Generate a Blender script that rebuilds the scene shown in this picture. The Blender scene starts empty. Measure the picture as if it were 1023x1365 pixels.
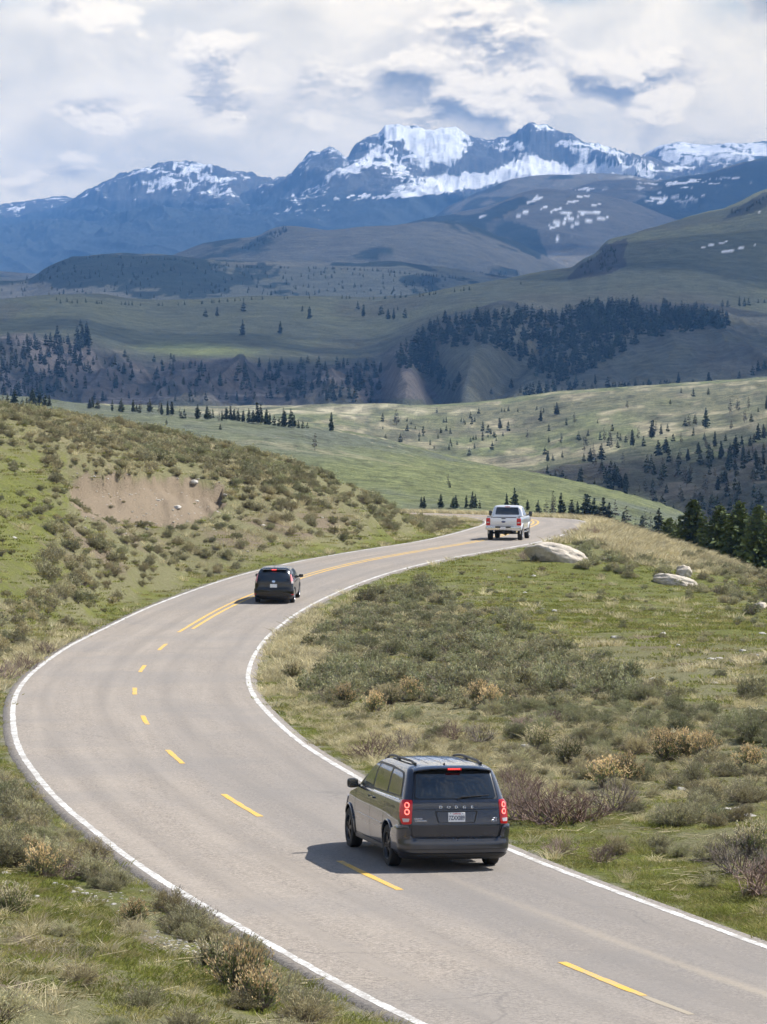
import bpy, bmesh, math, random
import numpy as np
from mathutils import Vector, Matrix

SC = bpy.context.scene
COL = SC.collection
R = math.radians
rng = np.random.default_rng(7)
random.seed(7)

# ------------------------------------------------------------------ camera
CAMH = 7.2
F = 5000.0
CX, CY, YH = 511.5, 682.5, 592.0
PH = math.atan((CY - YH) / F)
cph, sph = math.cos(PH), math.sin(PH)

def unproj(px, py, Y):
    """world point at depth Y on the sight line through photo pixel px, py"""
    px, py, Y = np.asarray(px, float), np.asarray(py, float), np.asarray(Y, float)
    a, b = (px - CX), (CY - py)
    dy = F * cph + b * sph
    dz = -F * sph + b * cph
    return a / dy * Y, Y, CAMH + dz / dy * Y

def proj(X, Y, Z):
    Z = Z - CAMH
    d = Y * cph - Z * sph
    u = Y * sph + Z * cph
    return CX + F * X / d, CY - F * u / d

cam = bpy.data.cameras.new('camera')
camo = bpy.data.objects.new('camera', cam)
COL.objects.link(camo)
camo.location = (0, 0, CAMH)
camo.rotation_euler = (math.pi / 2 - PH, 0, 0)
cam.sensor_fit = 'HORIZONTAL'
cam.sensor_width = 36.0
cam.lens = 36.0 * F / 1023.0
cam.clip_start = 0.5
cam.clip_end = 120000
SC.camera = camo

# ------------------------------------------------------------------ noise
def _hash(ix, iy, seed):
    h = (ix.astype(np.int64) * 374761393 + iy.astype(np.int64) * 668265263 + seed * 1442695041) & 0xffffffff
    h = ((h ^ (h >> 13)) * 1274126177) & 0xffffffff
    h = h ^ (h >> 16)
    return (h & 0xffff) / 65535.0

def vnoise(x, y, seed=0):
    x = np.asarray(x, float); y = np.asarray(y, float)
    ix, iy = np.floor(x), np.floor(y)
    fx, fy = x - ix, y - iy
    fx = fx * fx * fx * (fx * (fx * 6 - 15) + 10); fy = fy * fy * fy * (fy * (fy * 6 - 15) + 10)
    a, b = _hash(ix, iy, seed), _hash(ix + 1, iy, seed)
    c, d = _hash(ix, iy + 1, seed), _hash(ix + 1, iy + 1, seed)
    return (a + (b - a) * fx) * (1 - fy) + (c + (d - c) * fx) * fy

def fbm(x, y, octv=4, seed=0, gain=.5):
    """about -1..1"""
    s, a, n = 0.0, 1.0, 0.0
    x = np.asarray(x, float); y = np.asarray(y, float)
    for k in range(octv):
        s = s + a * (vnoise(x, y, seed + k) * 2 - 1); n += a
        x, y = x * 1.93 + y * .35 + 17.3, y * 1.93 - x * .35 - 9.1
        a *= gain
    return s / n * 1.5

def ridged(x, y, octv=5, seed=0, gain=.5):
    s, a, n = 0.0, 1.0, 0.0
    x = np.asarray(x, float); y = np.asarray(y, float)
    for k in range(octv):
        s = s + a * (1 - np.abs(vnoise(x, y, seed + k) * 2 - 1)) ** 2; n += a
        x, y = x * 1.93 + y * .35 + 17.3, y * 1.93 - x * .35 - 9.1
        a *= gain
    return s / n

def sstep(a, b, x):
    t = np.clip((x - a) / (b - a), 0, 1)
    return t * t * (3 - 2 * t)

def inpoly(px, py, poly):
    px = np.asarray(px); py = np.asarray(py)
    r = np.zeros(px.shape, bool)
    n = len(poly)
    for i in range(n):
        x0, y0 = poly[i]; x1, y1 = poly[(i + 1) % n]
        if y0 == y1: continue
        c = ((y0 > py) != (y1 > py)) & (px < (x1 - x0) * (py - y0) / (y1 - y0) + x0)
        r ^= c
    return r

def blob(px, py, cx, cy, rx, ry, ang=0.0):
    c, s = math.cos(R(ang)), math.sin(R(ang))
    dx, dy = px - cx, py - cy
    u, v = (dx * c + dy * s) / rx, (-dx * s + dy * c) / ry
    return np.clip(1.6 - 1.1 * np.sqrt(u * u + v * v), 0, 1)

def ramp(pts, x):
    return np.interp(x, [p[0] for p in pts], [p[1] for p in pts])

# ------------------------------------------------------------------ object helpers
def link(name, me, mat=None, parent=None):
    o = bpy.data.objects.new(name, me)
    COL.objects.link(o)
    if mat is not None and me is not None:
        for m in (mat if isinstance(mat, (list, tuple)) else [mat]):
            me.materials.append(m)
    if parent is not None: o.parent = parent
    return o

def tag(o, label=None, cat=None, group=None, kind=None):
    if label: o['label'] = label
    if cat: o['category'] = cat
    if group: o['group'] = group
    if kind: o['kind'] = kind
    return o

def empty(name, loc=(0, 0, 0), rz=0):
    o = bpy.data.objects.new(name, None); COL.objects.link(o)
    o.location = loc; o.rotation_euler = (0, 0, rz); o.empty_display_size = .1
    return o

def npmesh(name, co, faces, smooth=True, attrs=None, mats=None):
    """co (n,3), faces (m,4) or (m,3) int arrays"""
    me = bpy.data.meshes.new(name)
    co = np.ascontiguousarray(co, dtype=np.float32)
    faces = np.ascontiguousarray(faces, dtype=np.int32)
    k = faces.shape[1]
    me.vertices.add(len(co)); me.vertices.foreach_set('co', co.ravel())
    me.loops.add(faces.size); me.loops.foreach_set('vertex_index', faces.ravel())
    me.polygons.add(len(faces))
    me.polygons.foreach_set('loop_start', np.arange(0, faces.size, k, dtype=np.int32))
    if mats is not None: me.polygons.foreach_set('material_index', np.ascontiguousarray(mats, dtype=np.int32))
    me.update(calc_edges=True)
    me.polygons.foreach_set('use_smooth', np.full(len(faces), smooth, dtype=bool))
    for nm, arr in (attrs or {}).items():
        arr = np.asarray(arr, dtype=np.float32)
        if arr.ndim == 2:
            if arr.shape[1] == 3: arr = np.concatenate([arr, np.ones((len(arr), 1), np.float32)], 1)
            at = me.attributes.new(nm, 'FLOAT_COLOR', 'POINT'); at.data.foreach_set('color', np.ascontiguousarray(arr).ravel())
        else:
            at = me.attributes.new(nm, 'FLOAT', 'POINT'); at.data.foreach_set('value', np.ascontiguousarray(arr))
    me.validate()
    return me

def grid_faces(nr, nc):
    i = np.arange(nr * nc).reshape(nr, nc)
    return np.stack([i[:-1, :-1], i[:-1, 1:], i[1:, 1:], i[1:, :-1]], -1).reshape(-1, 4)

# ------------------------------------------------------------------ node helper
class NT:
    def __init__(s, name, kind='mat'):
        if kind == 'mat':
            s.m = bpy.data.materials.new(name); s.m.use_nodes = True; s.t = s.m.node_tree
            s.t.nodes.clear()
            s.out = s.t.nodes.new('ShaderNodeOutputMaterial')
        else:
            s.t = kind; s.t.nodes.clear(); s.m = None
    def n(s, typ, ins=None, **kw):
        nd = s.t.nodes.new(typ)
        for k, v in kw.items(): setattr(nd, k, v)
        for k, v in (ins or {}).items():
            sk = nd.inputs[k]
            if isinstance(v, bpy.types.NodeSocket): s.t.links.new(v, sk)
            else:
                if isinstance(v, (tuple, list)) and len(v) == 3 and sk.type == 'RGBA': v = (*v, 1)
                sk.default_value = v
        return nd
    def math(s, op, a, b=0.0, c=None, clamp=False):
        nd = s.n('ShaderNodeMath', operation=op, use_clamp=clamp)
        for i, v in enumerate((a, b, c)):
            if v is None: continue
            if isinstance(v, bpy.types.NodeSocket): s.t.links.new(v, nd.inputs[i])
            else: nd.inputs[i].default_value = v
        return nd.outputs[0]
    def mix(s, f, a, b, mode='MIX'):
        nd = s.n('ShaderNodeMix', data_type='RGBA', blend_type=mode, clamp_factor=True)
        for k, v in ((0, f), (6, a), (7, b)):
            if isinstance(v, bpy.types.NodeSocket): s.t.links.new(v, nd.inputs[k])
            else: nd.inputs[k].default_value = (*v, 1) if isinstance(v, (tuple, list)) and len(v) == 3 else v
        return nd.outputs[2]
    def noise(s, scale, detail=4, rough=.55, vec=None, dist=0.0, dim='3D'):
        nd = s.n('ShaderNodeTexNoise', {'Scale': scale, 'Detail': detail, 'Roughness': rough, 'Distortion': dist}, noise_dimensions=dim)
        if vec is not None: s.t.links.new(vec, nd.inputs['Vector'])
        return nd.outputs[0]
    def maprange(s, v, a, b, c=0.0, d=1.0, smooth=False):
        nd = s.n('ShaderNodeMapRange', {0: v, 1: a, 2: b, 3: c, 4: d}, interpolation_type='SMOOTHSTEP' if smooth else 'LINEAR')
        return nd.outputs[0]
    def pos(s): return s.n('ShaderNodeNewGeometry').outputs['Position']
    def objco(s): return s.n('ShaderNodeTexCoord').outputs['Object']
    def attr(s, nm, out='Color'): return s.n('ShaderNodeAttribute', attribute_name=nm).outputs[out]
    def bump(s, h, strength=.5, dist=.02):
        return s.n('ShaderNodeBump', {'Height': h, 'Strength': strength, 'Distance': dist}).outputs[0]
    def bsdf(s, col, rough=.6, metal=0.0, normal=None, **kw):
        ins = {'Base Color': col, 'Roughness': rough, 'Metallic': metal}
        if normal is not None: ins['Normal'] = normal
        ins.update(kw)
        nd = s.n('ShaderNodeBsdfPrincipled', ins)
        s.t.links.new(nd.outputs[0], s.out.inputs[0])
        return nd

def simple(name, col, rough=.5, metal=0.0, spec=.5, coat=0.0, emit=None, estr=0.0, noise=0.0, nscale=30, **kw):
    t = NT(name)
    c = col
    if noise:
        n = t.noise(nscale, 4, .6, t.objco())
        c = t.mix(t.maprange(n, .3, .7), tuple(x * (1 - noise) for x in col), tuple(min(1, x * (1 + noise)) for x in col))
    ins = {'Specular IOR Level': spec, 'Coat Weight': coat, 'Coat Roughness': .05}
    if emit is not None: ins['Emission Color'] = (*emit, 1); ins['Emission Strength'] = estr
    ins.update(kw)
    t.bsdf(c if not isinstance(c, tuple) else (*c, 1), rough, metal, None, **ins)
    return t.m

# ------------------------------------------------------------------ road centreline
def plane_pt(px, py):
    Y = CAMH * 1.0
    a, b = (px - CX), (CY - py)
    dy = F * cph + b * sph; dz = -F * sph + b * cph
    Y = -CAMH / (dz / dy)
    return (a / dy * Y, Y, 0.0)

_near = [(905, 1348), (748, 1283), (596, 1215), (450, 1148), (370, 1102), (296, 1059), (255, 1027), (222, 1000), (203, 977), (190, 954), (181, 935), (179, 917), (183, 902), (192, 888), (205, 873), (222, 858)]
_far = [(250, 839, 147.5), (315, 803, 165), (405, 768, 178), (470, 751, 185.5), (520, 741, 190.5), (580, 731, 197), (639, 721, 212), (675, 712, 226), (700, 704, 240),
        (714, 698, 252), (712, 693.5, 263), (690, 690.5, 272), (648, 688.5, 280), (615, 687, 286), (560, 685, 296), (480, 683, 312), (380, 684, 335)]
cl = [(28, -20, 0), (23, -6, 0), (18, 8, 0), (13.5, 20, 0), (9.6, 31, 0), (6.1, 41, 0)]
cl += [plane_pt(*p) for p in _near]
cl += [tuple(float(v) for v in unproj(*p)) for p in _far]
cl = np.array(cl)

def resample(P, step):
    d = np.r_[0, np.cumsum(np.linalg.norm(np.diff(P[:, :2], axis=0), axis=1))]
    n = len(P)
    m = np.zeros_like(P)
    m[1:-1] = (P[2:] - P[:-2]) / (d[2:] - d[:-2])[:, None]
    m[0] = (P[1] - P[0]) / (d[1] - d[0]); m[-1] = (P[-1] - P[-2]) / (d[-1] - d[-2])
    s = np.arange(0, d[-1], step)
    k = np.clip(np.searchsorted(d, s, side='right') - 1, 0, n - 2)
    h = (d[k + 1] - d[k])[:, None]; t = ((s - d[k])[:, None] / h)
    return ((2 * t**3 - 3 * t**2 + 1) * P[k] + (t**3 - 2 * t**2 + t) * h * m[k] + (-2 * t**3 + 3 * t**2) * P[k + 1] + (t**3 - t**2) * h * m[k + 1])

def smooth(P, n):
    for _ in range(n):
        Q = P.copy(); Q[1:-1] = (P[:-2] + P[1:-1] * 2 + P[2:]) / 4; P = Q
    return P
C0 = smooth(resample(cl, .5), 60)
C0 = resample(C0, .5)
RS = np.r_[0, np.cumsum(np.linalg.norm(np.diff(C0[:, :2], axis=0), axis=1))]
T0 = np.gradient(C0[:, :2], axis=0); T0 /= np.linalg.norm(T0, axis=1)[:, None]
N0 = np.stack([T0[:, 1], -T0[:, 0]], 1)          # points to the right of travel
HALF = 3.42                                       # centre to edge line

def road_query(X, Y, chunk=20000):
    """signed lateral distance (right positive), arclength, road height"""
    X = np.asarray(X, float).ravel(); Y = np.asarray(Y, float).ravel()
    D = np.empty(len(X)); S = np.empty(len(X)); Zr = np.empty(len(X))
    cx, cy = C0[:, 0].astype(np.float32), C0[:, 1].astype(np.float32)
    for i in range(0, len(X), chunk):
        x = X[i:i + chunk, None].astype(np.float32); y = Y[i:i + chunk, None].astype(np.float32)
        k = np.argmin((x - cx) ** 2 + (y - cy) ** 2, axis=1)
        dx, dy = X[i:i + chunk] - C0[k, 0], Y[i:i + chunk] - C0[k, 1]
        lat = dx * N0[k, 0] + dy * N0[k, 1]
        lon = dx * T0[k, 0] + dy * T0[k, 1]
        dist = np.hypot(dx, dy)
        D[i:i + chunk] = np.sign(lat + 1e-9) * np.maximum(np.abs(lat), np.where(np.abs(lon) > .6, dist, 0))
        S[i:i + chunk] = RS[k] + lon
        Zr[i:i + chunk] = np.interp(S[i:i + chunk], RS, C0[:, 2])
    return D, S, Zr

# ------------------------------------------------------------------ near terrain
ctrl_img = [
 (-250, 900, 112), (-250, 545, 172), (-120, 870, 118), (-120, 700, 150), (-120, 548, 185),
 (0, 885, 122), (0, 790, 142), (0, 700, 160), (0, 620, 177), (0, 553, 200),
 (100, 790, 155), (100, 720, 168), (100, 684, 173), (100, 642, 177), (100, 600, 188), (100, 569, 203),
 (200, 745, 181), (200, 704, 187), (200, 642, 191.5), (200, 610, 200), (200, 581, 210),
 (300, 722, 188), (300, 684, 195), (300, 640, 201), (300, 604, 213),
 (400, 704, 194), (400, 664, 204), (400, 632, 216),
 (500, 703, 201), (500, 677, 210), (500, 656, 222),
 (560, 703, 207), (560, 669, 226), (600, 684, 226), (620, 697, 223),
 # right side
 (780, 690, 262), (780, 712, 232), (850, 722, 235), (850, 750, 205), (900, 749, 213), (960, 766, 197), (1023, 778, 187), (1150, 798, 170), (1350, 820, 150),
 (740, 752, 203), (905, 785, 184), (800, 800, 172), (950, 830, 150), (700, 880, 125), (560, 880, 124), (900, 900, 118), (1100, 900, 116), (1300, 950, 98),
 (420, 900, 117), (450, 960, 98), (700, 1000, 88), (900, 1000, 88.5), (1100, 1010, 86), (1300, 1080, 72), (800, 1100, 71), (1000, 1130, 66.5), (1200, 1200, 58), (1400, 1300, 48),
 # near bank, left
 (0, 1365, 36), (300, 1365, 40), (150, 1250, 46), (0, 1200, 52), (0, 1100, 66), (450, 1365, 43), (-150, 1100, 66), (-250, 1250, 44), (-150, 1000, 86)]
ctrl_w = [(0, 20, 3.2), (-10, 20, 3.9), (6, 20, 1.4), (0, 0, 5.5), (-14, 0, 6.2), (9, 0, 3.0), (0, -20, 6.5), (-20, -20, 7), (15, -20, 3), (-3, 30, 2.2), (-14, 34, 3.0), (3, 30, 1.1),
          (35, 0, 0), (40, 30, .3), (45, -20, .5), (-30, 60, 2.6), (-34, 100, 1.5), (-50, 140, 4), (-60, 180, 11), (-30, 20, 6),
          (40, 90, .5), (55, 140, .5), (60, 200, -4),
          (5, 245, 1.6), (3, 262, 1.9), (-2, 250, 2.6), (-6, 262, 2.8), (-14, 255, 5.0), (-24, 250, 6.0), (-50, 240, 7),
          (16, 262, 1.2), (20, 245, -.8), (26, 250, -4.5), (40, 250, -6), (60, 260, -9), (24, 232, -2.4),
          (6, 303, 1.5), (0, 320, 1.0), (-10, 300, 1.0), (13, 290, 1.2), (20, 290, -2), (0, 345, -6), (20, 330, -8), (40, 300, -9), (-30, 300, -1), (-30, 345, -9), (-70, 300, 0), (-80, 345, -9), (70, 345, -14), (90, 345, -16), (40, 345, -12)]
_p = [tuple(float(v) for v in unproj(*c)) for c in ctrl_img] + ctrl_w
_roadc = []
for i in range(0, len(C0), 14):
    for sgn, off in ((-1, 4.6), (1, 4.6)):
        q = C0[i, :2] + N0[i] * sgn * off
        _roadc.append((q[0], q[1], C0[i, 2] - .12))
_rc = np.array(_roadc)
_pc = np.array(_p)
# drop control points that fall on the road, and edge points that are nearer to another road leg
dq, _, _ = road_query(_pc[:, 0], _pc[:, 1]); _pc = _pc[np.abs(dq) > 5.2]
dq, _, _ = road_query(_rc[:, 0], _rc[:, 1]); _rc = _rc[np.abs(dq) > 4.2]
CP = np.vstack([_pc, _rc])
def _U(r2): return np.where(r2 > 1e-9, .5 * r2 * np.log(np.maximum(r2, 1e-9)), 0)
def _tps_fit(P, lam=.6):
    n = len(P); s = 100.0
    x = P[:, :2] / s
    K = _U(((x[:, None] - x[None]) ** 2).sum(-1)) + lam * 1e-3 * np.eye(n)
    Q = np.c_[np.ones(n), x]
    A = np.block([[K, Q], [Q.T, np.zeros((3, 3))]])
    return np.linalg.solve(A, np.r_[P[:, 2], 0, 0, 0]), x, s
TW, TX, TSC = _tps_fit(CP)
def tps(X, Y, chunk=20000):
    out = np.empty(len(X))
    for i in range(0, len(X), chunk):
        q = np.stack([X[i:i + chunk], Y[i:i + chunk]], 1) / TSC
        r2 = ((q[:, None, :] - TX[None]) ** 2).sum(-1)
        out[i:i + chunk] = _U(r2) @ TW[:-3] + TW[-3] + q @ TW[-2:]
    return out

BANK = [(88, 640), (130, 636), (200, 634), (262, 640), (296, 650), (300, 672), (270, 690), (238, 706), (190, 700), (150, 694), (118, 690), (95, 672)]

def terrain(X, Y, full=False):
    X = np.asarray(X, float).ravel(); Y = np.asarray(Y, float).ravel()
    z = tps(X, Y)
    D, S, Zr = road_query(X, Y)
    a = np.abs(D)
    rough = sstep(4.6, 8, a)
    z = z + rough * (.16 * fbm(X / 5, Y / 5, 4, 3) + .045 * fbm(X / .9, Y / .9, 3, 11))
    # gully texture of the cut bank
    px, py = proj(X, Y, z)
    w = sstep(0, 1, blob(px, py, 195, 668, 130, 42, 3)) * (D < 0) * (Y > 150)
    z = z + w * (.5 * (ridged(X / 1.3 + Y * .12, Y / 9, 4, 21) - .5))
    w2 = blob(px, py, 215, 1240, 60, 26, 25) * (D < 0) * (Y < 70)
    z = z + .18 * w2 * (1 + .6 * fbm(X / .5, Y / .5, 3, 5))
    k = sstep(3.75, 6.0, a)
    z = (Zr - .085) * (1 - k) + z * k
    z = np.where(a < 3.6, Zr - .16, z)
    # scooped out bare bank with a sharp upper lip
    wb = inpoly(px + 7 * fbm(X / 1.5, Y / 1.5, 3, 7), py + 3 * fbm(X / 1.1, Y / 1.1, 3, 9), BANK) & (D < 0) & (Y > 150)
    lip = sstep(690, 640, py)
    z = z - wb * (.18 + .5 * lip)
    if full: return z, D, S
    return z

def make_ground():
    nr, nc = 760, 460
    ys = -22 + (np.geomspace(30, 372, nr) - 30) * (367 / 342.)
    ys = np.r_[np.linspace(-22, 24, 60)[:-1], np.geomspace(24, 346, nr)]
    nr = len(ys)
    u = np.linspace(-1, 1, nc); u = u * (.38 + .62 * u * u)
    W = 16 + .2 * (ys + 22)
    X = (u[None, :] * W[:, None]); Y = np.repeat(ys[:, None], nc, 1)
    x, y = X.ravel(), Y.ravel()
    z, D, S = terrain(x, y, True)
    px, py = proj(x, np.maximum(y, 5), z)
    a = np.abs(D)
    left = D < 0
    n1 = fbm(x / 3.2, y / 3.2, 4, 31); n2 = fbm(x / 12, y / 12, 3, 41); n3 = fbm(x / .7, y / .7, 3, 51)
    # dirt (bare soil), dry (straw), lush (fresh green), sage litter (grey)
    dirt = sstep(.1, .9, .30 + .55 * n1 + .3 * n3)*.55
    jx, jy = px + 9 * n3 + 5 * n1, py + 5 * n1
    bank = inpoly(jx, jy, BANK) & left & (y > 150)
    dirt = np.maximum(dirt, bank * 1.0)
    dirt = np.maximum(dirt, left * (y > 150) * blob(px, py, 370, 705, 120, 26, -6) * (.45 + .5 * n1))
    dirt = np.maximum(dirt, left * (y > 140) * blob(px, py, 130, 730, 80, 60, -6) * (.5 + .5 * n1))
    dirt = np.maximum(dirt, left * (y < 70) * blob(jx, jy, 215, 1245, 52, 26, 25))
    dirt = np.maximum(dirt, left * (y < 70) * blob(jx, jy, 130, 1190, 80, 20, 22) * .8)
    dirt = np.maximum(dirt, (~left) * blob(px, py, 700, 892, 40, 10, 5))
    dirt = np.maximum(dirt, (~left) * blob(px, py, 930, 870, 130, 30, 5) * (.5 + .6 * n1))
    dirt = np.maximum(dirt, (~left) * blob(px, py, 900, 1065, 90, 16, 12) * (.5 + .6 * n1))
    dirt = np.maximum(dirt, (~left) * (y < 90) * blob(px, py, 860, 1180, 120, 34, 18) * (.45 + .6 * n1))
    dry = np.clip(.30 + .5 * n2 + .3 * n1, 0, 1)
    dry = dry * (1 - .75 * (~left) * (y > 120) * (y < 240) * blob(px, py, 860, 800, 330, 70, 4))
    dry = np.maximum(dry, (~left) * blob(px, py, 375, 890, 70, 90, 20))
    dry = np.maximum(dry, (~left) * blob(px, py, 500, 985, 130, 40, 12) * .9)
    dry = np.maximum(dry, (~left) * (px > 730) * (y > 190) * blob(px, py, 820, 704, 110, 24, 24) * 1.6)
    dry = np.maximum(dry, (y > 270) * .95)
    dry = np.maximum(dry, left * (y < 150) * (y > 90) * blob(px, py, 60, 880, 120, 22, -25))
    lush = np.clip(.38 - .55 * n2 + .35 * n1, 0, 1) * .8
    lush = np.maximum(lush, (~left) * (y > 120) * (y < 260) * blob(px, py, 860, 800, 330, 70, 4) * (.75 + .3 * n1))
    lush = np.maximum(lush, left * (y > 125) * blob(px, py, 25, 690, 60, 120, 0) * .62)
    lush = lush * np.where(left & (y > 120) & (px > 90), .55, 1)
    lush = np.maximum(lush, left * (y < 110) * blob(px, py, 20, 1010, 50, 90, 0))
    lush = np.maximum(lush, left * (y < 52) * (.42 + .75 * n1))
    dirt = np.maximum(dirt, left * (y < 60) * (y > 30) * np.clip(.22 + .7 * fbm(x / 1.3, y / 1.3, 3, 57), 0, .7))
    lush = np.maximum(lush, (~left) * (y < 75) * (1 - sstep(4.6, 8.5, a)) * (.75 + .4 * n1))
    verge = (1 - sstep(4.4, 6.2, a)) * (a > 3.5)
    lush = np.maximum(lush, verge * (.75 + .35 * n1) * np.where(left, .85, 1.1))
    dirt = dirt * (1 - .85 * verge)
    dry = dry * (1 - .5 * verge)
    grav = (1 - sstep(3.6, 4.0, a + .3 * n3)) * .8
    cols = np.stack([np.clip(dirt, 0, 1), np.clip(dry, 0, 1), np.clip(lush, 0, 1), np.ones_like(dirt)], 1)
    me = npmesh('ground', np.stack([x, y, z], 1), grid_faces(nr, nc), True, {'zone': cols, 'gravel': grav, 'bank': bank * sstep(-.75, .1, n3 + .6 * n1 + 1.4 * sstep(0.05, .5, blob(px, py, 195, 668, 130, 42, 3)))})
    t = NT('meadow_soil')
    z_ = t.attr('zone'); sep = t.n('ShaderNodeSeparateColor', {0: z_})
    P = t.pos()
    nA = t.noise(1.6, 6, .65, P); nB = t.noise(9, 5, .7, P); nC = t.noise(.35, 4, .6, P); nD = t.noise(38, 3, .7, P)
    base = t.mix(t.maprange(nB, .35, .68), (.130, .126, .058), (.245, .230, .125))
    lushc = t.mix(t.maprange(nA, .35, .65), (.092, .112, .022), (.175, .185, .048))
    lushc = t.mix(t.maprange(nB, .5, .75), lushc, (.15, .125, .07))
    dryc = t.mix(t.maprange(nB, .35, .7), (.17, .14, .078), (.34, .29, .175))
    dirtc = t.mix(t.maprange(nD, .35, .7), (.145, .115, .076), (.26, .212, .15))
    bankc = t.mix(t.maprange(nD, .3, .7), (.165, .128, .088), (.33, .265, .19))
    f1 = t.maprange(t.math('ADD', sep.outputs[2], t.math('MULTIPLY', t.math('SUBTRACT', nA, .5), 1.3)), .35, .65, 0, 1)
    c = t.mix(f1, base, lushc)
    f2 = t.maprange(t.math('ADD', sep.outputs[1], t.math('MULTIPLY', t.math('SUBTRACT', nB, .5), 1.4)), .5, .85, 0, .9)
    c = t.mix(f2, c, dryc)
    f3 = t.maprange(t.math('ADD', sep.outputs[0], t.math('MULTIPLY', t.math('SUBTRACT', nB, .5), 1.2)), .42, .7, 0, 1)
    c = t.mix(f3, c, dirtc)
    c = t.mix(t.attr('bank', 'Fac'), c, bankc)
    gr = t.mix(t.maprange(nD, .35, .65), (.14, .125, .105), (.36, .33, .29))
    c = t.mix(t.math('MULTIPLY', t.attr('gravel', 'Fac'), t.maprange(nA, .3, .6, .55, 1)), c, gr)
    h = t.math('ADD', t.math('MULTIPLY', nB, .12), t.math('ADD', t.math('MULTIPLY', nD, .05), t.math('MULTIPLY', nA, .1)))
    t.bsdf(c, .95, 0, t.bump(h, 1.0, .9), **{'Specular IOR Level': .15})
    o = link('ground', me, t.m); tag(o, kind='structure')
    return o
make_ground()

# ------------------------------------------------------------------ road and its paint
def ribbon(name, s0, s1, offs, lift, mat, step=.5, jit=0.0, zs=None):
    """a strip between arclengths with the lateral offsets offs"""
    s = np.arange(s0, s1 + step * .5, step)
    if len(s) < 2: s = np.array([s0, s1])
    s[-1] = s1
    c = np.stack([np.interp(s, RS, C0[:, i]) for i in range(3)], 1)
    nx = np.stack([np.interp(s, RS, N0[:, i]) for i in range(2)], 1)
    rows = []
    offs = np.asarray(offs, float)
    lift = np.broadcast_to(np.asarray(lift, float), offs.shape)
    co, uv = [], []
    for j, of in enumerate(offs):
        w = of + (jit * fbm(s / .35, np.full_like(s, of * 37), 2, 5) if jit else 0)
        co.append(np.stack([c[:, 0] + nx[:, 0] * w, c[:, 1] + nx[:, 1] * w, c[:, 2] + lift[j] + crown(of)], 1))
        uv.append(np.stack([np.full_like(s, of), s], 1))
    co = np.stack(co, 1); uv = np.stack(uv, 1)
    nr, nc = co.shape[:2]
    f = grid_faces(nr, nc)[:, ::-1]
    f = grid_faces(nr, nc)
    me = npmesh(name, co.reshape(-1, 3), f, True, {'lat': uv[..., 0].ravel(), 'arc': uv[..., 1].ravel()})
    # paint and tarmac face up
    if me.polygons[0].normal.z < 0: me.flip_normals()
    return me
def crown(o): return -.012 * abs(o)

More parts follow.
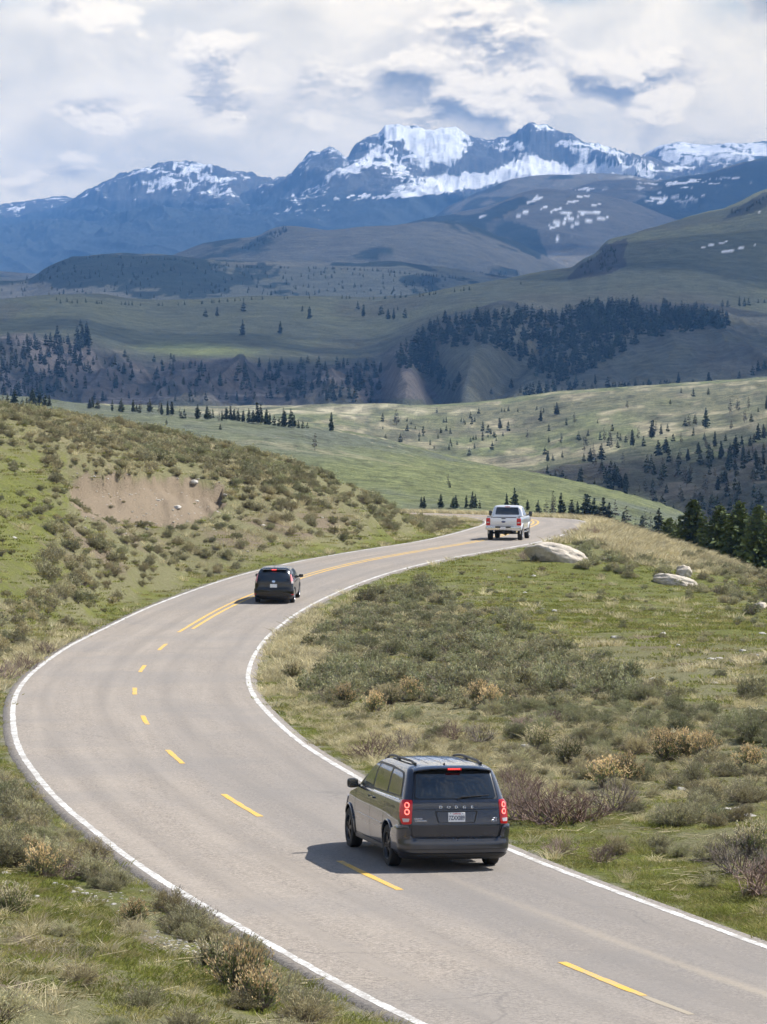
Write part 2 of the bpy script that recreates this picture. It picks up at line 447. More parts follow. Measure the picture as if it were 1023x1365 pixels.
def asphalt():
    t = NT('asphalt')
    P = t.pos(); lat = t.attr('lat', 'Fac'); arc = t.attr('arc', 'Fac')
    agg = t.n('ShaderNodeTexVoronoi', {'Vector': P, 'Scale': 30.0}, feature='F1').outputs['Color']
    aggv = t.n('ShaderNodeSeparateColor', {0: agg}).outputs[0]
    fine = t.noise(11, 6, .8, P); mid = t.noise(1.3, 5, .6, P); big = t.noise(.16, 4, .55, P)
    uv = t.n('ShaderNodeCombineXYZ', {0: t.math('MULTIPLY', lat, 1.0), 1: t.math('MULTIPLY', arc, .035), 2: 0.0}).outputs[0]
    streak = t.noise(2.2, 4, .6, uv)
    c = t.mix(t.maprange(aggv, 0, 1), (.155, .134, .112), (.39, .340, .288))
    c = t.mix(t.maprange(fine, .38, .66, 0, .62), c, (.195, .166, .137))
    # lane with darker binder between the wheel tracks, paler tan chips near edges
    al = t.math('ABSOLUTE', lat)
    track = t.math('ABSOLUTE', t.math('SUBTRACT', al, 1.72))
    wheel = t.maprange(t.math('ABSOLUTE', t.math('SUBTRACT', track, .78)), 0, .42, 1, 0, True)
    c = t.mix(t.math('MULTIPLY', wheel, t.maprange(streak, .3, .7, .25, .8)), c, (.180, .158, .136))
    c = t.mix(t.math('MULTIPLY', t.maprange(streak, .42, .68), .55), c, (.325, .282, .236))
    c = t.mix(t.math('MULTIPLY', t.maprange(big, .45, .62), .38), c, (.19, .178, .168))
    c = t.mix(t.maprange(mid, .55, .8, 0, .35), c, (.17, .160, .150))
    # right lane is a little darker along the near straight
    rl = t.math('MULTIPLY', t.maprange(lat, -.25, .15), t.maprange(arc, 95, 130, 1, .25))
    c = t.mix(t.math('MULTIPLY', rl, .45), c, (.155, .145, .138))
    # tan dust drifted along the right wheel track near the bottom
    d0 = t.math('ABSOLUTE', t.math('SUBTRACT', lat, t.maprange(arc, 62, 92, 1.95, 1.1)))
    dust = t.math('MULTIPLY', t.maprange(d0, 0, .22, 1, 0, True), t.maprange(arc, 70, 92, 1, 0))
    c = t.mix(t.math('MULTIPLY', dust, t.maprange(fine, .3, .6, .08, .48)), c, (.43, .36, .26))
    # hairline cracks
    vc = t.n('ShaderNodeTexVoronoi', {'Vector': t.n('ShaderNodeVectorMath', {0: P, 1: t.n('ShaderNodeTexNoise', {'Vector': P, 'Scale': .8, 'Detail': 4.0}).outputs['Color']}, operation='ADD').outputs[0], 'Scale': .16}, feature='DISTANCE_TO_EDGE').outputs[0]
    crack = t.math('MULTIPLY', t.maprange(vc, 0, .006, 1, 0), t.maprange(t.noise(.2, 3, .6, P), .46, .56))
    c = t.mix(t.math('MULTIPLY', crack, .4), c, (.1, .095, .09))
    # ragged gravelly rim
    rim = t.maprange(t.math('ADD', al, t.math('MULTIPLY', t.math('SUBTRACT', fine, .5), .35)), 3.5, 3.64)
    c = t.mix(rim, c, t.mix(t.maprange(aggv, 0, 1), (.09, .083, .075), (.27, .24, .21)))
    h = t.math('ADD', t.math('MULTIPLY', aggv, .5), fine)
    t.bsdf(c, .88, 0, t.bump(h, .55, .01), **{'Specular IOR Level': .3})
    return t.m
ASPH = asphalt()
o_road = link('road', ribbon('road', 0, RS[-1], [-3.78, -3.66, -3.4, -2.6, -1.7, -.85, 0, .85, 1.7, 2.6, 3.4, 3.66, 3.78], [-.17, 0, 0, 0, 0, 0, 0, 0, 0, 0, 0, 0, -.17], None, .4), ASPH)
tag(o_road, kind='structure')

def paint(name, col, wearcol, wear):
    t = NT(name); P = t.pos()
    n = t.noise(14, 5, .8, P); m = t.noise(1.5, 4, .6, P)
    w = t.maprange(t.math('ADD', n, t.math('MULTIPLY', m, .5)), 1.0 - wear, 1.12 - wear)
    c = t.mix(w, col, wearcol)
    c = t.mix(t.maprange(t.noise(60, 3, .6, P), .4, .7, 0, .25), c, tuple(x * .75 for x in col))
    t.bsdf(c, .7, 0, t.bump(n, .3, .01)); return t.m
M_WHITE = paint('white_road_paint', (.68, .67, .64), (.31, .285, .255), .33)
M_YEL = paint('yellow_road_paint', (.66, .385, .045), (.36, .30, .2), .26)
M_YELO = paint('faded_yellow_paint', (.50, .34, .12), (.30, .26, .20), .55)
for off, lab in ((-HALF, 'solid white edge line along the outer left side of the winding road'), (HALF, 'solid white edge line along the right side of the road beside the sagebrush')):
    o = link('edge_line', ribbon('edge_line', 0, RS[-1], [off - .072, off + .072], .004, None, .3, .012), M_WHITE); tag(o, kind='structure')
    o['label'] = lab

def s_at(px, py):
    q = plane_pt(px, py); d, s, z = road_query([q[0]], [q[1]]); return float(s[0])
DASH = [((748, 1283), (858, 1328)), ((450, 1148), (527, 1187)), ((296, 1059), (341, 1089)), ((221, 1000), (244, 1018)), ((187, 954), (198, 966)), ((179, 917), (183, 926)), ((190, 887), (198, 896)), ((217, 858), (232, 867))]
wh = ['nearest yellow dash at the bottom right of the road', 'yellow dash beside the minivan, partly in its shadow', 'yellow dash just up the road from the minivan', 'yellow dash on the lower part of the bend, fourth from the bottom',
      'short yellow dash low in the middle of the bend', 'short yellow dash at the tightest point of the bend', 'yellow dash just past the tightest point of the bend', 'last yellow dash before the double yellow line starts']
for (a, b), w in zip(DASH, wh):
    s1, s0 = sorted((s_at(*a), s_at(*b)), reverse=True)
    o = link('centre_dash', ribbon('centre_dash', s0, s1, [-.065, .065], .005, None, .25, .012), M_YEL)
    tag(o, kind='structure'); o['label'] = w
sF = s_at(748, 1283)
o = link('centre_dash', ribbon('centre_dash', sF - 5.0, s_at(858, 1328) - .03, [-.07, .045], .003, None, .25, .02), M_YELO); tag(o, kind='structure')
sD = s_at(250, 840)
for a, b, s0 in ((-.23, -.10, sD), (.10, .23, sD + 2.6)):
    o = link('double_yellow_line', ribbon('double_yellow_line', s0, RS[-1], [a, b], .005, None, .3, .01), M_YEL); tag(o, kind='structure')
# ------------------------------------------------------------------ far country: sheets of real hillside, each at its own distance
def crv(pts):
    return pts
class Sheet: pass
SHEETS = {}
def sheet(name, rows, n_rows, step, disp, colour, mat, x0=-420, x1=1440, back=True, csm=7):
    """rows: list of (py curve, depth curve) from foot to crest. Heights are interpolated between them along the depth."""
    px = np.arange(x0, x1, step)
    nc = len(px)
    PY = np.stack([ramp(r[0], px) for r in rows]); DD = np.stack([ramp(r[1], px) if isinstance(r[1], list) else np.full(nc, float(r[1])) for r in rows])
    def sm(v, n, edge):
        k_ = np.exp(-.5 * (np.arange(-3 * n, 3 * n + 1) / n) ** 2); k_ /= k_.sum()
        return np.convolve(np.pad(v, 3 * n, mode='edge'), k_, 'valid')
    for q in range(len(rows)):
        DD[q] = sm(DD[q], int(110 / step), 1)
        if q < len(rows) - 1: PY[q] = sm(PY[q], int(30 / step), 1)
        else: PY[q] = sm(PY[q], max(1, int(csm / step)), 1)
    _, _, ZZ = unproj(px[None], PY, DD)
    if back:                                     # the far side of the crest falls away
        w = DD[-1] - DD[-2]
        DD = np.vstack([DD, DD[-1] + .35 * w, DD[-1] + .9 * w])
        dz = np.maximum(ZZ[-1] - ZZ[-2], 30)
        ZZ = np.vstack([ZZ, ZZ[-1] - .12 * dz, ZZ[-1] - .9 * dz])
    K = len(DD)
    # Hermite in depth
    M = np.zeros_like(ZZ)
    sl = (ZZ[1:] - ZZ[:-1]) / (DD[1:] - DD[:-1])
    M[0], M[-1] = sl[0], sl[-1]
    a, b = sl[:-1], sl[1:]
    M[1:-1] = np.where(a * b > 0, 2 * a * b / (a + b + 1e-12), 0)
    nb = max(6, n_rows // 8) if back else 0
    tt = []
    seg = K - 1
    # rows are spread by how tall each band looks
    vis = np.abs(np.diff(PY.mean(1))) + 8
    cnt = np.maximum(3, (vis / vis.sum() * n_rows).astype(int))
    cnt = list(cnt) + ([max(3, n_rows // 14)] * 2 if back else [])
    for k in range(seg):
        t = np.linspace(0, 1, cnt[k] + 1)[:-1] if k < seg - 1 else np.linspace(0, 1, cnt[k] + 1)
        tt += [(k, v) for v in t]
    k = np.array([q[0] for q in tt]); t = np.array([q[1] for q in tt])[:, None]
    h = DD[k + 1] - DD[k]
    Z = (2 * t**3 - 3 * t**2 + 1) * ZZ[k] + (t**3 - 2 * t**2 + t) * h * M[k] + (-2 * t**3 + 3 * t**2) * ZZ[k + 1] + (t**3 - t**2) * h * M[k + 1]
    D = DD[k] + h * t
    a = (px - CX) / F
    X = a[None] * D * 1.0002
    # level in rows (foot 0 .. crest K') used by the displacement and colour functions
    L = (k[:, None] + t) + np.zeros_like(Z)
    Z = Z + disp(X, D, Z, L, np.repeat(px[None], len(k), 0))
    qx, qy = proj(X, D, Z)
    s = Sheet(); s.X, s.D, s.Z, s.px, s.py, s.L, s.nr, s.nc = X, D, Z, qx, qy, L, len(k), nc
    s.ncrest = int(sum(cnt[:len(rows) - 1]))
    nz = np.gradient(Z, axis=0) / np.maximum(np.gradient(D, axis=0), 1e-6); nx = np.gradient(Z, axis=1) / np.maximum(np.gradient(X, axis=1), 1e-6)
    s.slope = np.hypot(nz, nx); s.nx = nx
    cols, extra = colour(s)
    attrs = {'alb': cols.reshape(-1, 3)}; attrs.update({k_: v.ravel() for k_, v in extra.items()})
    me = npmesh(name, np.stack([X, D, Z], -1).reshape(-1, 3), grid_faces(s.nr, nc), True, attrs)
    o = link(name, me, mat); tag(o, kind='structure')
    s.o = o
    return s

def lookup(s, px, py):
    """point of the sheet seen at photo pixel px, py (nearest visible row)"""
    j = int(np.clip(round((px - s.px[0, 0]) / (s.px[0, 1] - s.px[0, 0])), 0, s.nc - 1))
    col = s.py[:s.ncrest + 1, j]
    for i in range(1, len(col)):
        if col[i] <= py:
            f = (col[i - 1] - py) / max(col[i - 1] - col[i], 1e-6); f = min(max(f, 0), 1)
            D = s.D[i - 1, j] + f * (s.D[i, j] - s.D[i - 1, j])
            Z = s.Z[i - 1, j] + f * (s.Z[i, j] - s.Z[i - 1, j])
            X = s.X[i - 1, j] + f * (s.X[i, j] - s.X[i - 1, j])
            return X, D, Z
    i = s.ncrest
    return s.X[i, j], s.D[i, j], s.Z[i, j]

def lerp3(a, b, f):
    return np.asarray(a)[None, None] * (1 - f[..., None]) + np.asarray(b)[None, None] * f[..., None]
def over(c, col, f):
    return c * (1 - f[..., None]) + np.asarray(col)[None, None] * f[..., None]

def hill_mat(name, scale, amt, bump, bdist):
    t = NT(name); P = t.pos()
    n = t.noise(scale, 6, .68, P); m = t.noise(scale * 6.5, 4, .7, P)
    c = t.attr('alb')
    v = t.math('ADD', t.maprange(n, .3, .7, 1 - amt, 1 + amt), t.maprange(m, .3, .7, -amt * .6, amt * .6))
    c = t.mix(1.0, c, t.n('ShaderNodeCombineColor', {0: v, 1: v, 2: v}).outputs[0], 'MULTIPLY')
    h = t.math('ADD', n, t.math('MULTIPLY', m, .4))
    t.bsdf(c, .95, 0, t.bump(h, bump, bdist), **{'Specular IOR Level': .1}); return t.m
M_H1 = hill_mat('sage_slope', .30, .55, 1.0, 1.0)
M_H2 = hill_mat('sage_slope_far', .14, .48, 1.0, 2.2)
M_H3 = hill_mat('bluff_ground', .06, .36, .9, 5.0)
M_H4 = hill_mat('far_hill_ground', .022, .32, .8, 10.0)

SAGE = (.098, .110, .078); GRASS = (.135, .150, .066); STRAW = (.33, .29, .19); DARKW = (.018, .028, .020); SOIL = (.19, .15, .125)

# ---- valley meadow straight behind the road
def dA(X, D, Z, L, px): return 1.6 * fbm(X / 60, D / 60, 4, 61) * np.clip(L, .2, 1) + .25 * fbm(X / 6, D / 6, 3, 63)
def cA(s):
    n = fbm(s.X / 45, s.D / 90, 4, 71); m = fbm(s.X / 7, s.D / 14, 3, 73)
    c = lerp3(SAGE, GRASS, sstep(-.5, .6, n + .5 * m + .7 * blob(s.px, s.py, 640, 640, 170, 26, 8)))
    c = over(c, (.115, .125, .095), .55 * sstep(0, 1, blob(s.px, s.py, 250, 575, 260, 30, 5)))
    streak = sstep(.25, .6, fbm(s.X / 60, s.D / 9, 3, 75)) * blob(s.px, s.py, 440, 580, 160, 26, 8)
    c = over(c, STRAW, .6 * streak)
    c = over(c, (.05, .06, .035), sstep(.25, .7, m) * .45)
    return c, {}
SHEETS['A'] = sheet('valley_meadow',
    [([(-400, 790), (0, 790), (600, 800), (1023, 850), (1400, 880)], 330),
     ([(-400, 640), (0, 650), (400, 690), (600, 700), (800, 735), (1023, 790), (1400, 830)], 520),
     ([(-400, 520), (0, 533), (100, 540), (200, 548), (300, 557), (400, 569), (440, 576), (500, 588), (602, 612), (680, 626), (730, 636), (807, 656), (878, 677), (960, 706), (1023, 725), (1400, 800)],
      [(-400, 1150), (0, 1100), (600, 950), (900, 760), (1400, 700)])], 150, 2.0, dA, cA, M_H1)

# ---- sunlit slope with scattered trees, dark ravine at its foot on the right
def dB(X, D, Z, L, px):
    g = sstep(560, 760, px) * (1 - sstep(1.4, 2.2, L))
    return (3.2 * fbm(X / 110, D / 110, 4, 81) + 1.0 * fbm(X / 22, D / 22, 3, 83)) * np.clip(L, .3, 1) * (1 - .6 * sstep(2.4, 3, L)) + g * 9 * (ridged(X / 90, D / 260, 4, 85) - .5)
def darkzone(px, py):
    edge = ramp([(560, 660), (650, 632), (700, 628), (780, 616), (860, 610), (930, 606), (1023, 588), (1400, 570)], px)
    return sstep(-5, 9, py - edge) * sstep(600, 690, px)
def cB(s):
    n = fbm(s.X / 70, s.D / 200, 4, 91); m = fbm(s.X / 14, s.D / 40, 3, 93)
    c = lerp3((.150, .148, .088), (.150, .168, .078), sstep(-.5, .5, n))
    c = over(c, STRAW, .75 * sstep(.1, .6, m + .5 * n + .3 * fbm(s.X / 160, s.D / 25, 3, 99)) )
    c = over(c, (.42, .38, .26), .8 * blob(s.px, s.py, 470, 548, 170, 9, 0) * sstep(-.3, .4, m))
    c = over(c, (.06, .065, .045), .6 * sstep(.3, .8, fbm(s.X / 9, s.D / 26, 3, 95)))
    c = over(c, (.10, .085, .07), .5 * sstep(.2, .6, fbm(s.X / 25, s.D / 60, 3, 97)) * blob(s.px, s.py, 760, 600, 260, 45, 0))
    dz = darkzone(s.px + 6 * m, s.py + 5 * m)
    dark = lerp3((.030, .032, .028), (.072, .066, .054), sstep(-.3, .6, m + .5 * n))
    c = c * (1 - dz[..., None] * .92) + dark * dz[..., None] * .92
    c = over(c, (.13, .145, .075), .5 * blob(s.px, s.py, 840, 668, 60, 14, 12))
    spk = sstep(.15, .45, fbm(s.X / 4.5, s.D / 14, 3, 98)); c = over(c, (.07, .075, .05), .45 * spk)
    return c, {}
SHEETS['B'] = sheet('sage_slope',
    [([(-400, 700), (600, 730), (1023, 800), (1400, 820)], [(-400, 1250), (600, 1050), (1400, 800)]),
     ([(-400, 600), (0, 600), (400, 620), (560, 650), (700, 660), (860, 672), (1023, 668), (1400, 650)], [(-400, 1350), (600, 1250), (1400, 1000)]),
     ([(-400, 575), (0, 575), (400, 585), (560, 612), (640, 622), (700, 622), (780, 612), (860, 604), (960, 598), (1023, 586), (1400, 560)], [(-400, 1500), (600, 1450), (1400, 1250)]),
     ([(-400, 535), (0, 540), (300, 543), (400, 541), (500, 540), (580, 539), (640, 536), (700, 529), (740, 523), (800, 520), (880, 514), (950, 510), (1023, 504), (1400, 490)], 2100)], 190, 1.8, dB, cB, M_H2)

# ---- the bluff: grassy bench, eroded face below it
EDGE = [(-400, 440), (0, 447), (60, 442), (110, 440), (150, 462), (200, 470), (350, 474), (430, 480), (480, 482), (520, 470), (545, 452), (590, 430), (650, 415), (760, 402), (900, 398), (980, 405), (1023, 415), (1400, 430)]
def dC(X, D, Z, L, px):
    face = sstep(.55, 1.1, L) * (1 - sstep(1.7, 2.1, L))
    g = (ridged(X / 75 + .2 * fbm(X / 200, D / 200, 2, 3), D / 700, 4, 101) - .45) * 27 + (ridged(X / 24, D / 260, 3, 103) - .5) * 7
    bigg = -24 * np.exp(-((px - 590 - (L - 1) * -40) / 22.) ** 2) + 15 * np.exp(-((px - 540) / 30.) ** 2) - 14 * np.exp(-((px - 505) / 20.) ** 2) - 14 * np.exp(-((px - 690 - (L - 1.4) * 110) / 26.) ** 2) \
        + 9 * np.exp(-((px - 640 - (L - 1.4) * 60) / 24.) ** 2)
    lf = np.where(px < 500, 1, .55)
    top = 6 * fbm(X / 260, D / 260, 4, 105) * (1 - .7 * sstep(2.6, 3, L)) + 1.2 * fbm(X / 40, D / 40, 3, 106)
    return face * (g * lf + bigg) + top * sstep(.2, 1, L)
def cC(s):
    n = fbm(s.X / 220, s.D / 400, 4, 111); m = fbm(s.X / 40, s.D / 90, 4, 113)
    c = lerp3((.098, .105, .072), (.130, .136, .080), sstep(-.5, .6, n + .4 * m))
    c = over(c, (.10, .095, .07), .6 * sstep(.1, .6, fbm(s.X / 90, s.D / 300, 4, 114)))
    face = sstep(.7, 1.2, s.L) * (1 - sstep(1.85, 2.05, s.L))
    fc = lerp3((.115, .098, .088), (.165, .142, .125), sstep(-.5, .6, fbm(s.X / 30, s.D / 300, 4, 115)))
    left = 1 - sstep(480, 620, s.px)
    c = c * (1 - (face * (.35 + .6 * left))[..., None]) + fc * (face * (.35 + .6 * left))[..., None]
    # horizontal rock bands in the face
    band = sstep(.3, .7, fbm(s.X / 160, s.Z / 4.0, 3, 117)) * face * left
    c = over(c, (.30, .26, .225), band * .6)
    bush = sstep(.05, .45, fbm((s.X + .25 * s.D) / 17, s.D / 300, 4, 119) + .12) * face * (1 - sstep(500, 560, s.px))  # bush stripes that paint tree and gully shadow into the face's colour
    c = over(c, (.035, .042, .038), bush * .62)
    # spur of bare soil
    c = over(c, (.15, .125, .11), inpoly(s.px + 4 * m, s.py, [(470, 532), (500, 500), (535, 482), (560, 500), (592, 532)]) * .8)
    # sunlight on the bench, painted into its colour as a stripe
    c = over(c, (.24, .26, .10), blob(s.px, s.py, 265, 466, 70, 8, 2) * .9)
    # dark crag at the skyline and small snow drifts
    crag = inpoly(s.px + 3 * m, s.py + 2 * m, [(755, 372), (775, 352), (790, 345), (806, 326), (838, 318), (830, 340), (836, 352), (815, 366)])
    c = over(c, (.045, .042, .042), crag * .95)
    crag2 = inpoly(s.px + 3 * m, s.py + 2 * m, [(962, 292), (985, 276), (1030, 250), (1030, 270), (1000, 284)])
    c = over(c, (.035, .04, .04), crag2 * .9)
    jx, jy = s.px + 3 * m, s.py + .9 * m
    def seg(x0, y0, x1, y1, th):
        dx, dy = x1 - x0, y1 - y0; tt = np.clip(((jx - x0) * dx + (jy - y0) * dy) / (dx * dx + dy * dy), 0, 1)
        return 1 - sstep(th * .5, th * 1.2, np.hypot(jx - x0 - tt * dx, (jy - y0 - tt * dy) * 1.3))
    sn = np.maximum(seg(934, 329, 970, 322, 1.1), np.maximum(seg(955, 337, 1008, 327, 1.0), seg(1012, 282, 1023, 280, .7)))
    sn0 = np.maximum(inpoly(s.px, s.py, [(930, 329), (972, 320), (974, 322.5), (938, 331)]), inpoly(s.px, s.py, [(951, 339), (1008, 325.5), (1010, 328), (965, 338)]))
    c = over(c, (.85, .86, .88), sn * .95)
    return c, {}
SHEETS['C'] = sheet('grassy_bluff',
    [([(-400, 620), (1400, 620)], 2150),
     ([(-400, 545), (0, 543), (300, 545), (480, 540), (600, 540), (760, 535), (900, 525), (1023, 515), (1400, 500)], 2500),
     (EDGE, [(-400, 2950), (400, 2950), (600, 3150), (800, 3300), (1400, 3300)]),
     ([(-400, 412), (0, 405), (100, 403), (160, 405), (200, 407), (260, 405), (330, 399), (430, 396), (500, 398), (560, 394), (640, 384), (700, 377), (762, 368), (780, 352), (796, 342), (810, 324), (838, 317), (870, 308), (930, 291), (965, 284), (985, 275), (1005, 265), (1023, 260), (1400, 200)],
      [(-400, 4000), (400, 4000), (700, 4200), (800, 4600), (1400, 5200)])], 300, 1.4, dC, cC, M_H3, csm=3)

# ---- wooded hills beyond
def mkd(a1, s1, a2, s2, seed):
    return lambda X, D, Z, L, px: (a1 * (ridged(X / s1, D / (s1 * 1.6), 5, seed) - .5) + a2 * fbm(X / s2, D / s2, 4, seed + 7)) * np.clip(L, .15, 1) * (1 - .55 * sstep(L.max() - 3, L.max() - 2, L))
def forestcol(s, base1, base2, wood, thr, seed, sx, sy, extra=None):
    n = fbm(s.X / 500, s.D / 900, 4, seed); m = fbm(s.X / sx, s.D / sy, 5, seed + 3, .6)
    c = lerp3(base1, base2, sstep(-.5, .5, n))
    w = m + thr
    if extra is not None: w = w + extra(s)
    c = over(c, wood, sstep(-.06, .14, w) * .92)
    return c
def cD1(s):
    c = forestcol(s, (.115, .12, .09), (.165, .155, .125), DARKW, -.04, 121, 62, 260, lambda s: .55 * blob(s.px, s.py, 170, 365, 200, 24, 2) - .5 * blob(s.px, s.py, 60, 395, 90, 16, 0) - .7 * blob(s.px, s.py, 520, 385, 110, 12, 0))
    return c, {}
SHEETS['D1'] = sheet('wooded_hill',
    [([(-400, 430), (1400, 430)], 4700),
     ([(-400, 395), (0, 376), (40, 374), (66, 358), (92, 347), (130, 342), (180, 344), (240, 346), (262, 352), (330, 356), (420, 357), (500, 360), (560, 366), (620, 371), (700, 377), (760, 386), (1400, 430)], 6400)], 130, 1.4, mkd(60, 420, 25, 300, 131), cD1, M_H4)
def cD2(s):
    c = forestcol(s, (.105, .104, .082), (.140, .132, .105), DARKW, -.55, 141, 200, 600,
                  lambda s: 1.0 * inpoly(s.px, s.py, [(250, 346), (320, 330), (345, 316), (372, 306), (380, 322), (350, 340), (330, 352), (250, 356)]) + .8 * inpoly(s.px, s.py, [(560, 292), (700, 290), (725, 330), (720, 346), (668, 322), (610, 300)]))
    return c, {}
SHEETS['D2'] = sheet('brown_hill',
    [([(-400, 440), (1400, 440)], 6300),
     ([(-400, 400), (150, 375), (250, 362), (500, 362), (700, 372), (1400, 410)], 7200),
     ([(-400, 372), (100, 368), (200, 358), (250, 347), (300, 331), (340, 321), (362, 308), (385, 301), (450, 304), (500, 301), (540, 294), (565, 292), (600, 297), (640, 308), (680, 324), (720, 343), (762, 364), (800, 380), (1400, 420)], 9000)], 130, 1.5, mkd(60, 700, 25, 400, 151), cD2, M_H4)
def cE(s):
    m = fbm(s.X / 300, s.D / 500, 4, 161); h = fbm(s.X / 60, s.D / 260, 3, 163)
    c = lerp3((.105, .098, .08), (.140, .130, .108), sstep(-.5, .5, m))
    w = inpoly(s.px + 8 * h, s.py + 4 * h, [(540, 292), (640, 284), (700, 262), (712, 270), (668, 292), (720, 305), (730, 345), (560, 320)])
    c = over(c, DARKW, w * .9 * sstep(-.5, .1, h + .35))
    # drifts left lying in the hollows
    jx, jy = s.px + 1.0 * h, s.py + .3 * m + .4 * h
    sn = np.zeros(s.px.shape)
    for (x0, y0, x1, y1, th) in ((704, 270, 722, 263, 1.6), (732, 299, 772, 289, 1.5), (734, 304, 752, 297, 1.4), (768, 298, 810, 290, 1.3), (744, 284, 800, 282, 1.1), (690, 289, 703, 281, 1.4), (757, 270, 770, 268, 1.3), (776, 286, 800, 283, 1.0),
                                 (735, 281, 748, 278, 1.1), (712, 266, 716, 262, 1.6), (640, 290, 652, 287, .9), (742, 317, 762, 314, .9), (770, 262, 786, 261, .9), (790, 274, 802, 272, .9), (752, 292, 758, 287, 1.4), (760, 303, 772, 299, .9), (722, 278, 730, 275, .9)):
        dx, dy = x1 - x0, y1 - y0; L2 = dx * dx + dy * dy; tt = np.clip(((jx - x0) * dx + (jy - y0) * dy) / L2, 0, 1)
        d = np.hypot(jx - x0 - tt * dx, (jy - y0 - tt * dy) * 1.2); sn = np.maximum(sn, 1 - sstep(th * .9, th * 1.7, d + .5 * np.abs(h)))
    c = over(c, (.86, .88, .92), sn)
    return c, {}
SHEETS['E'] = sheet('snow_streaked_hill',
    [([(-400, 450), (1400, 450)], 8200),
     ([(-400, 400), (400, 380), (560, 335), (700, 330), (820, 340), (1000, 380), (1400, 440)], 9500),
     ([(-400, 400), (400, 365), (520, 312), (560, 301), (620, 291), (660, 281), (700, 264), (730, 258), (760, 258), (800, 262), (850, 274), (880, 288), (905, 297), (940, 312), (1400, 420)], 11500)], 150, 1.3, mkd(50, 900, 20, 400, 171), cE, M_H4)
def cE2(s):
    h = fbm(s.X / 90, s.D / 360, 4, 173)
    c = forestcol(s, (.10, .09, .08), (.13, .12, .10), (.022, .03, .026), .1, 181, 260, 800, lambda s: 1.2 * inpoly(s.px, s.py, [(790, 320), (800, 290), (860, 262), (905, 240), (985, 220), (1440, 150), (1440, 420), (790, 420)]) - 1.0 * inpoly(s.px, s.py, [(640, 262), (700, 240), (840, 236), (862, 250), (800, 262), (700, 262)]))
    sn = sstep(.38, .5, fbm(s.px / 14., s.py / 2.6, 3, 183)) * (blob(s.px, s.py, 940, 243, 60, 5, -3) + blob(s.px, s.py, 890, 250, 50, 16, 10) * .6 + blob(s.px, s.py, 770, 252, 30, 5, 0) + blob(s.px, s.py, 880, 267, 16, 4, 0))
    c = over(c, (.86, .88, .92), np.clip(sn * 1.3, 0, 1))
    return c, {}
SHEETS['E2'] = sheet('dark_wooded_ridge',
    [([(-400, 460), (1400, 440)], 11000),
     ([(-400, 420), (500, 380), (640, 300), (800, 300), (900, 300), (1400, 300)], 12000),
     ([(-400, 410), (500, 350), (600, 275), (640, 258), (690, 243), (740, 237), (800, 237), (845, 240), (868, 249), (890, 245), (910, 241), (950, 236), (985, 221), (1023, 210), (1400, 160)], 13500)], 140, 1.4, mkd(70, 900, 30, 380, 191), cE2, M_H4)

# ---- snow mountains
def snow_mat():
    t = NT('mountain_rock_and_snow'); P = t.pos()
    n = t.noise(.02, 6, .7, P); m = t.noise(.004, 5, .6, P)
    rock = t.mix(t.maprange(n, .3, .7), (.042, .044, .044), (.10, .10, .095))
    rock = t.mix(t.attr('wood', 'Fac'), rock, (.022, .030, .028))
    sn = t.math('ADD', t.attr('snow', 'Fac'), t.math('MULTIPLY', t.math('SUBTRACT', n, .5), .8))
    f = t.maprange(sn, .42, .62)
    c = t.mix(f, rock, t.mix(t.maprange(m, .35, .65), (.66, .68, .72), (.90, .91, .93)))
    t.bsdf(c, .85, 0, t.bump(t.math('ADD', n, m), .45, 20.0), **{'Specular IOR Level': .2}); return t.m
M_SNOW = snow_mat()
def dF(amp, sc, seed):
    def f(X, D, Z, L, px):
        wp = 420 * fbm(X / 1400, D / 3600, 3, seed + 31) + 90 * fbm(X / 300, D / 900, 3, seed + 33)
        xr = X + .32 * (D - D.mean()) + wp; xl = X - .30 * (D - D.mean()) + wp
        r1 = ridged(xr / sc, D / (sc * 3.0), 4, seed, .5) - .52
        r2 = .5 * ridged(xl / (sc * .30), D / (sc * 1.1), 4, seed + 9, .55) + .5 * ridged(xr / (sc * .26), D / (sc * .9), 4, seed + 11, .55) - .5
        r3 = fbm(X / (sc * .075), D / (sc * .11), 4, seed + 19, .6) * .5
        env = sstep(0, 1.2, L)
        cr = L.max() - 2
        e2 = 1 - .78 * sstep(cr - .7, cr, L)
        lowq = .45 + .55 * sstep(1.0, 1.9, L)
        return amp * (1.1 * r1 * e2 + .30 * r2 * (.5 + .5 * e2) * lowq + .13 * r3 * lowq) * env
    return f
def snow_common(s, line, spread, seed):
    n = fbm(s.X / 900, s.D / 1500, 3, seed); wx = 60 * fbm(s.X / 260, s.Z / 160, 3, seed + 8)
    h = fbm((s.X + .45 * s.D + wx) / 140, (s.D + 7 * s.Z - .9 * s.X) / 420, 5, seed + 3, .62)
    k = fbm((s.X - .25 * s.D + wx) / 30, (s.D + 7 * s.Z) / 110, 4, seed + 5, .65)
    base = (line - s.py) / spread
    sn = .5 * sstep(-1.0, 1.2, base) + .30 * h + .32 * k - .13 * sstep(.4, 1.1, s.slope) + .07 * np.clip(s.nx, -.8, .8) + .10 * n
    return sn, h, k
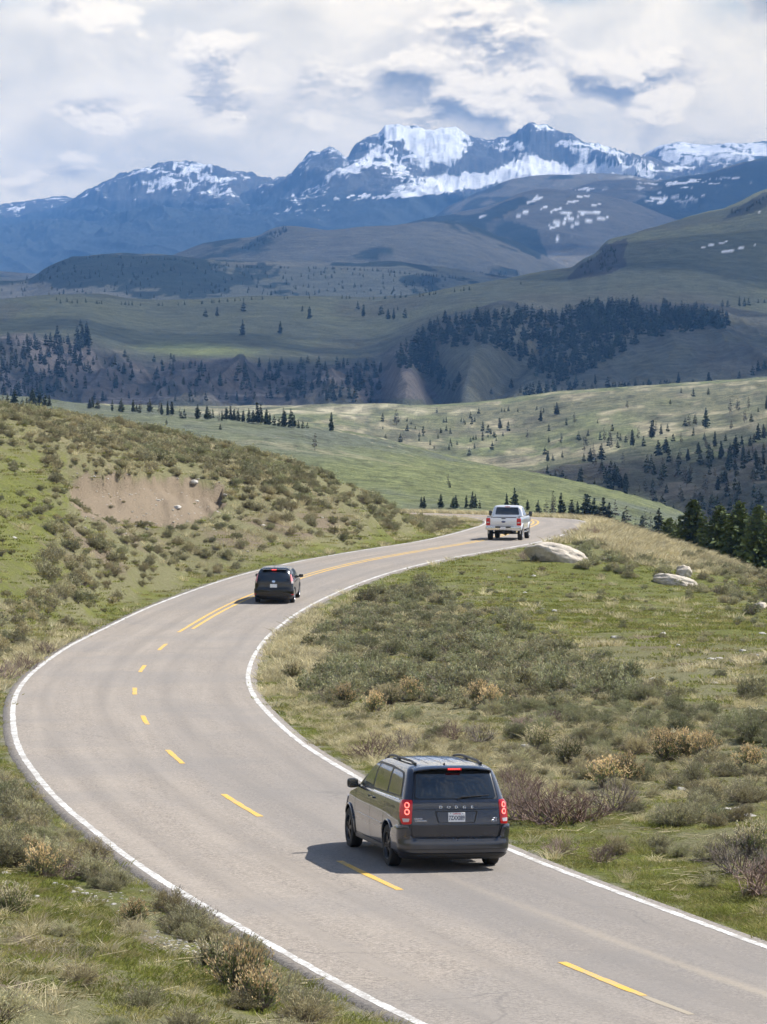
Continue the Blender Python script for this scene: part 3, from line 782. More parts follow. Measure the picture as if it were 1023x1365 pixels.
def cF(s):
    sn, h, k = snow_common(s, 258, 40, 201)
    px, py = s.px + 6 * h, s.py + 3 * h
    B = lambda *a: blob(px, py, *a)
    sn = sn + .42 * B(585, 190, 60, 20, 8) + .35 * B(520, 178, 16, 10, 0) + .40 * B(487, 215, 36, 7, -38) + .5 * B(640, 238, 110, 12, -9) + .35 * B(700, 228, 50, 10, -8) \
        + .42 * B(560, 258, 60, 5, -10) + .22 * B(530, 215, 24, 20, 60) + .22 * B(440, 225, 20, 26, 60) + .22 * B(400, 262, 40, 8, -30) + .32 * B(790, 228, 60, 9, 5) + .28 * B(760, 196, 30, 6, 24) + .2 * B(850, 228, 50, 9, 5) \
        + .25 * B(420, 276, 80, 9, -8) * (k > -.2) + .18 * B(500, 290, 90, 8, -6)
    sn = sn - .55 * B(645, 208, 28, 22, 30) - .45 * B(530, 200, 24, 12, 40) * (k < .25) - .6 * B(708, 184, 26, 7, 6) - .5 * B(740, 205, 26, 9, 20) - .35 * B(430, 218, 22, 12, -40) - .4 * B(480, 245, 40, 12, 0) - .5 * B(560, 275, 100, 9, 0) - .35 * B(470, 200, 10, 9, -30)
    sn = np.where(s.py > 296, sn - .35, sn)
    wood = sstep(248, 268, s.py + 10 * h)
    return np.zeros(s.X.shape + (3,)) + .1, {'snow': sn, 'wood': wood}
SHEETS['F'] = sheet('snow_mountain',
    [([(-400, 470), (1400, 470)], 13200),
     ([(-400, 350), (0, 350), (300, 330), (600, 290), (800, 270), (1400, 280)], 14800),
     ([(-400, 330), (0, 320), (330, 290), (380, 262), (430, 235), (520, 225), (640, 228), (740, 222), (860, 236), (1000, 245), (1400, 260)], 16200),
     ([(-400, 320), (0, 310), (280, 285), (350, 255), (372, 245), (388, 240), (398, 226), (412, 212), (425, 208), (440, 201), (452, 206), (464, 214), (474, 197), (492, 186), (508, 178), (513, 170), (530, 169), (540, 172), (556, 173), (566, 177), (590, 172), (610, 172), (622, 178), (632, 182), (650, 189), (672, 190), (684, 188), (694, 180), (705, 174), (716, 177), (728, 180), (742, 186), (760, 192), (782, 202), (800, 206), (826, 211), (850, 213), (880, 224), (940, 232), (1023, 238), (1400, 262)], 17600)],
    250, 1.1, dF(230, 900, 211), cF, M_SNOW, csm=1.5)
def cF2(s):
    sn, h, k = snow_common(s, 262, 34, 221)
    px, py = s.px + 6 * h, s.py + 3 * h
    B = lambda *a: blob(px, py, *a)
    sn = sn + .16 * B(250, 250, 60, 16, 10) + .15 * B(310, 262, 50, 18, 14) + .20 * B(170, 256, 50, 8, -14) + .16 * B(240, 232, 30, 6, 0) - .10 + .22 * B(290, 300, 40, 12, 20) * (k > 0) + .3 * B(190, 262, 50, 5, -25) + .2 * B(50, 300, 60, 6, -15)
    sn = sn + .2 * B(60, 268, 50, 6, -6) - .4 * B(150, 310, 130, 22, -6) - .35 * B(345, 248, 18, 8, 0) - .3 * B(290, 229, 14, 5, 0)
    wood = sstep(258, 285, s.py + 10 * h)
    return np.zeros(s.X.shape + (3,)) + .1, {'snow': sn, 'wood': wood}
SHEETS['F2'] = sheet('snowy_mountain_ridge',
    [([(-400, 470), (1400, 470)], 14200),
     ([(-400, 350), (0, 350), (300, 330), (600, 350), (1400, 400)], 15800),
     ([(-400, 300), (0, 300), (60, 285), (110, 272), (160, 262), (240, 250), (330, 258), (400, 280), (600, 330), (1400, 380)], 17200),
     ([(-400, 290), (-60, 282), (20, 284), (60, 279), (96, 268), (110, 258), (130, 250), (160, 242), (200, 233), (228, 226), (250, 224), (268, 228), (290, 225), (310, 231), (335, 239), (360, 244), (390, 246), (440, 270), (600, 320), (1400, 370)], 18600)],
    200, 1.2, dF(190, 850, 231), cF2, M_SNOW, csm=3)
def cF3(s):
    sn, h, k = snow_common(s, 250, 50, 241)
    sn = sn + .12 * h + .04 + .35 * blob(s.px, s.py, 50, 272, 80, 7, -3)
    wood = sstep(.1, .5, k)
    return np.zeros(s.X.shape + (3,)) + .1, {'snow': sn, 'wood': wood}
SHEETS['F3'] = sheet('distant_snow_ridge',
    [([(-400, 470), (1400, 470)], 17500),
     ([(-400, 300), (0, 300), (400, 320), (800, 240), (1023, 225), (1400, 230)], 18600),
     ([(-400, 262), (-100, 275), (0, 275), (50, 268), (88, 263), (100, 268), (130, 276), (300, 300), (600, 300), (800, 215), (850, 210), (868, 203), (890, 195), (910, 192), (940, 194), (970, 193), (1000, 194), (1023, 191), (1100, 186), (1400, 200)], 19800)],
    120, 1.4, dF(90, 800, 251), cF3, M_SNOW, csm=3)

# broad floor under everything, out to the horizon
def floor():
    n = 120
    r = np.r_[0, np.geomspace(60, 22500, 60)]; a = np.linspace(0, 2 * np.pi, n + 1)
    X = r[:, None] * np.sin(a)[None]; Y = r[:, None] * np.cos(a)[None] + 60
    Z = -34 - .0008 * r[:, None] + 6 * fbm(X / 700, Y / 700, 3, 261)
    back = np.clip((-Y - 60) / 3000, 0, 1)
    Z = Z + back * 120 * (ridged(X / 1800, Y / 1800, 4, 263))
    me = npmesh('terrain', np.stack([X, Y, Z], -1).reshape(-1, 3), grid_faces(len(r), n + 1)[:, ::-1], True, {'alb': np.tile([.13, .14, .085], (X.size, 1))})
    if me.polygons[5].normal.z < 0: me.flip_normals()
    tag(link('terrain', me, M_H4), kind='structure')
floor()

# ------------------------------------------------------------------ air
def haze():
    me = bpy.data.meshes.new('haze'); bm = bmesh.new(); bmesh.ops.create_cube(bm, size=1)
    for v in bm.verts:
        v.co.x *= 47000; v.co.y *= 47000; v.co.z = -140 if v.co.z < 0 else 1800
    bm.to_mesh(me); bm.free()
    m = bpy.data.materials.new('haze_air'); m.use_nodes = True; t = m.node_tree; t.nodes.clear()
    out = t.nodes.new('ShaderNodeOutputMaterial'); v = t.nodes.new('ShaderNodeVolumePrincipled')
    v.inputs['Color'].default_value = HAZE_COL; v.inputs['Density'].default_value = HAZE_D; v.inputs['Anisotropy'].default_value = HAZE_G
    t.links.new(v.outputs[0], out.inputs['Volume'])
    o = link('haze', me, m); tag(o, 'pale blue haze in the air over the whole valley', None, kind='stuff')
HAZE_COL = (.15, .39, .90, 1); HAZE_D = 5.8e-5; HAZE_G = 0.2
haze()

# ------------------------------------------------------------------ sky and sun
SUN_EL, SUN_AZ = 50.0, 22.0       # azimuth measured from +X towards +Y
def world():
    w = bpy.data.worlds.new('World'); SC.world = w; w.use_nodes = True
    t = NT('w', w.node_tree)
    out = t.n('ShaderNodeOutputWorld')
    sky = t.n('ShaderNodeTexSky', sky_type='NISHITA', sun_disc=False, sun_elevation=R(SUN_EL), sun_rotation=R(90 - SUN_AZ), altitude=1900, air_density=1.0, dust_density=.6, ozone_density=1.0)
    skyc = t.n('ShaderNodeMix', {0: 1.0, 6: sky.outputs[0], 7: (SKYK, SKYK, SKYK, 1)}, data_type='RGBA', blend_type='MULTIPLY').outputs[2]
    g = t.n('ShaderNodeTexCoord').outputs['Generated']
    s = t.n('ShaderNodeSeparateXYZ', {0: g})
    el = t.math('ARCTAN2', s.outputs[2], t.math('SQRT', t.math('ADD', t.math('MULTIPLY', s.outputs[0], s.outputs[0]), t.math('MULTIPLY', s.outputs[1], s.outputs[1]))))
    az = t.math('ARCTAN2', s.outputs[0], s.outputs[1])
    elc = t.math('MAXIMUM', el, 0.0)
    v = t.math('LOGARITHM', t.math('ADD', elc, .04), 2.718)      # cloud cells shrink towards the horizon
    def cl_(da, dv):
        p = t.n('ShaderNodeCombineXYZ', {0: t.math('MULTIPLY', t.math('ADD', az, da), 17.0), 1: t.math('MULTIPLY', t.math('ADD', v, dv), 3.9), 2: 3.3}).outputs[0]
        puff = t.n('ShaderNodeTexVoronoi', {'Vector': t.n('ShaderNodeVectorMath', {0: p, 1: t.n('ShaderNodeVectorMath', {0: t.n('ShaderNodeTexNoise', {'Vector': p, 'Scale': 3.5, 'Detail': 5.0}).outputs['Color'], 'Scale': .42}, operation='SCALE').outputs[0]}, operation='ADD').outputs[0], 'Scale': 2.6, 'Smoothness': .6}, feature='SMOOTH_F1').outputs['Distance']
        return t.math('ADD', t.math('ADD', t.math('MULTIPLY', t.noise(.75, 2, .5, p), .42), t.math('MULTIPLY', t.noise(2.3, 9, .6, p, .2), .46)), t.math('MULTIPLY', t.math('SUBTRACT', .55, puff), .30))
    # banks of cloud and gaps between them: azimuth, elevation, half widths (radians), strength
    def bank(lst):
        tot = 0.0
        for qx, qy, wx, wy, amp in lst:
            a = t.math('MULTIPLY', t.math('SUBTRACT', az, (qx - CX) / F), F / wx); b = t.math('MULTIPLY', t.math('SUBTRACT', el, (YH - qy) / F), F / wy)
            r = t.math('ADD', t.math('MULTIPLY', a, a), t.math('MULTIPLY', b, b))
            e = t.math('MULTIPLY', t.math('POWER', 2.718, t.math('MULTIPLY', r, -1.0)), amp)
            tot = e if isinstance(tot, float) else t.math('ADD', tot, e)
        return tot
    bias = bank([(105, 150, 75, 24, .17), (300, 150, 110, 30, .11), (470, 110, 110, 36, .12), (850, 112, 150, 26, .20), (700, 70, 110, 34, .10), (930, 70, 110, 30, .10), (110, 20, 130, 20, .13), (620, 30, 70, 26, .10), (250, 60, 120, 16, .05), (560, 150, 160, 16, .06),
                 (250, 200, 220, 26, -.10), (30, 90, 90, 50, -.08), (930, 165, 160, 18, -.05), (380, 30, 120, 40, -.05), (860, 30, 60, 18, -.10)])
    gap = bank([(1000, 12, 60, 22, 1.0), (745, 0, 60, 14, .8), (160, 25, 70, 12, .45), (20, 10, 60, 10, .4)])
    d0 = t.math('ADD', cl_(0, 0), bias); d1 = t.math('ADD', cl_(.0022, .032), bias)
    d2 = t.math('ADD', cl_(.0006, .010), bias)
    lit = t.math('ADD', t.math('MULTIPLY', t.maprange(t.math('SUBTRACT', d0, d1), -.045, .05, 0, 1, True), .68), t.math('MULTIPLY', t.maprange(t.math('SUBTRACT', d0, d2), -.02, .02, 0, 1, True), .32))
    body = t.maprange(d0, .455, .52, 0, 1, True)
    thick = t.maprange(d0, .48, .62, 0, 1, True)
    grey = t.mix(thick, (.72, .73, .76), (.27, .30, .36))
    cloud = t.mix(lit, grey, (1.16, 1.14, 1.09))
    veil = t.mix(t.maprange(t.noise(1.3, 7, .6, t.n('ShaderNodeCombineXYZ', {0: t.math('MULTIPLY', az, 26.0), 1: t.math('MULTIPLY', v, 6.0), 2: 9.0}).outputs[0], .3), .38, .60), (.80, .81, .81), (1.06, 1.05, 1.02))
    blue = t.mix(t.maprange(d0, .36, .52), (.40, .50, .62), (.66, .72, .78))
    base = t.mix(t.math('MULTIPLY', gap, t.maprange(d0, .56, .47, 0, 1)), veil, blue)
    cc = t.mix(body, base, cloud)
    # the long path through the valley air takes blue out of the light low down
    warm = t.mix(t.maprange(el, .06, .40), (1.66 * CLOUD, 1.42 * CLOUD, .98 * CLOUD), (CLOUD, CLOUD, CLOUD))
    cc = t.n('ShaderNodeMix', {0: 1.0, 6: cc, 7: warm}, data_type='RGBA', blend_type='MULTIPLY').outputs[2]
    hi = t.math('MULTIPLY', body, .35)
    up = t.mix(hi, skyc, t.n('ShaderNodeMix', {0: 1.0, 6: cloud, 7: (CLOUD * .7, CLOUD * .7, CLOUD * .7, 1)}, data_type='RGBA', blend_type='MULTIPLY').outputs[2])
    fin = t.mix(t.maprange(el, .16, .55, 0, 1, True), cc, up)
    bg = t.n('ShaderNodeBackground', {0: fin, 1: 1.0})
    t.t.links.new(bg.outputs[0], out.inputs[0])
SKYK = .09
CLOUD = .70
world()
def shade_clouds():
    """thin unseen cumulus above the haze, placed to shade the hills across the valley"""
    m = bpy.data.materials.new('cloud_vapour'); m.use_nodes = True; t = m.node_tree; t.nodes.clear()
    o_ = t.nodes.new('ShaderNodeOutputMaterial'); mx = t.nodes.new('ShaderNodeMixShader'); tr = t.nodes.new('ShaderNodeBsdfTransparent'); df = t.nodes.new('ShaderNodeBsdfDiffuse')
    df.inputs[0].default_value = (.9, .9, .9, 1); mx.inputs[0].default_value = .35
    t.links.new(tr.outputs[0], mx.inputs[1]); t.links.new(df.outputs[0], mx.inputs[2]); t.links.new(mx.outputs[0], o_.inputs[0])
    H = 2450.0; k = H / math.tan(R(SUN_EL)); ox, oy = math.cos(R(SUN_AZ)) * k, math.sin(R(SUN_AZ)) * k
    for i, (gx, gy, gz, rx, ry) in enumerate(((-250, 2850, 50, 560, 360), (90, 2620, 30, 360, 300), (360, 2900, 50, 460, 400), (0, 3500, 100, 900, 420), (450, 3950, 150, 520, 420), (-300, 950, 0, 150, 240), (120, 1240, 0, 95, 190), (-500, 5600, 100, 900, 1000), (560, 5800, 100, 620, 900), (0, 7900, 150, 1500, 1100), (150, 10200, 250, 1500, 1000), (1100, 12000, 300, 900, 900))):
        bm = bmesh.new(); bmesh.ops.create_icosphere(bm, subdivisions=5, radius=1)
        co = np.array([v.co for v in bm.verts])
        f = 1 + .30 * fbm(co[:, 0] * 2 + i * 7, co[:, 1] * 2 + co[:, 2], 4, 400 + i)
        co = co * f[:, None] * np.array([rx, ry, 130]); co[:, 2] = np.maximum(co[:, 2], -40)
        for v, c in zip(bm.verts, co): v.co = c
        me = bpy.data.meshes.new('cloud'); bm.to_mesh(me); bm.free()
        s_ = 1 - gz / H
        o = link('cloud', me, m); o.location = (gx + ox * s_, gy + oy * s_, H); tag(o, kind='structure')
shade_clouds()
sun = bpy.data.lights.new('sun', 'SUN'); sun.energy = 4.8; sun.angle = R(.55); sun.color = (1, .955, .88)
suno = bpy.data.objects.new('sun', sun); COL.objects.link(suno)
sd = Vector((math.cos(R(SUN_AZ)) * math.cos(R(SUN_EL)), math.sin(R(SUN_AZ)) * math.cos(R(SUN_EL)), math.sin(R(SUN_EL))))
suno.rotation_euler = sd.to_track_quat('Z', 'Y').to_euler()
suno.location = (60, 20, 80)

SC.view_settings.view_transform = 'Standard'; SC.view_settings.look = 'None'; SC.view_settings.gamma = 1
SC.view_settings.exposure = .9
SC.view_settings.use_curve_mapping = False
SC.cycles.use_denoising = True
SC.cycles.use_adaptive_sampling = True; SC.cycles.adaptive_threshold = .03
SC.cycles.max_bounces = 4; SC.cycles.diffuse_bounces = 2; SC.cycles.glossy_bounces = 3; SC.cycles.transmission_bounces = 3; SC.cycles.transparent_max_bounces = 16
SC.cycles.volume_bounces = 0
# ------------------------------------------------------------------ vegetation kit
def rnd_dirs(n, up=0.0, r=rng):
    v = r.normal(size=(n, 3)); v[:, 2] = np.abs(v[:, 2]) + up
    return v / np.linalg.norm(v, axis=1)[:, None]
def leaf_quads(P, Dr, L, W, r=rng, droop=0.0):
    """diamond leaves at P along Dr"""
    n = len(P)
    side = np.cross(Dr, r.normal(size=(n, 3))); side /= np.linalg.norm(side, axis=1)[:, None] + 1e-9
    L = np.broadcast_to(L, n)[:, None]; W = np.broadcast_to(W, n)[:, None]
    tip = P + Dr * L; tip[:, 2] -= droop * L[:, 0]
    mid = P + Dr * L * .55
    co = np.stack([P, mid + side * W, tip, mid - side * W], 1).reshape(-1, 3)
    f = np.arange(4 * n).reshape(-1, 4)
    return co, f
def blade_quads(P, tip, W, bend, r=rng):
    """blades of two quads from P to tip, bowing by bend"""
    n = len(P); d = tip - P
    side = np.cross(d, r.normal(size=(n, 3))); side /= np.linalg.norm(side, axis=1)[:, None] + 1e-9
    W = np.broadcast_to(W, n)[:, None]
    mid = P + d * .55 + bend
    co = np.stack([P - side * W, P + side * W, mid - side * W * .8, mid + side * W * .8, tip], 1).reshape(-1, 3)
    b = np.arange(n)[:, None] * 5
    f1 = np.concatenate([b, b + 1, b + 3, b + 2], 1); f2 = np.concatenate([b + 2, b + 3, b + 4, b + 4], 1)
    return co, f1, f2
class Veg:
    def __init__(s): s.co = []; s.f = []; s.m = []; s.t = []; s.n = 0
    def add(s, co, f, mat=0, tint=None, r=rng):
        k = f.shape[1]
        if k == 3: f = np.c_[f, f[:, 2]]
        s.co.append(co); s.f.append(f + s.n); s.n += len(co)
        s.m.append(np.full(len(f), mat))
        s.t.append(tint if tint is not None else np.repeat(r.random(len(f)), len(co) // max(len(f), 1))[:len(co)] if len(co) % max(len(f), 1) == 0 else r.random(len(co)))
    def tri_stem(s, a, b, r0, r1, mat=1):
        a, b = np.asarray(a, float), np.asarray(b, float)
        d = b - a; n = len(a)
        u = np.cross(d, [.3, .2, 1.0]); u /= np.linalg.norm(u, axis=1)[:, None] + 1e-9
        v = np.cross(d, u); v /= np.linalg.norm(v, axis=1)[:, None] + 1e-9
        ang = np.array([0, 2.094, 4.189])
        ring = np.cos(ang)[None, :, None] * u[:, None] + np.sin(ang)[None, :, None] * v[:, None]
        r0 = np.broadcast_to(r0, n)[:, None, None]; r1 = np.broadcast_to(r1, n)[:, None, None]
        co = np.concatenate([a[:, None] + ring * r0, b[:, None] + ring * r1], 1).reshape(-1, 3)
        b6 = np.arange(n)[:, None] * 6
        f = np.concatenate([b6 + np.array([[0, 1, 4, 3]]), b6 + np.array([[1, 2, 5, 4]]), b6 + np.array([[2, 0, 3, 5]])], 0)
        s.co.append(co); s.f.append(f + s.n); s.n += len(co); s.m.append(np.full(len(f), mat)); s.t.append(rng.random(len(co)))
    def mesh(s, name, mats, smooth=False):
        co = np.concatenate(s.co); f = np.concatenate(s.f); m = np.concatenate(s.m); t = np.concatenate(s.t)
        me = bpy.data.meshes.new(name)
        tri = f[:, 2] == f[:, 3]
        nl = np.where(tri, 3, 4); ls = np.r_[0, np.cumsum(nl)[:-1]]
        keep = np.ones(f.shape, bool); keep[tri, 3] = False
        li = f[keep].astype(np.int32)
        me.vertices.add(len(co)); me.vertices.foreach_set('co', co.astype(np.float32).ravel())
        me.loops.add(len(li)); me.loops.foreach_set('vertex_index', li)
        me.polygons.add(len(f)); me.polygons.foreach_set('loop_start', ls.astype(np.int32)); me.polygons.foreach_set('material_index', m.astype(np.int32))
        me.update(calc_edges=True)
        at = me.attributes.new('tint', 'FLOAT', 'POINT'); at.data.foreach_set('value', t.astype(np.float32))
        for q in mats: me.materials.append(q)
        return me

def leaf_mat(name, a, b, c, rough=.75, rv=.35, back=.0):
    """leaves vary from a to b by leaf, and the whole plant leans towards c by its random number"""
    t = NT(name)
    rn = t.n('ShaderNodeObjectInfo').outputs['Random']
    col = t.mix(t.attr('tint', 'Fac'), a, b)
    col = t.mix(t.maprange(rn, .35, 1.0, 0, .8), col, c)
    v = t.maprange(t.math('FRACT', t.math('MULTIPLY', rn, 7.31)), 0, 1, 1 - rv, 1 + rv)
    col = t.mix(1.0, col, t.n('ShaderNodeCombineColor', {0: v, 1: v, 2: v}).outputs[0], 'MULTIPLY')
    bs = t.bsdf(col, rough, 0, None, **{'Specular IOR Level': .2})
    if back:
        tr = t.n('ShaderNodeBsdfTranslucent', {0: col}); mx = t.n('ShaderNodeMixShader', {0: back})
        t.t.links.new(bs.outputs[0], mx.inputs[1]); t.t.links.new(tr.outputs[0], mx.inputs[2]); t.t.links.new(mx.outputs[0], t.out.inputs[0])
    return t.m
ML_SAGE = leaf_mat('sage_leaf', (.225, .215, .112), (.46, .43, .26), (.38, .32, .18), back=.25)
ML_SAGED = leaf_mat('green_sage_leaf', (.165, .178, .085), (.33, .33, .185), (.32, .29, .165), back=.25)
ML_TWIG = leaf_mat('grey_twig', (.13, .105, .085), (.24, .205, .175), (.2, .16, .13))
ML_RED = leaf_mat('reddish_twig', (.17, .115, .095), (.34, .27, .235), (.24, .16, .13))
ML_STRAW = leaf_mat('straw', (.40, .34, .19), (.68, .61, .40), (.48, .41, .23), back=.3)
ML_HEAD = leaf_mat('tan_seed_head', (.55, .38, .18), (.78, .62, .36), (.62, .46, .24), back=.2)
ML_GRASS = leaf_mat('fresh_grass', (.135, .158, .028), (.28, .29, .075), (.36, .30, .14), back=.35)
ML_GREEN = leaf_mat('rabbitbrush_leaf', (.16, .19, .07), (.26, .28, .12), (.24, .23, .12), back=.25)
ML_NEEDLE = leaf_mat('pine_needles', (.040, .062, .018), (.13, .165, .050), (.09, .11, .04), rv=.3, back=.12)
ML_NEEDLEF = leaf_mat('distant_needles', (.026, .040, .025), (.062, .082, .046), (.065, .072, .05), rv=.35)
ML_SNAGF = leaf_mat('thin_grey_foliage', (.07, .078, .055), (.13, .13, .10), (.12, .10, .085), rv=.3)
ML_BARK = leaf_mat('conifer_bark', (.075, .058, .045), (.15, .12, .10), (.11, .09, .08))

def sage_mesh(name, seed, ncl, nl, L, W, mats, flat=.75, stems=16, twiggy=0.0):
    r = np.random.default_rng(seed); v = Veg()
    d = rnd_dirs(ncl, .15, r)
    lump = .78 + .3 * fbm(d[:, 0] * 2.2 + seed, d[:, 1] * 2.2 + d[:, 2] * 2, 2, seed)
    rad = lump * (r.random(ncl) ** .35)
    C = d * rad[:, None]; C[:, 2] *= flat; C[:, 2] += .08
    P = np.repeat(C, nl, 0) + r.normal(size=(ncl * nl, 3)) * .055
    dd = np.repeat(d, nl, 0) * .55 + r.normal(size=(ncl * nl, 3)) * .55; dd[:, 2] += .45
    dd /= np.linalg.norm(dd, axis=1)[:, None]
    P[:, 2] = np.maximum(P[:, 2], .02)
    co, f = leaf_quads(P, dd, L * r.uniform(.6, 1.3, len(P)), W, r)
    tint = np.repeat(np.clip(np.repeat(r.random(ncl), nl) * .7 + r.random(ncl * nl) * .4, 0, 1), 4)
    v.add(co, f, 0, tint)
    k = r.choice(ncl, min(ncl, stems * 3), replace=False)
    base = r.normal(size=(len(k), 3)) * .07; base[:, 2] = -.1
    v.tri_stem(base, C[k] * np.array([.85, .85, .8]), .022, .008, 1)
    if twiggy:
        n = int(twiggy * 120); dt = rnd_dirs(n, .25, r); a = dt * r.uniform(.2, .6, n)[:, None]; b = dt * r.uniform(.85, 1.15, n)[:, None] + r.normal(size=(n, 3)) * .1
        a[:, 2] *= flat; b[:, 2] *= flat; a[:, 2] += .03; b[:, 2] = np.maximum(b[:, 2], .03)
        v.tri_stem(a, b, .009, .004, 1)
    return v.mesh(name, mats)
def bare_mesh(name, seed, n, mats, w=.008):
    r = np.random.default_rng(seed); v = Veg()
    m = n // 8
    d = rnd_dirs(m, .45, r); base = r.normal(size=(m, 3)) * .12; base[:, 2] = -.05
    e = base + d * r.uniform(.5, .75, m)[:, None]; v.tri_stem(base, e, w * 2, w * 1.2, 0)
    src = e
    for lev, (cnt, ln, ww) in enumerate(((3, .28, 1.0), (3, .2, .7))):
        k = np.repeat(np.arange(len(src)), cnt)
        d2 = d[k] * .6 + r.normal(size=(len(k), 3)) * .45; d2[:, 2] += .25; d2 /= np.linalg.norm(d2, axis=1)[:, None]
        q = src[k] - d[k] * r.uniform(0, .2, len(k))[:, None]
        e2 = q + d2 * ln * r.uniform(.6, 1.3, len(k))[:, None]
        v.tri_stem(q, e2, w * ww, w * ww * .5, 0); src, d = e2, d2
    return v.mesh(name, mats)
def tuft_mesh(name, seed, n, rad, h, w, mats, lean=.35, spread=1.0):
    r = np.random.default_rng(seed); v = Veg()
    a = r.uniform(0, 6.283, n); q = np.sqrt(r.random(n)) * rad
    P = np.stack([np.cos(a) * q, np.sin(a) * q, np.full(n, -.02)], 1)
    hh = h * r.uniform(.45, 1.15, n)
    ld = np.stack([np.cos(a), np.sin(a)], 1) * (q / max(rad, 1e-6))[:, None] * spread + r.normal(size=(n, 2)) * .7
    tip = P + np.c_[ld * (hh * lean)[:, None], hh]
    bend = np.c_[-ld * (hh * lean * .25)[:, None], hh * .05]
    co, f1, f2 = blade_quads(P, tip, w * r.uniform(.7, 1.3, n), bend, r)
    tint = np.repeat(r.random(n), 5)
    v.add(co, np.concatenate([f1, f2]), 0, tint)
    return v.mesh(name, mats)
def rabbit_mesh(name, seed, n, mats, w=.012):
    """upright broom: green stems with tan heads"""
    r = np.random.default_rng(seed); v = Veg()
    d = rnd_dirs(n, .9, r); base = r.normal(size=(n, 3)) * .12; base[:, 2] = 0
    ln = r.uniform(.6, 1.05, n)
    e = base + d * ln[:, None]
    v.tri_stem(base, e, w, w * .5, 1)
    k = np.repeat(np.arange(n), 7)
    f_ = r.uniform(.3, .85, len(k))[:, None]
    P = base[k] + (e - base)[k] * f_
    dd = d[k] + r.normal(size=(len(k), 3)) * .5; dd /= np.linalg.norm(dd, axis=1)[:, None]
    co, f = leaf_quads(P, dd, .11, .018 + w * .5, r); v.add(co, f, 0, np.repeat(r.random(len(k)), 4))
    k = np.repeat(np.arange(n), 6)
    P = e[k] + r.normal(size=(len(k), 3)) * .03 - d[k] * r.uniform(0, .16, len(k))[:, None]
    dd = d[k] + r.normal(size=(len(k), 3)) * .35; dd /= np.linalg.norm(dd, axis=1)[:, None]
    co, f = leaf_quads(P, dd, .075, .016 + w * .4, r); v.add(co, f, 2, np.repeat(r.random(len(k)), 4))
    return v.mesh(name, mats)

def conifer_parts(seed, levels, br, seg, spread, sparse=0.0, qL=.10, qW=.035, gap=.12, mats=None, open_top=False, taper=.85):
    """unit-height tree: crown of drooping boughs with needle clumps, and a trunk"""
    r = np.random.default_rng(seed)
    cr, tk = Veg(), Veg()
    lean = r.normal(size=2) * .015
    hs = np.linspace(0, 1, 7)
    ax = np.stack([lean[0] * hs + .006 * np.sin(hs * 7 + seed), lean[1] * hs + .006 * np.cos(hs * 5 + seed), hs * .985 - .01], 1)
    rr = .018 * (1 - hs * .88) * (1.15 if not sparse else .8)
    tk.tri_stem(ax[:-1], ax[1:], rr[:-1], rr[1:], 0)
    Ps, Ds, Ls = [], [], []
    for i in range(levels):
        h = gap + (1 - gap) * (i + r.uniform(-.3, .3)) / levels
        if h > .985: continue
        env = spread * (min(1.0, (1 - h) * 1.05 + .02) ** taper) * (sstep(gap - .08, gap + .14, h) * .5 + .5)
        nb = max(3, int(round(br * (.6 + .5 * (1 - h)))))
        a0 = r.uniform(0, 6.28)
        for b in range(nb):
            if r.random() < sparse: continue
            a = a0 + 6.283 * b / nb + r.normal() * .25
            ln = env * r.uniform(.55, 1.18)
            up = .35 - .75 * (1 - h) * .55 + r.normal() * .1
            o = np.array([lean[0] * h, lean[1] * h, h])
            dv = np.array([math.cos(a), math.sin(a), up * .6]); dv /= np.linalg.norm(dv)
            e = o + dv * ln
            tk.tri_stem(o[None], e[None], .004, .0015, 0)
            ns = max(1, int(round(seg * ln / spread + .6)))
            for s_ in range(ns):
                f = (s_ + .6) / ns
                for q in range(3 if seg > 2 else 2):
                    p = o + dv * ln * (f + r.normal() * .1) + r.normal(size=3) * .012
                    d2 = dv * .8 + r.normal(size=3) * .45 + np.array([0, 0, .12]); d2 /= np.linalg.norm(d2)
                    Ps.append(p - d2 * qL * .35); Ds.append(d2); Ls.append(qL * r.uniform(.6, 1.25) * (1.1 - .45 * h))
    top = np.array([lean[0], lean[1], .93])
    for q in range(5):
        Ps.append(top); d2 = np.array([r.normal() * .15, r.normal() * .15, 1.]); Ds.append(d2 / np.linalg.norm(d2)); Ls.append(.07)
    Ps, Ds, Ls = np.array(Ps), np.array(Ds), np.array(Ls)
    co, f = leaf_quads(Ps, Ds, Ls, qW * (Ls / qL), r, .12)
    cr.add(co, f, 0, np.repeat(r.random(len(Ps)), 4))
    return cr, tk
def merged(name, cr, tk, mats):
    v = Veg(); v.co = cr.co + [c for c in tk.co]; v.n = 0
    v.f = list(cr.f) + [f + cr.n for f in tk.f]; v.m = list(cr.m) + [m * 0 + 1 for m in tk.m]; v.t = cr.t + tk.t
    return v.mesh(name, mats)

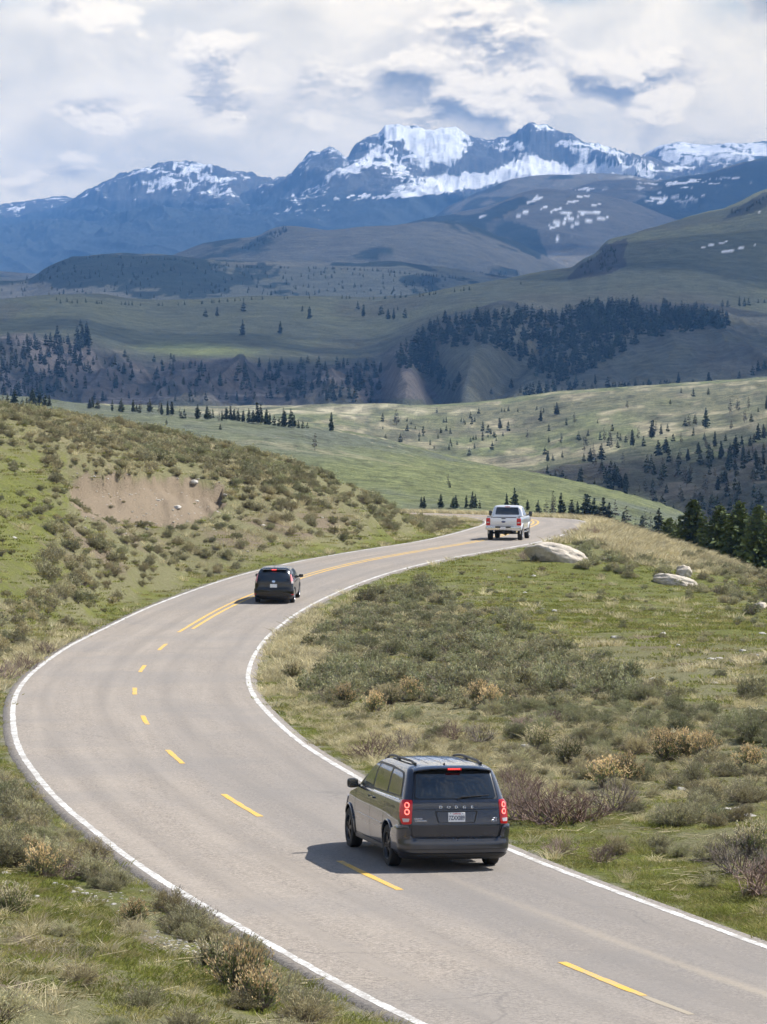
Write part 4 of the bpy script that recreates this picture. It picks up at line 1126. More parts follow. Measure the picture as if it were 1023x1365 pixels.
# near pines, middling conifers, thin grey ones, far specks
PINE = []
for sd_ in (1, 2, 3):
    c_, k_ = conifer_parts(sd_, 38, 11, 6, .30, .04, .075, .020, .03, taper=.7)
    PINE.append((c_.mesh('crown', [ML_NEEDLE]), k_.mesh('trunk', [ML_BARK])))
MIDC = []
for sd_ in (11, 12, 13, 14):
    c_, k_ = conifer_parts(sd_, 15, 6, 3, .17 + .02 * (sd_ % 3), .10, .13, .034, .10 + .03 * (sd_ % 2), taper=.8)
    MIDC.append((c_.mesh('crown', [ML_NEEDLEF]), k_.mesh('trunk', [ML_BARK]), merged('conifer', c_, k_, [ML_NEEDLEF, ML_BARK])))
THIN = []
for sd_ in (21, 22, 23):
    c_, k_ = conifer_parts(sd_, 13, 5, 2, .17, .42, .12, .022, .2, taper=.5)
    THIN.append((c_.mesh('crown', [ML_SNAGF]), k_.mesh('trunk', [ML_BARK]), merged('thin_tree', c_, k_, [ML_SNAGF, ML_BARK])))
FARC = []
for sd_ in (31, 32, 33):
    c_, k_ = conifer_parts(sd_, 8, 5, 2, .19, .08, .2, .055, .06)
    FARC.append(merged('conifer', c_, k_, [ML_NEEDLEF, ML_BARK]))

# ------------------------------------------------------------------ stuff: one object of scattered points, instanced by geometry nodes
def scatter_stuff(name, label, protos, pos, scale, rotz, idx, tilt=None):
    pos = np.asarray(pos, np.float32); n = len(pos)
    me = bpy.data.meshes.new(name)
    me.vertices.add(n); me.vertices.foreach_set('co', pos.ravel())
    sc = np.asarray(scale, np.float32)
    if sc.ndim == 1: sc = np.stack([sc] * 3, 1)
    a = me.attributes.new('sc', 'FLOAT_VECTOR', 'POINT'); a.data.foreach_set('vector', np.ascontiguousarray(sc).ravel())
    rot = np.zeros((n, 3), np.float32); rot[:, 2] = rotz
    if tilt is not None: rot[:, :2] = tilt
    a = me.attributes.new('rot', 'FLOAT_VECTOR', 'POINT'); a.data.foreach_set('vector', rot.ravel())
    a = me.attributes.new('idx', 'INT', 'POINT'); a.data.foreach_set('value', np.asarray(idx, np.int32))
    o = link(name, me)
    ng = bpy.data.node_groups.new(name, 'GeometryNodeTree')
    ng.interface.new_socket('Geometry', in_out='INPUT', socket_type='NodeSocketGeometry'); ng.interface.new_socket('Geometry', in_out='OUTPUT', socket_type='NodeSocketGeometry')
    gi, go = ng.nodes.new('NodeGroupInput'), ng.nodes.new('NodeGroupOutput')
    jn = ng.nodes.new('GeometryNodeJoinGeometry')
    for p in reversed(protos):
        oi = ng.nodes.new('GeometryNodeObjectInfo'); oi.transform_space = 'ORIGINAL'; oi.inputs['Object'].default_value = p; oi.inputs['As Instance'].default_value = True
        ng.links.new(oi.outputs['Geometry'], jn.inputs[0])
    ip = ng.nodes.new('GeometryNodeInstanceOnPoints')
    def na(nm, typ):
        q = ng.nodes.new('GeometryNodeInputNamedAttribute'); q.data_type = typ; q.inputs['Name'].default_value = nm; return q.outputs[0]
    ng.links.new(gi.outputs[0], ip.inputs['Points']); ng.links.new(jn.outputs[0], ip.inputs['Instance'])
    ip.inputs['Pick Instance'].default_value = True
    ng.links.new(na('idx', 'INT'), ip.inputs['Instance Index'])
    e2r = ng.nodes.new('FunctionNodeEulerToRotation'); ng.links.new(na('rot', 'FLOAT_VECTOR'), e2r.inputs[0]); ng.links.new(e2r.outputs[0], ip.inputs['Rotation'])
    ng.links.new(na('sc', 'FLOAT_VECTOR'), ip.inputs['Scale'])
    ng.links.new(ip.outputs[0], go.inputs[0])
    md = o.modifiers.new('scatter', 'NODES'); md.node_group = ng
    tag(o, label, None, None, 'stuff')
    return o

# ------------------------------------------------------------------ where plants grow near the road
def candidates(n, y0, y1, out=1.25, power=1.0):
    """uniform over the ground seen (and a margin either side)"""
    y = (y0 ** 2 + rng.random(n) * (y1 ** 2 - y0 ** 2)) ** .5
    x = rng.uniform(-1, 1, n) * (y * .1023 * out + 1.2)
    return x, y
def area(y0, y1, out=1.25): return .1023 * out * (y1 ** 2 - y0 ** 2) + 2.4 * (y1 - y0)
def prep(x, y):
    z, D, S = terrain(x, y, True)
    px, py = proj(x, y, z)
    return z, D, px, py
SAGEBAND = [(430, 800), (520, 790), (640, 800), (720, 840), (800, 900), (900, 950), (1100, 980), (1100, 1060), (900, 1030), (760, 985), (640, 950), (520, 940), (430, 960), (395, 930), (400, 860)]
def sage_density(px, py, D, y, x):
    L = D < 0
    n = fbm(x / 7, y / 7, 3, 301); jx, jy = px + 22 * n, py + 12 * n
    d = np.where(L, .62, .42)
    r_ = ~L
    d = np.where(r_ & inpoly(jx, jy, SAGEBAND), 1.7 + .9 * n, d)
    d = np.where(r_ & inpoly(jx, jy, [(620, 735), (740, 760), (1100, 800), (1100, 945), (900, 920), (800, 880), (700, 830), (560, 790)]), .13, d)
    d = np.where(r_ & inpoly(jx, jy, [(780, 700), (900, 735), (1100, 765), (1100, 840), (940, 800), (800, 760), (740, 730)]), .85, d)
    d = np.where(r_ & (py > 1000) & (y < 100), .55, d)
    d = np.where(r_ & inpoly(jx, jy, [(640, 1010), (1100, 1030), (1100, 1100), (860, 1085), (800, 1100), (660, 1100)]), .9, d)
    d = np.where(r_ & inpoly(jx, jy, [(860, 1090), (1100, 1110), (1100, 1260), (960, 1190)]), 1.3, d)
    d = np.where(r_ & inpoly(jx, jy, [(330, 860), (400, 830), (420, 940), (370, 960)]), .35, d)
    d = np.where(L & (y > 120), 2.7 + .9 * n, d)
    d = np.where(L & inpoly(jx, jy, [(-200, 570), (30, 590), (70, 640), (80, 760), (50, 800), (-200, 830)]), .3, d)
    d = np.where(L & (y > 120) & inpoly(px, py, [(86, 636), (300, 640), (310, 690), (250, 716), (150, 702), (96, 690)]), .12, d)
    d = np.where(L & (y > 120) & (np.abs(blob(px, py, 195, 668, 130, 42, 3) - .45) < .3) & (py > 668), 1.4, d)
    d = np.where(L & inpoly(jx, jy, [(300, 690), (480, 680), (520, 712), (400, 738), (300, 745)]), .9, d)
    d = np.where(L & inpoly(jx, jy, [(120, 700), (330, 712), (320, 760), (150, 800), (60, 840), (60, 760)]), 1.7, d)
    d = np.where(L & (y < 115), .35, d)
    d = np.where(L & (y < 80) & inpoly(px, py, [(-200, 1020), (60, 1040), (210, 1130), (420, 1260), (560, 1365), (400, 1365), (300, 1290), (180, 1210), (60, 1160), (-200, 1150)]), 2.4, d)
    nb = L & (y < 80) & (px < 560)
    d = np.where(L & (y < 60) & inpoly(px, py, [(-200, 1160), (60, 1170), (200, 1230), (330, 1365), (-200, 1365)]), .03, d)
    d = np.where(r_ & inpoly(px, py, [(735, 690), (785, 686), (870, 722), (915, 745), (870, 752), (790, 722), (745, 722)]), .15, d)
    a = np.abs(D)
    d = d * np.where(nb, sstep(3.85, 4.2, a), sstep(4.6, 6.0, a))
    d = np.where((y > 262) & (px < 800), 0, d)
    return d

# prototypes of shrubs, unit radius
SAGE_N = [sage_mesh('sagebrush', 401 + i, 190, 22, .085, .0125, [ML_SAGE if i < 2 else ML_SAGED, ML_TWIG], .95, 16, .9 if i == 1 else .45) for i in range(4)]
SAGE_F = [sage_mesh('sagebrush', 411 + i, 85, 9, .15, .032, [ML_SAGE if i < 3 else ML_SAGED, ML_TWIG], .95, 8, .6 if i in (1, 4) else .3) for i in range(5)]

cand = []
y0, y1 = 36, 290
A_ = area(y0, y1); DMAX = 3.4
n = int(A_ * DMAX)
x, y = candidates(n, y0, y1)
z, D, px, py = prep(x, y)
dens = sage_density(px, py, D, y, x)
k = rng.random(n) < dens / DMAX
x, y, z, D, px, py, dens = [q[k] for q in (x, y, z, D, px, py, dens)]
rad = (.19 + .36 * rng.random(len(x)) ** 1.7) * np.where((y > 120) & (D < 0), .88, 1) * np.where(dens > 1, 1.1, 1.0) * np.where(dens < .2, .62, 1.0) * np.where((y < 110) & (D < 0), .9, 1)
rad *= 1 + .25 * fbm(x / 10, y / 10, 2, 311)
rad = np.minimum(rad, np.maximum(.16, (np.abs(D) - 3.62)))
SG = dict(x=x, y=y, z=z, D=D, px=px, py=py, r=rad)
print('sage', len(x))

def zone_label(px, py, D, y):
    if D < 0 and y > 120:
        if py < 640 and px < 330: return 'grey green sagebrush on the crest of the hill left of the road', 'sagebrush along the left hill crest'
        if px < 330 and py >= 700: return 'grey green sagebrush on the slope below the bare dirt bank', 'sagebrush below the dirt bank'
        if px >= 330: return 'low sagebrush on the left hill above the small dark car', 'sagebrush on the left hill above the car'
        return 'grey green sagebrush beside the bare dirt bank', 'sagebrush beside the dirt bank'
    if D < 0 and y > 80: return 'sagebrush on the outside of the bend beyond the left edge line', 'sagebrush outside the bend'
    if D < 0: return 'grey green sagebrush on the near bank at the bottom left', 'sagebrush on the near bank'
    if py > 1090: return 'grey green sagebrush on the grassy bank right of the minivan', 'sagebrush on the bank right of the minivan'
    if py > 960: return 'sagebrush just behind and beside the minivan on the inner bank', 'sagebrush behind the minivan'
    if px < 640: return 'sagebrush in the dense patch inside the bend', 'sagebrush inside the bend'
    if py > 860: return 'green sagebrush in the dark band across the right meadow', 'sagebrush band across the right meadow'
    if py > 745: return 'small sagebrush dotted over the short green grass at the right', 'sagebrush dotted over green grass'
    return 'pale sagebrush near the crest of the right slope by the boulders', 'sagebrush near the right crest'

def plant(name, me, x, y, z, s, label, cat, group, rz=None, sz=None):
    o = link(name, me); o.location = (x, y, z - .02 * s); o.rotation_euler = (0, 0, rng.uniform(0, 6.28) if rz is None else rz)
    o.scale = (s, s, s * (rng.uniform(.85, 1.15) if sz is None else sz))
    return tag(o, label, cat, group)
vis = (px > -20) & (px < 1043) & (py < 1400)
app = np.where(vis, rad / y, 0)
order = np.argsort(-app)
big = order[:285]
rest = order[285:]
SN_OBJ, SF_OBJ = [], []
for j, i in enumerate(big):
    greenish = (D[i] > 0 and py[i] < 1000 and py[i] > 800) or rng.random() < .2
    me = SAGE_N[(2 + int(rng.integers(2))) if greenish else int(rng.integers(2))] if y[i] < 105 else SAGE_F[4 if greenish else int(rng.integers(4))]
    lab, grp = zone_label(px[i], py[i], D[i], y[i])
    o = plant('sagebrush', me, x[i], y[i], z[i], rad[i], lab, 'shrub', grp)
# five far-type plants that the mass is copied from
pick = [i for i in rest if vis[i] and y[i] > 110][:5]
for j, i in enumerate(pick):
    lab, grp = zone_label(px[i], py[i], D[i], y[i])
    SF_OBJ.append(plant('sagebrush', SAGE_F[j], x[i], y[i], z[i], rad[i], lab, 'shrub', grp))
pk = [i for i in rest if vis[i] and y[i] <= 110][:4]
for j, i in enumerate(pk):
    lab, grp = zone_label(px[i], py[i], D[i], y[i])
    SN_OBJ.append(plant('sagebrush', SAGE_N[j], x[i], y[i], z[i], rad[i], lab, 'shrub', grp))
rest = np.array([i for i in rest if i not in set(pick) | set(pk)])
near = rest
gr_ = ((D[near] > 0) & (py[near] > 790) & (py[near] < 1000)) | (fbm(x[near] / 9, y[near] / 9, 2, 321) > .45)
ii = np.where(gr_, rng.choice([4, 4, 0, 3], len(near)), rng.integers(0, 4, len(near)))
nn = y[near] < 100
protos = SF_OBJ + SN_OBJ
ii = np.where(nn, 5 + np.where(gr_, rng.integers(2, 4, len(near)), rng.integers(0, 2, len(near))), ii)
scatter_stuff('sagebrush_cover', 'low grey green sagebrush covering the slopes on both sides of the road', protos, np.stack([x[near], y[near], z[near]], 1),
              np.stack([rad[near], rad[near], rad[near] * rng.uniform(.8, 1.15, len(near))], 1), rng.uniform(0, 6.28, len(near)), ii)

# ---- placed shrubs: photo spots
def ground_at(px, py, sheet=None):
    """walk the sight line until it meets the near ground"""
    ys = np.arange(33, 330, .5)
    X, Y, Z = unproj(px, py, ys)
    g = terrain(X, ys)
    k = max(1, np.argmax(g >= Z)) if (g >= Z).any() else len(ys) - 1
    e0, e1 = Z[k - 1] - g[k - 1], Z[k] - g[k]; f = float(np.clip(e0 / (e0 - e1 + 1e-9), 0, 1)); yy = ys[k - 1] + f * (ys[k] - ys[k - 1])
    X, _, _ = unproj(px, py, yy); return float(X), float(yy), float(terrain([X], [yy])[0])
BARE = [bare_mesh('bare_shrub', 501 + i, 260, [ML_RED if i < 2 else ML_TWIG]) for i in range(3)]
RAB = [rabbit_mesh('rabbitbrush', 511 + i, 130, [ML_GREEN, ML_TWIG, ML_HEAD if i != 1 else ML_STRAW]) for i in range(3)]
for (qx, qy, s, k, lab) in [
    (700, 1092, 1.05, 0, 'dense leafless reddish shrub right behind the minivan tail light'), (735, 1098, 1.15, 0, 'tall bare reddish brown shrub right of the minivan'), (772, 1096, .95, 1, 'bare dark shrub at the right end of the thicket beside the minivan'),
    (690, 1060, .8, 1, 'bare twiggy shrub showing over the minivan rear corner'), (500, 1012, .75, 0, 'leafless reddish shrub just over the minivan roof, leftmost'), (540, 1002, .7, 2, 'grey twiggy shrub over the middle of the minivan roof'),
    (640, 990, .6, 2, 'small bare shrub over the right end of the minivan roof'), (605, 985, .6, 0, 'reddish low bare shrub above the minivan roof'), (700, 975, .6, 1, 'reddish bare shrub in front of the green sagebrush band'),
    (735, 965, .5, 0, 'low reddish twig clump in the tan grass of the right meadow'), (820, 1080, .8, 2, 'dark twiggy shrub above the bare soil right of the minivan'), (985, 1165, .9, 2, 'dark bare shrub at the right edge of the picture'),
    (1010, 1195, .9, 0, 'low spreading bare shrub at the far right above the road'), (800, 1150, .45, 0, 'flattened dead twig clump in the roadside grass'), (745, 1140, .45, 1, 'small flattened twig clump near the white line'),
    (700, 745, .5, 0, 'reddish roadside shrub left of the large boulder'), (790, 715, .75, 0, 'rust coloured shrub beyond the large boulder'), (765, 712, .6, 1, 'rust coloured low shrub at the end of the bend'),
    (10, 905, .8, 0, 'reddish bare shrub outside the bend at the left edge'), (35, 893, .7, 0, 'reddish bare shrub beside the white line at the left edge'), (60, 872, .6, 1, 'small bare shrub in straw grass outside the bend'),
    (88, 1172, .42, 0, 'bare twig clump on the near bank'), (265, 1235, .42, 2, 'grey twig clump beside the white line on the near bank'), (140, 1160, .35, 0, 'small bare twig clump above the pale stones')]:
    X, Y, Z = ground_at(qx, qy)
    plant('bare_shrub', BARE[k], X, Y, Z, s, lab, 'shrub', 'leafless shrubs', sz=rng.uniform(.85, 1))
rb = []
for (qx, qy, s, k, lab) in [
    (322, 1330, .52, 0, 'large tan topped rabbitbrush at the bottom of the picture'), (285, 1300, .38, 1, 'straw topped rabbitbrush left of the largest one'), (345, 1350, .4, 0, 'rabbitbrush in front of the largest one at the bottom edge'),
    (55, 1170, .42, 0, 'orange topped rabbitbrush on the near bank'), (15, 1222, .40, 1, 'straw coloured rabbitbrush at the left edge of the near bank'), (40, 1150, .36, 0, 'small orange rabbitbrush near the left edge'),
    (180, 1232, .33, 2, 'pale round rabbitbrush beside the bare soil of the near bank'), (810, 1050, .6, 0, 'orange topped rabbitbrush above the thicket'), (835, 1045, .55, 0, 'tan rabbitbrush right of the thicket top'),
    (890, 1015, .6, 0, 'orange plumed rabbitbrush in the right meadow'), (915, 1010, .6, 0, 'second orange plumed rabbitbrush in the right meadow'), (940, 1015, .5, 0, 'short orange rabbitbrush in the right meadow'), (880, 1000, .5, 0, 'tan rabbitbrush left of the orange plumes'),
    (655, 945, .5, 0, 'orange topped rabbitbrush at the left foot of the sagebrush band'), (640, 938, .5, 0, 'orange rabbitbrush among straw grass'), (460, 940, .5, 0, 'tan rabbitbrush in the dry grass inside the bend'), (545, 935, .5, 0, 'tan rabbitbrush below the dense sagebrush patch'),
    (520, 940, .45, 1, 'straw rabbitbrush below the dense sagebrush patch'), (500, 948, .45, 0, 'orange rabbitbrush near the middle of the tan grass'), (1005, 1140, .5, 1, 'straw rabbitbrush at the right edge'), (720, 1000, .5, 1, 'straw topped rabbitbrush above the reddish thicket'),
    (390, 905, .5, 1, 'straw rabbitbrush at the inside of the bend'), (1000, 1030, .5, 0, 'tan rabbitbrush near the right edge of the meadow'), (760, 1020, .5, 1, 'straw rabbitbrush behind the thicket')]:
    X, Y, Z = ground_at(qx, qy)
    plant('rabbitbrush', RAB[k], X, Y, Z, s, lab, 'shrub', 'tan topped rabbitbrush', sz=rng.uniform(1.1, 1.4))

# ---- grass
GN_ = [tuft_mesh('grass_patch', 601 + i, 190, .34, .055, .0055, [ML_GRASS], .9) for i in range(2)] + [tuft_mesh('grass_patch', 603, 60, .2, .12, .0045, [ML_GRASS], .7)]
GF_ = [tuft_mesh('grass_patch', 605 + i, 60, .45, .085, .014, [ML_GRASS], .7) for i in range(2)]
DN_ = [tuft_mesh('dry_grass', 611 + i, 60, .12, .20, .0038, [ML_STRAW], .8, 1.2) for i in range(2)]
DF_ = [tuft_mesh('dry_grass', 615 + i, 44, .26, .24, .010, [ML_STRAW], .7, 1.2) for i in range(2)]
def first_of(name, me, lab, cat, X, Y, group):
    z_ = terrain([X], [Y])[0]
    return plant(name, me, X, Y, z_, 1.0, lab, cat, group)
gp, dp = [], []
spots = [(60, 1330), (150, 1340), (230, 1340), (900, 1200), (700, 1140)]
for m_, (qx, qy) in zip(GN_ + GF_, spots):
    X, Y, Z = ground_at(qx, qy); gp.append(plant('grass_tuft', m_, X, Y, Z, 1.0, 'tuft of fresh green grass on the roadside bank', 'grass', None, sz=1)); gp[-1]['kind'] = 'stuff'; del gp[-1]['category']
for m_, (qx, qy) in zip(DN_ + DF_, [(100, 1280), (820, 1120), (350, 880), (480, 970)]):
    X, Y, Z = ground_at(qx, qy); dp.append(plant('dry_grass_tuft', m_, X, Y, Z, 1.0, 'tuft of dry straw grass beside the road', 'grass', None, sz=1)); dp[-1]['kind'] = 'stuff'; del dp[-1]['category']
def grass_scatter(y0, y1, dm, kind):
    n = int(area(y0, y1, 1.15) * dm); x, y = candidates(n, y0, y1, 1.15)
    z, D, px, py = prep(x, y); a = np.abs(D); L = D < 0
    n1 = fbm(x / 3.2, y / 3.2, 4, 31); n2 = fbm(x / 12, y / 12, 3, 41)
    if kind == 'green':
        d = .35 - .3 * n2 + .3 * n1
        d = np.where(~L & (y > 120) & (y < 260), np.maximum(d, blob(px, py, 860, 800, 330, 70, 4)), d)
        d = np.where(L & (y > 125), np.maximum(d, blob(px, py, 25, 690, 70, 130) * .9), d)
        d = np.where(L & (y < 56), .50 + .75 * n1, d)
        d = np.where(a < 6.2, np.maximum(d, .8 + .3 * n1), d)
        d = d - 1.2 * (L & (y < 70)) * blob(px, py, 215, 1245, 55, 26, 25) - .9 * (L & (y < 70)) * blob(px, py, 130, 1190, 80, 18, 22)
    else:
        d = .14 + .3 * n2 + .25 * n1
        d = d * (1 - .8 * (~L) * (y > 120) * (y < 240) * blob(px, py, 860, 800, 330, 70, 4))
        d = np.where(~L, np.maximum(d, 1.2 * blob(px, py, 375, 890, 80, 95, 20)), d)
        d = np.where(~L, np.maximum(d, .9 * blob(px, py, 500, 985, 140, 40, 12)), d)
        d = np.where(~L & (px > 740) & (y > 190), np.maximum(d, 3.5 * blob(px, py, 820, 704, 110, 24, 24)), d)
        d = np.where(~L & (y < 95) & (y > 75), np.maximum(d, .5 + .4 * n1), d)
        d = np.where(L & (y < 150) & (y > 90), np.maximum(d, blob(px, py, 60, 880, 130, 26, -25)), d)
        d = np.where((y > 285) | ((y > 262) & (px > 500)), 1.0, d)
        d = np.where(L & (y < 60), .22 + .2 * n2, d)
    d = np.where(L & (y > 120) & inpoly(px, py, BANK), 0, d)
    d = np.where(a < 3.72, 0, d) * np.where(a < 4.0, .6, 1)
    k = rng.random(n) < np.clip(d, 0, 1.0)
    return x[k], y[k], z[k], D[k]
P_, S_, I_ = [], [], []
for (a0, a1, dm, lo) in ((34, 62, 15, 0), (62, 100, 7, 0), (100, 160, 3.2, 1), (160, 300, 1.6, 1)):
    x, y, z, D = grass_scatter(a0, a1, dm, 'green')
    P_.append(np.stack([x, y, z], 1)); S_.append(rng.uniform(.7, 1.35, len(x)))
    I_.append(rng.choice([0, 1, 2], len(x), p=[.4, .4, .2]) if not lo else rng.integers(3, 5, len(x)))
P_, S_, I_ = np.concatenate(P_), np.concatenate(S_), np.concatenate(I_); print('grass', len(P_))
scatter_stuff('grass', 'short fresh green grass on the banks along the road', gp, P_, S_, rng.uniform(0, 6.28, len(P_)), I_)
P_, S_, I_ = [], [], []
for (a0, a1, dm, lo) in ((34, 70, 5, 0), (70, 110, 5, 0), (110, 170, 4.5, 1), (170, 262, 3.2, 1), (262, 315, 4.5, 1)):
    x, y, z, D = grass_scatter(a0, a1, dm, 'dry')
    P_.append(np.stack([x, y, z], 1)); S_.append(rng.uniform(.55, 1.25, len(x)) * np.where((y > 195) & (D > 0), 1.6, 1))
    I_.append(rng.integers(0, 2, len(x)) if not lo else rng.integers(2, 4, len(x)))
P_, S_, I_ = np.concatenate(P_), np.concatenate(S_), np.concatenate(I_); print('dry', len(P_))
scatter_stuff('dry_grass', 'straw coloured dry grass growing beside the road and over the slopes', dp, P_, S_, rng.uniform(0, 6.28, len(P_)), I_)

# dead stems and twigs lying in the near grass
tw = Veg(); r_ = np.random.default_rng(77)
a_ = np.zeros((5, 3)); a_[:, :2] = r_.normal(size=(5, 2)) * .12; a_[:, 2] = .02; b_ = a_ + np.c_[r_.normal(size=(5, 2)) * .22, r_.uniform(0, .10, 5)]
tw.tri_stem(a_, b_, .006, .003, 0); TWM = tw.mesh('dead_twigs', [ML_STRAW])
X, Y, Z = ground_at(110, 1300); tp = plant('dead_twigs', TWM, X, Y, Z, 1.0, 'dead twigs lying in the grass of the near bank', None, None, sz=1); tp['kind'] = 'stuff'; tp.pop('category', None)
n = 2600; x, y = candidates(n, 34, 105, 1.1); z, D, px, py = prep(x, y); k = (np.abs(D) > 4.1) & (fbm(x / 2.5, y / 2.5, 3, 341) > -.25)
x, y, z = x[k], y[k], z[k]
scatter_stuff('twig_litter', 'dead stems and twigs lying on the roadside banks', [tp], np.stack([x, y, z], 1), rng.uniform(.5, 1.3, len(x)), rng.uniform(0, 6.28, len(x)), np.zeros(len(x)))

# ------------------------------------------------------------------ rocks
def rock_mat(name, a, b, c, sc):
    t = NT(name); P = t.objco()
    n = t.noise(2.2 * sc, 6, .65, P); m = t.noise(11 * sc, 5, .7, P)
    col = t.mix(t.maprange(n, .35, .65), a, b)
    col = t.mix(t.maprange(m, .52, .72, 0, .7), col, c)
    t.bsdf(col, .9, 0, t.bump(t.math('ADD', n, t.math('MULTIPLY', m, .5)), .8, .06), **{'Specular IOR Level': .2}); return t.m
M_BOULD = rock_mat('pale_boulder_stone', (.40, .35, .29), (.60, .54, .45), (.24, .21, .175), 1.0)
M_STONE = rock_mat('small_pale_stone', (.42, .39, .34), (.62, .59, .54), (.25, .22, .19), 1.0)
def rock_mesh(name, seed, dims, sub=4, rough=.22, mat=M_BOULD, cut=True):
    bm = bmesh.new(); bmesh.ops.create_icosphere(bm, subdivisions=sub, radius=1)
    co = np.array([v.co for v in bm.verts])
    for v_ in range(2 if sub >= 5 else 6):
        r = np.random.default_rng(seed * 13 + v_); nrm = r.normal(size=3); nrm /= np.linalg.norm(nrm)
        h = r.uniform(.62, .9); d = co @ nrm; co = co - np.clip(d - h, 0, None)[:, None] * nrm * .85
    f = 1 + rough * fbm(co[:, 0] * 1.5 + seed, co[:, 1] * 1.5 + co[:, 2] * 1.9, 4, seed) + .05 * fbm(co[:, 0] * 6, co[:, 1] * 6 + co[:, 2] * 7, 3, seed + 2)
    co = co * f[:, None] * np.array(dims)
    for v, c in zip(bm.verts, co): v.co = c
    me = bpy.data.meshes.new(name); bm.to_mesh(me); bm.free()
    me.polygons.foreach_set('use_smooth', np.ones(len(me.polygons), bool)); me.materials.append(mat); return me
def put_rock(name, me, px, py, lab, rz=0, sink=0, rot=(0, 0), group=None):
    X, Y, Z = ground_at(px, py)
    o = link(name, me); o.location = (X, Y, Z + sink); o.rotation_euler = (rot[0], rot[1], rz); return tag(o, lab, 'rock', group)
put_rock('boulder', rock_mesh('boulder', 3, (1.62, .95, .74), 5, .09), 743, 747, 'largest pale boulder, long and rounded, beside the bend near the pickup truck', .1, .12, (0, R(13)))
put_rock('boulder', rock_mesh('boulder', 8, (1.12, .7, .44), 5, .09), 901, 779, 'long low pale boulder on the right slope', -.1, .05, (0, R(12)))
put_rock('boulder', rock_mesh('boulder', 12, (.42, .36, .38), 4, .18), 912, 768, 'small upright pale boulder standing behind the long low one', .4, .16)
put_rock('boulder', rock_mesh('boulder', 17, (.34, .3, .26), 4, .2), 1013, 812, 'grey round boulder among sagebrush near the right edge', .4, .05)
ST = [rock_mesh('stone', 20 + i, (1, .75, .42), 3, .25, M_STONE) for i in range(4)]
stones = [(711, 768, .14), (740, 815, .2), (823, 850, .22), (801, 858, .28), (884, 845, .16), (948, 880, .18), (958, 878, .14), (990, 868, .14), (1012, 875, .16), (724, 812, .14), (752, 808, .12), (782, 832, .12), (680, 770, .12),
          (700, 1075 - 70, .12), (704, 996, .28), (820, 918, .3), (952, 912, .16), (905, 860, .12), (870, 905, .14), (660, 760, .1), (700, 790, .12), (1017, 845, .14), (930, 825, .12),
          (145, 800, .22), (258, 643, .26), (236, 677, .3), (262, 668, .2), (210, 667, .16), (19, 717, .14), (195, 705, .14), (470, 620, .16), (350, 700, .14), (430, 690, .12), (300, 660, .16), (330, 735, .12),
          (910, 1053, .16), (985, 1080, .16), (1000, 1088, .13), (968, 1080, .14)]
for i, (qx, qy, s) in enumerate(stones):
    X, Y, Z = ground_at(qx, qy); L_ = qx < 520
    o = plant('stone', ST[i % 4], X, Y, Z, s, ('pale stone lying on the left hillside around the dirt bank' if L_ else 'small pale stone lying on the short grass of the right meadow' if qy < 960 else 'flat pale stone on the bank beyond the minivan'), 'stone', 'pale stones')
near_st = [(8, 1165, .12), (20, 1180, .1), (5, 1178, .14), (33, 1188, .09), (85, 1183, .12), (95, 1190, .1), (104, 1186, .11), (112, 1192, .08), (102, 1223, .09), (110, 1222, .07), (45, 1195, .08), (20, 1150, .1), (250, 1262, .06), (262, 1270, .06),
           (238, 1272, .05), (280, 1290, .08), (150, 1245, .06), (290, 1280, .07), (270, 1262, .07), (240, 1256, .05), (226, 1262, .06), (75, 1180, .1), (160, 1215, .06), (140, 1202, .08), (125, 1196, .07), (118, 1203, .06), (152, 1206, .07)]
for i, (qx, qy, s) in enumerate(near_st):
    X, Y, Z = ground_at(qx, qy)
    plant('stone', ST[i % 4], X, Y, Z, s, 'angular pale stone among grass on the near bank at the bottom left', 'stone', 'stones on the near bank')
# loose gravel below the banks: nobody could count it
n = 900; P_ = []
q = []
while len(q) < n:
    if rng.random() < .45: a, b = rng.normal(232, 22), rng.normal(1258, 13)
    elif rng.random() < .4: a, b = rng.normal(120, 40), rng.normal(1192, 10)
    else: a, b = rng.uniform(95, 300), rng.uniform(640, 710)
    q.append((a, b))
pts = []
ys_ = np.arange(36, 215, 1.0)
for a, b in q[:450]:
    pts.append(ground_at(a, b))
x = np.array([p[0] for p in pts]); y = np.array([p[1] for p in pts]); x = x + rng.normal(size=len(x)) * .15; y = y + rng.normal(size=len(x)) * .2; z = terrain(x, y)
st_o = [o for o in COL.objects if o.name.startswith('stone')][:4]
scatter_stuff('gravel', 'loose gravel on the bare soil of the banks', st_o, np.stack([x, y, z], 1), rng.uniform(.012, .04, len(x)) * np.where(y > 100, 2.2, 1), rng.uniform(0, 6.28, len(x)), rng.integers(0, 4, len(x)))
# ------------------------------------------------------------------ trees
TREES = []     # (x, y, z, height m, type, zone, apparent)
def at_sheet(nm, px, py): return lookup(SHEETS[nm], px, py)
def T(nm, px, py, h, typ='c', zone=None):
    X, Y, Z = at_sheet(nm, px, py)
    TREES.append((X, Y, Z, h * Y / F, typ, zone or nm, h))
def cluster(nm, n, poly, h0, h1, typ='c', zone=None, thin=.0):
    xs = [p[0] for p in poly]; ys = [p[1] for p in poly]; k = 0; tries = 0
    while k < n and tries < n * 40:
        tries += 1
        a, b = rng.uniform(min(xs), max(xs)), rng.uniform(min(ys), max(ys))
        if inpoly(np.array([a]), np.array([b]), poly)[0]:
            T(nm, a, b, rng.uniform(h0, h1), 't' if rng.random() < thin else typ, zone); k += 1
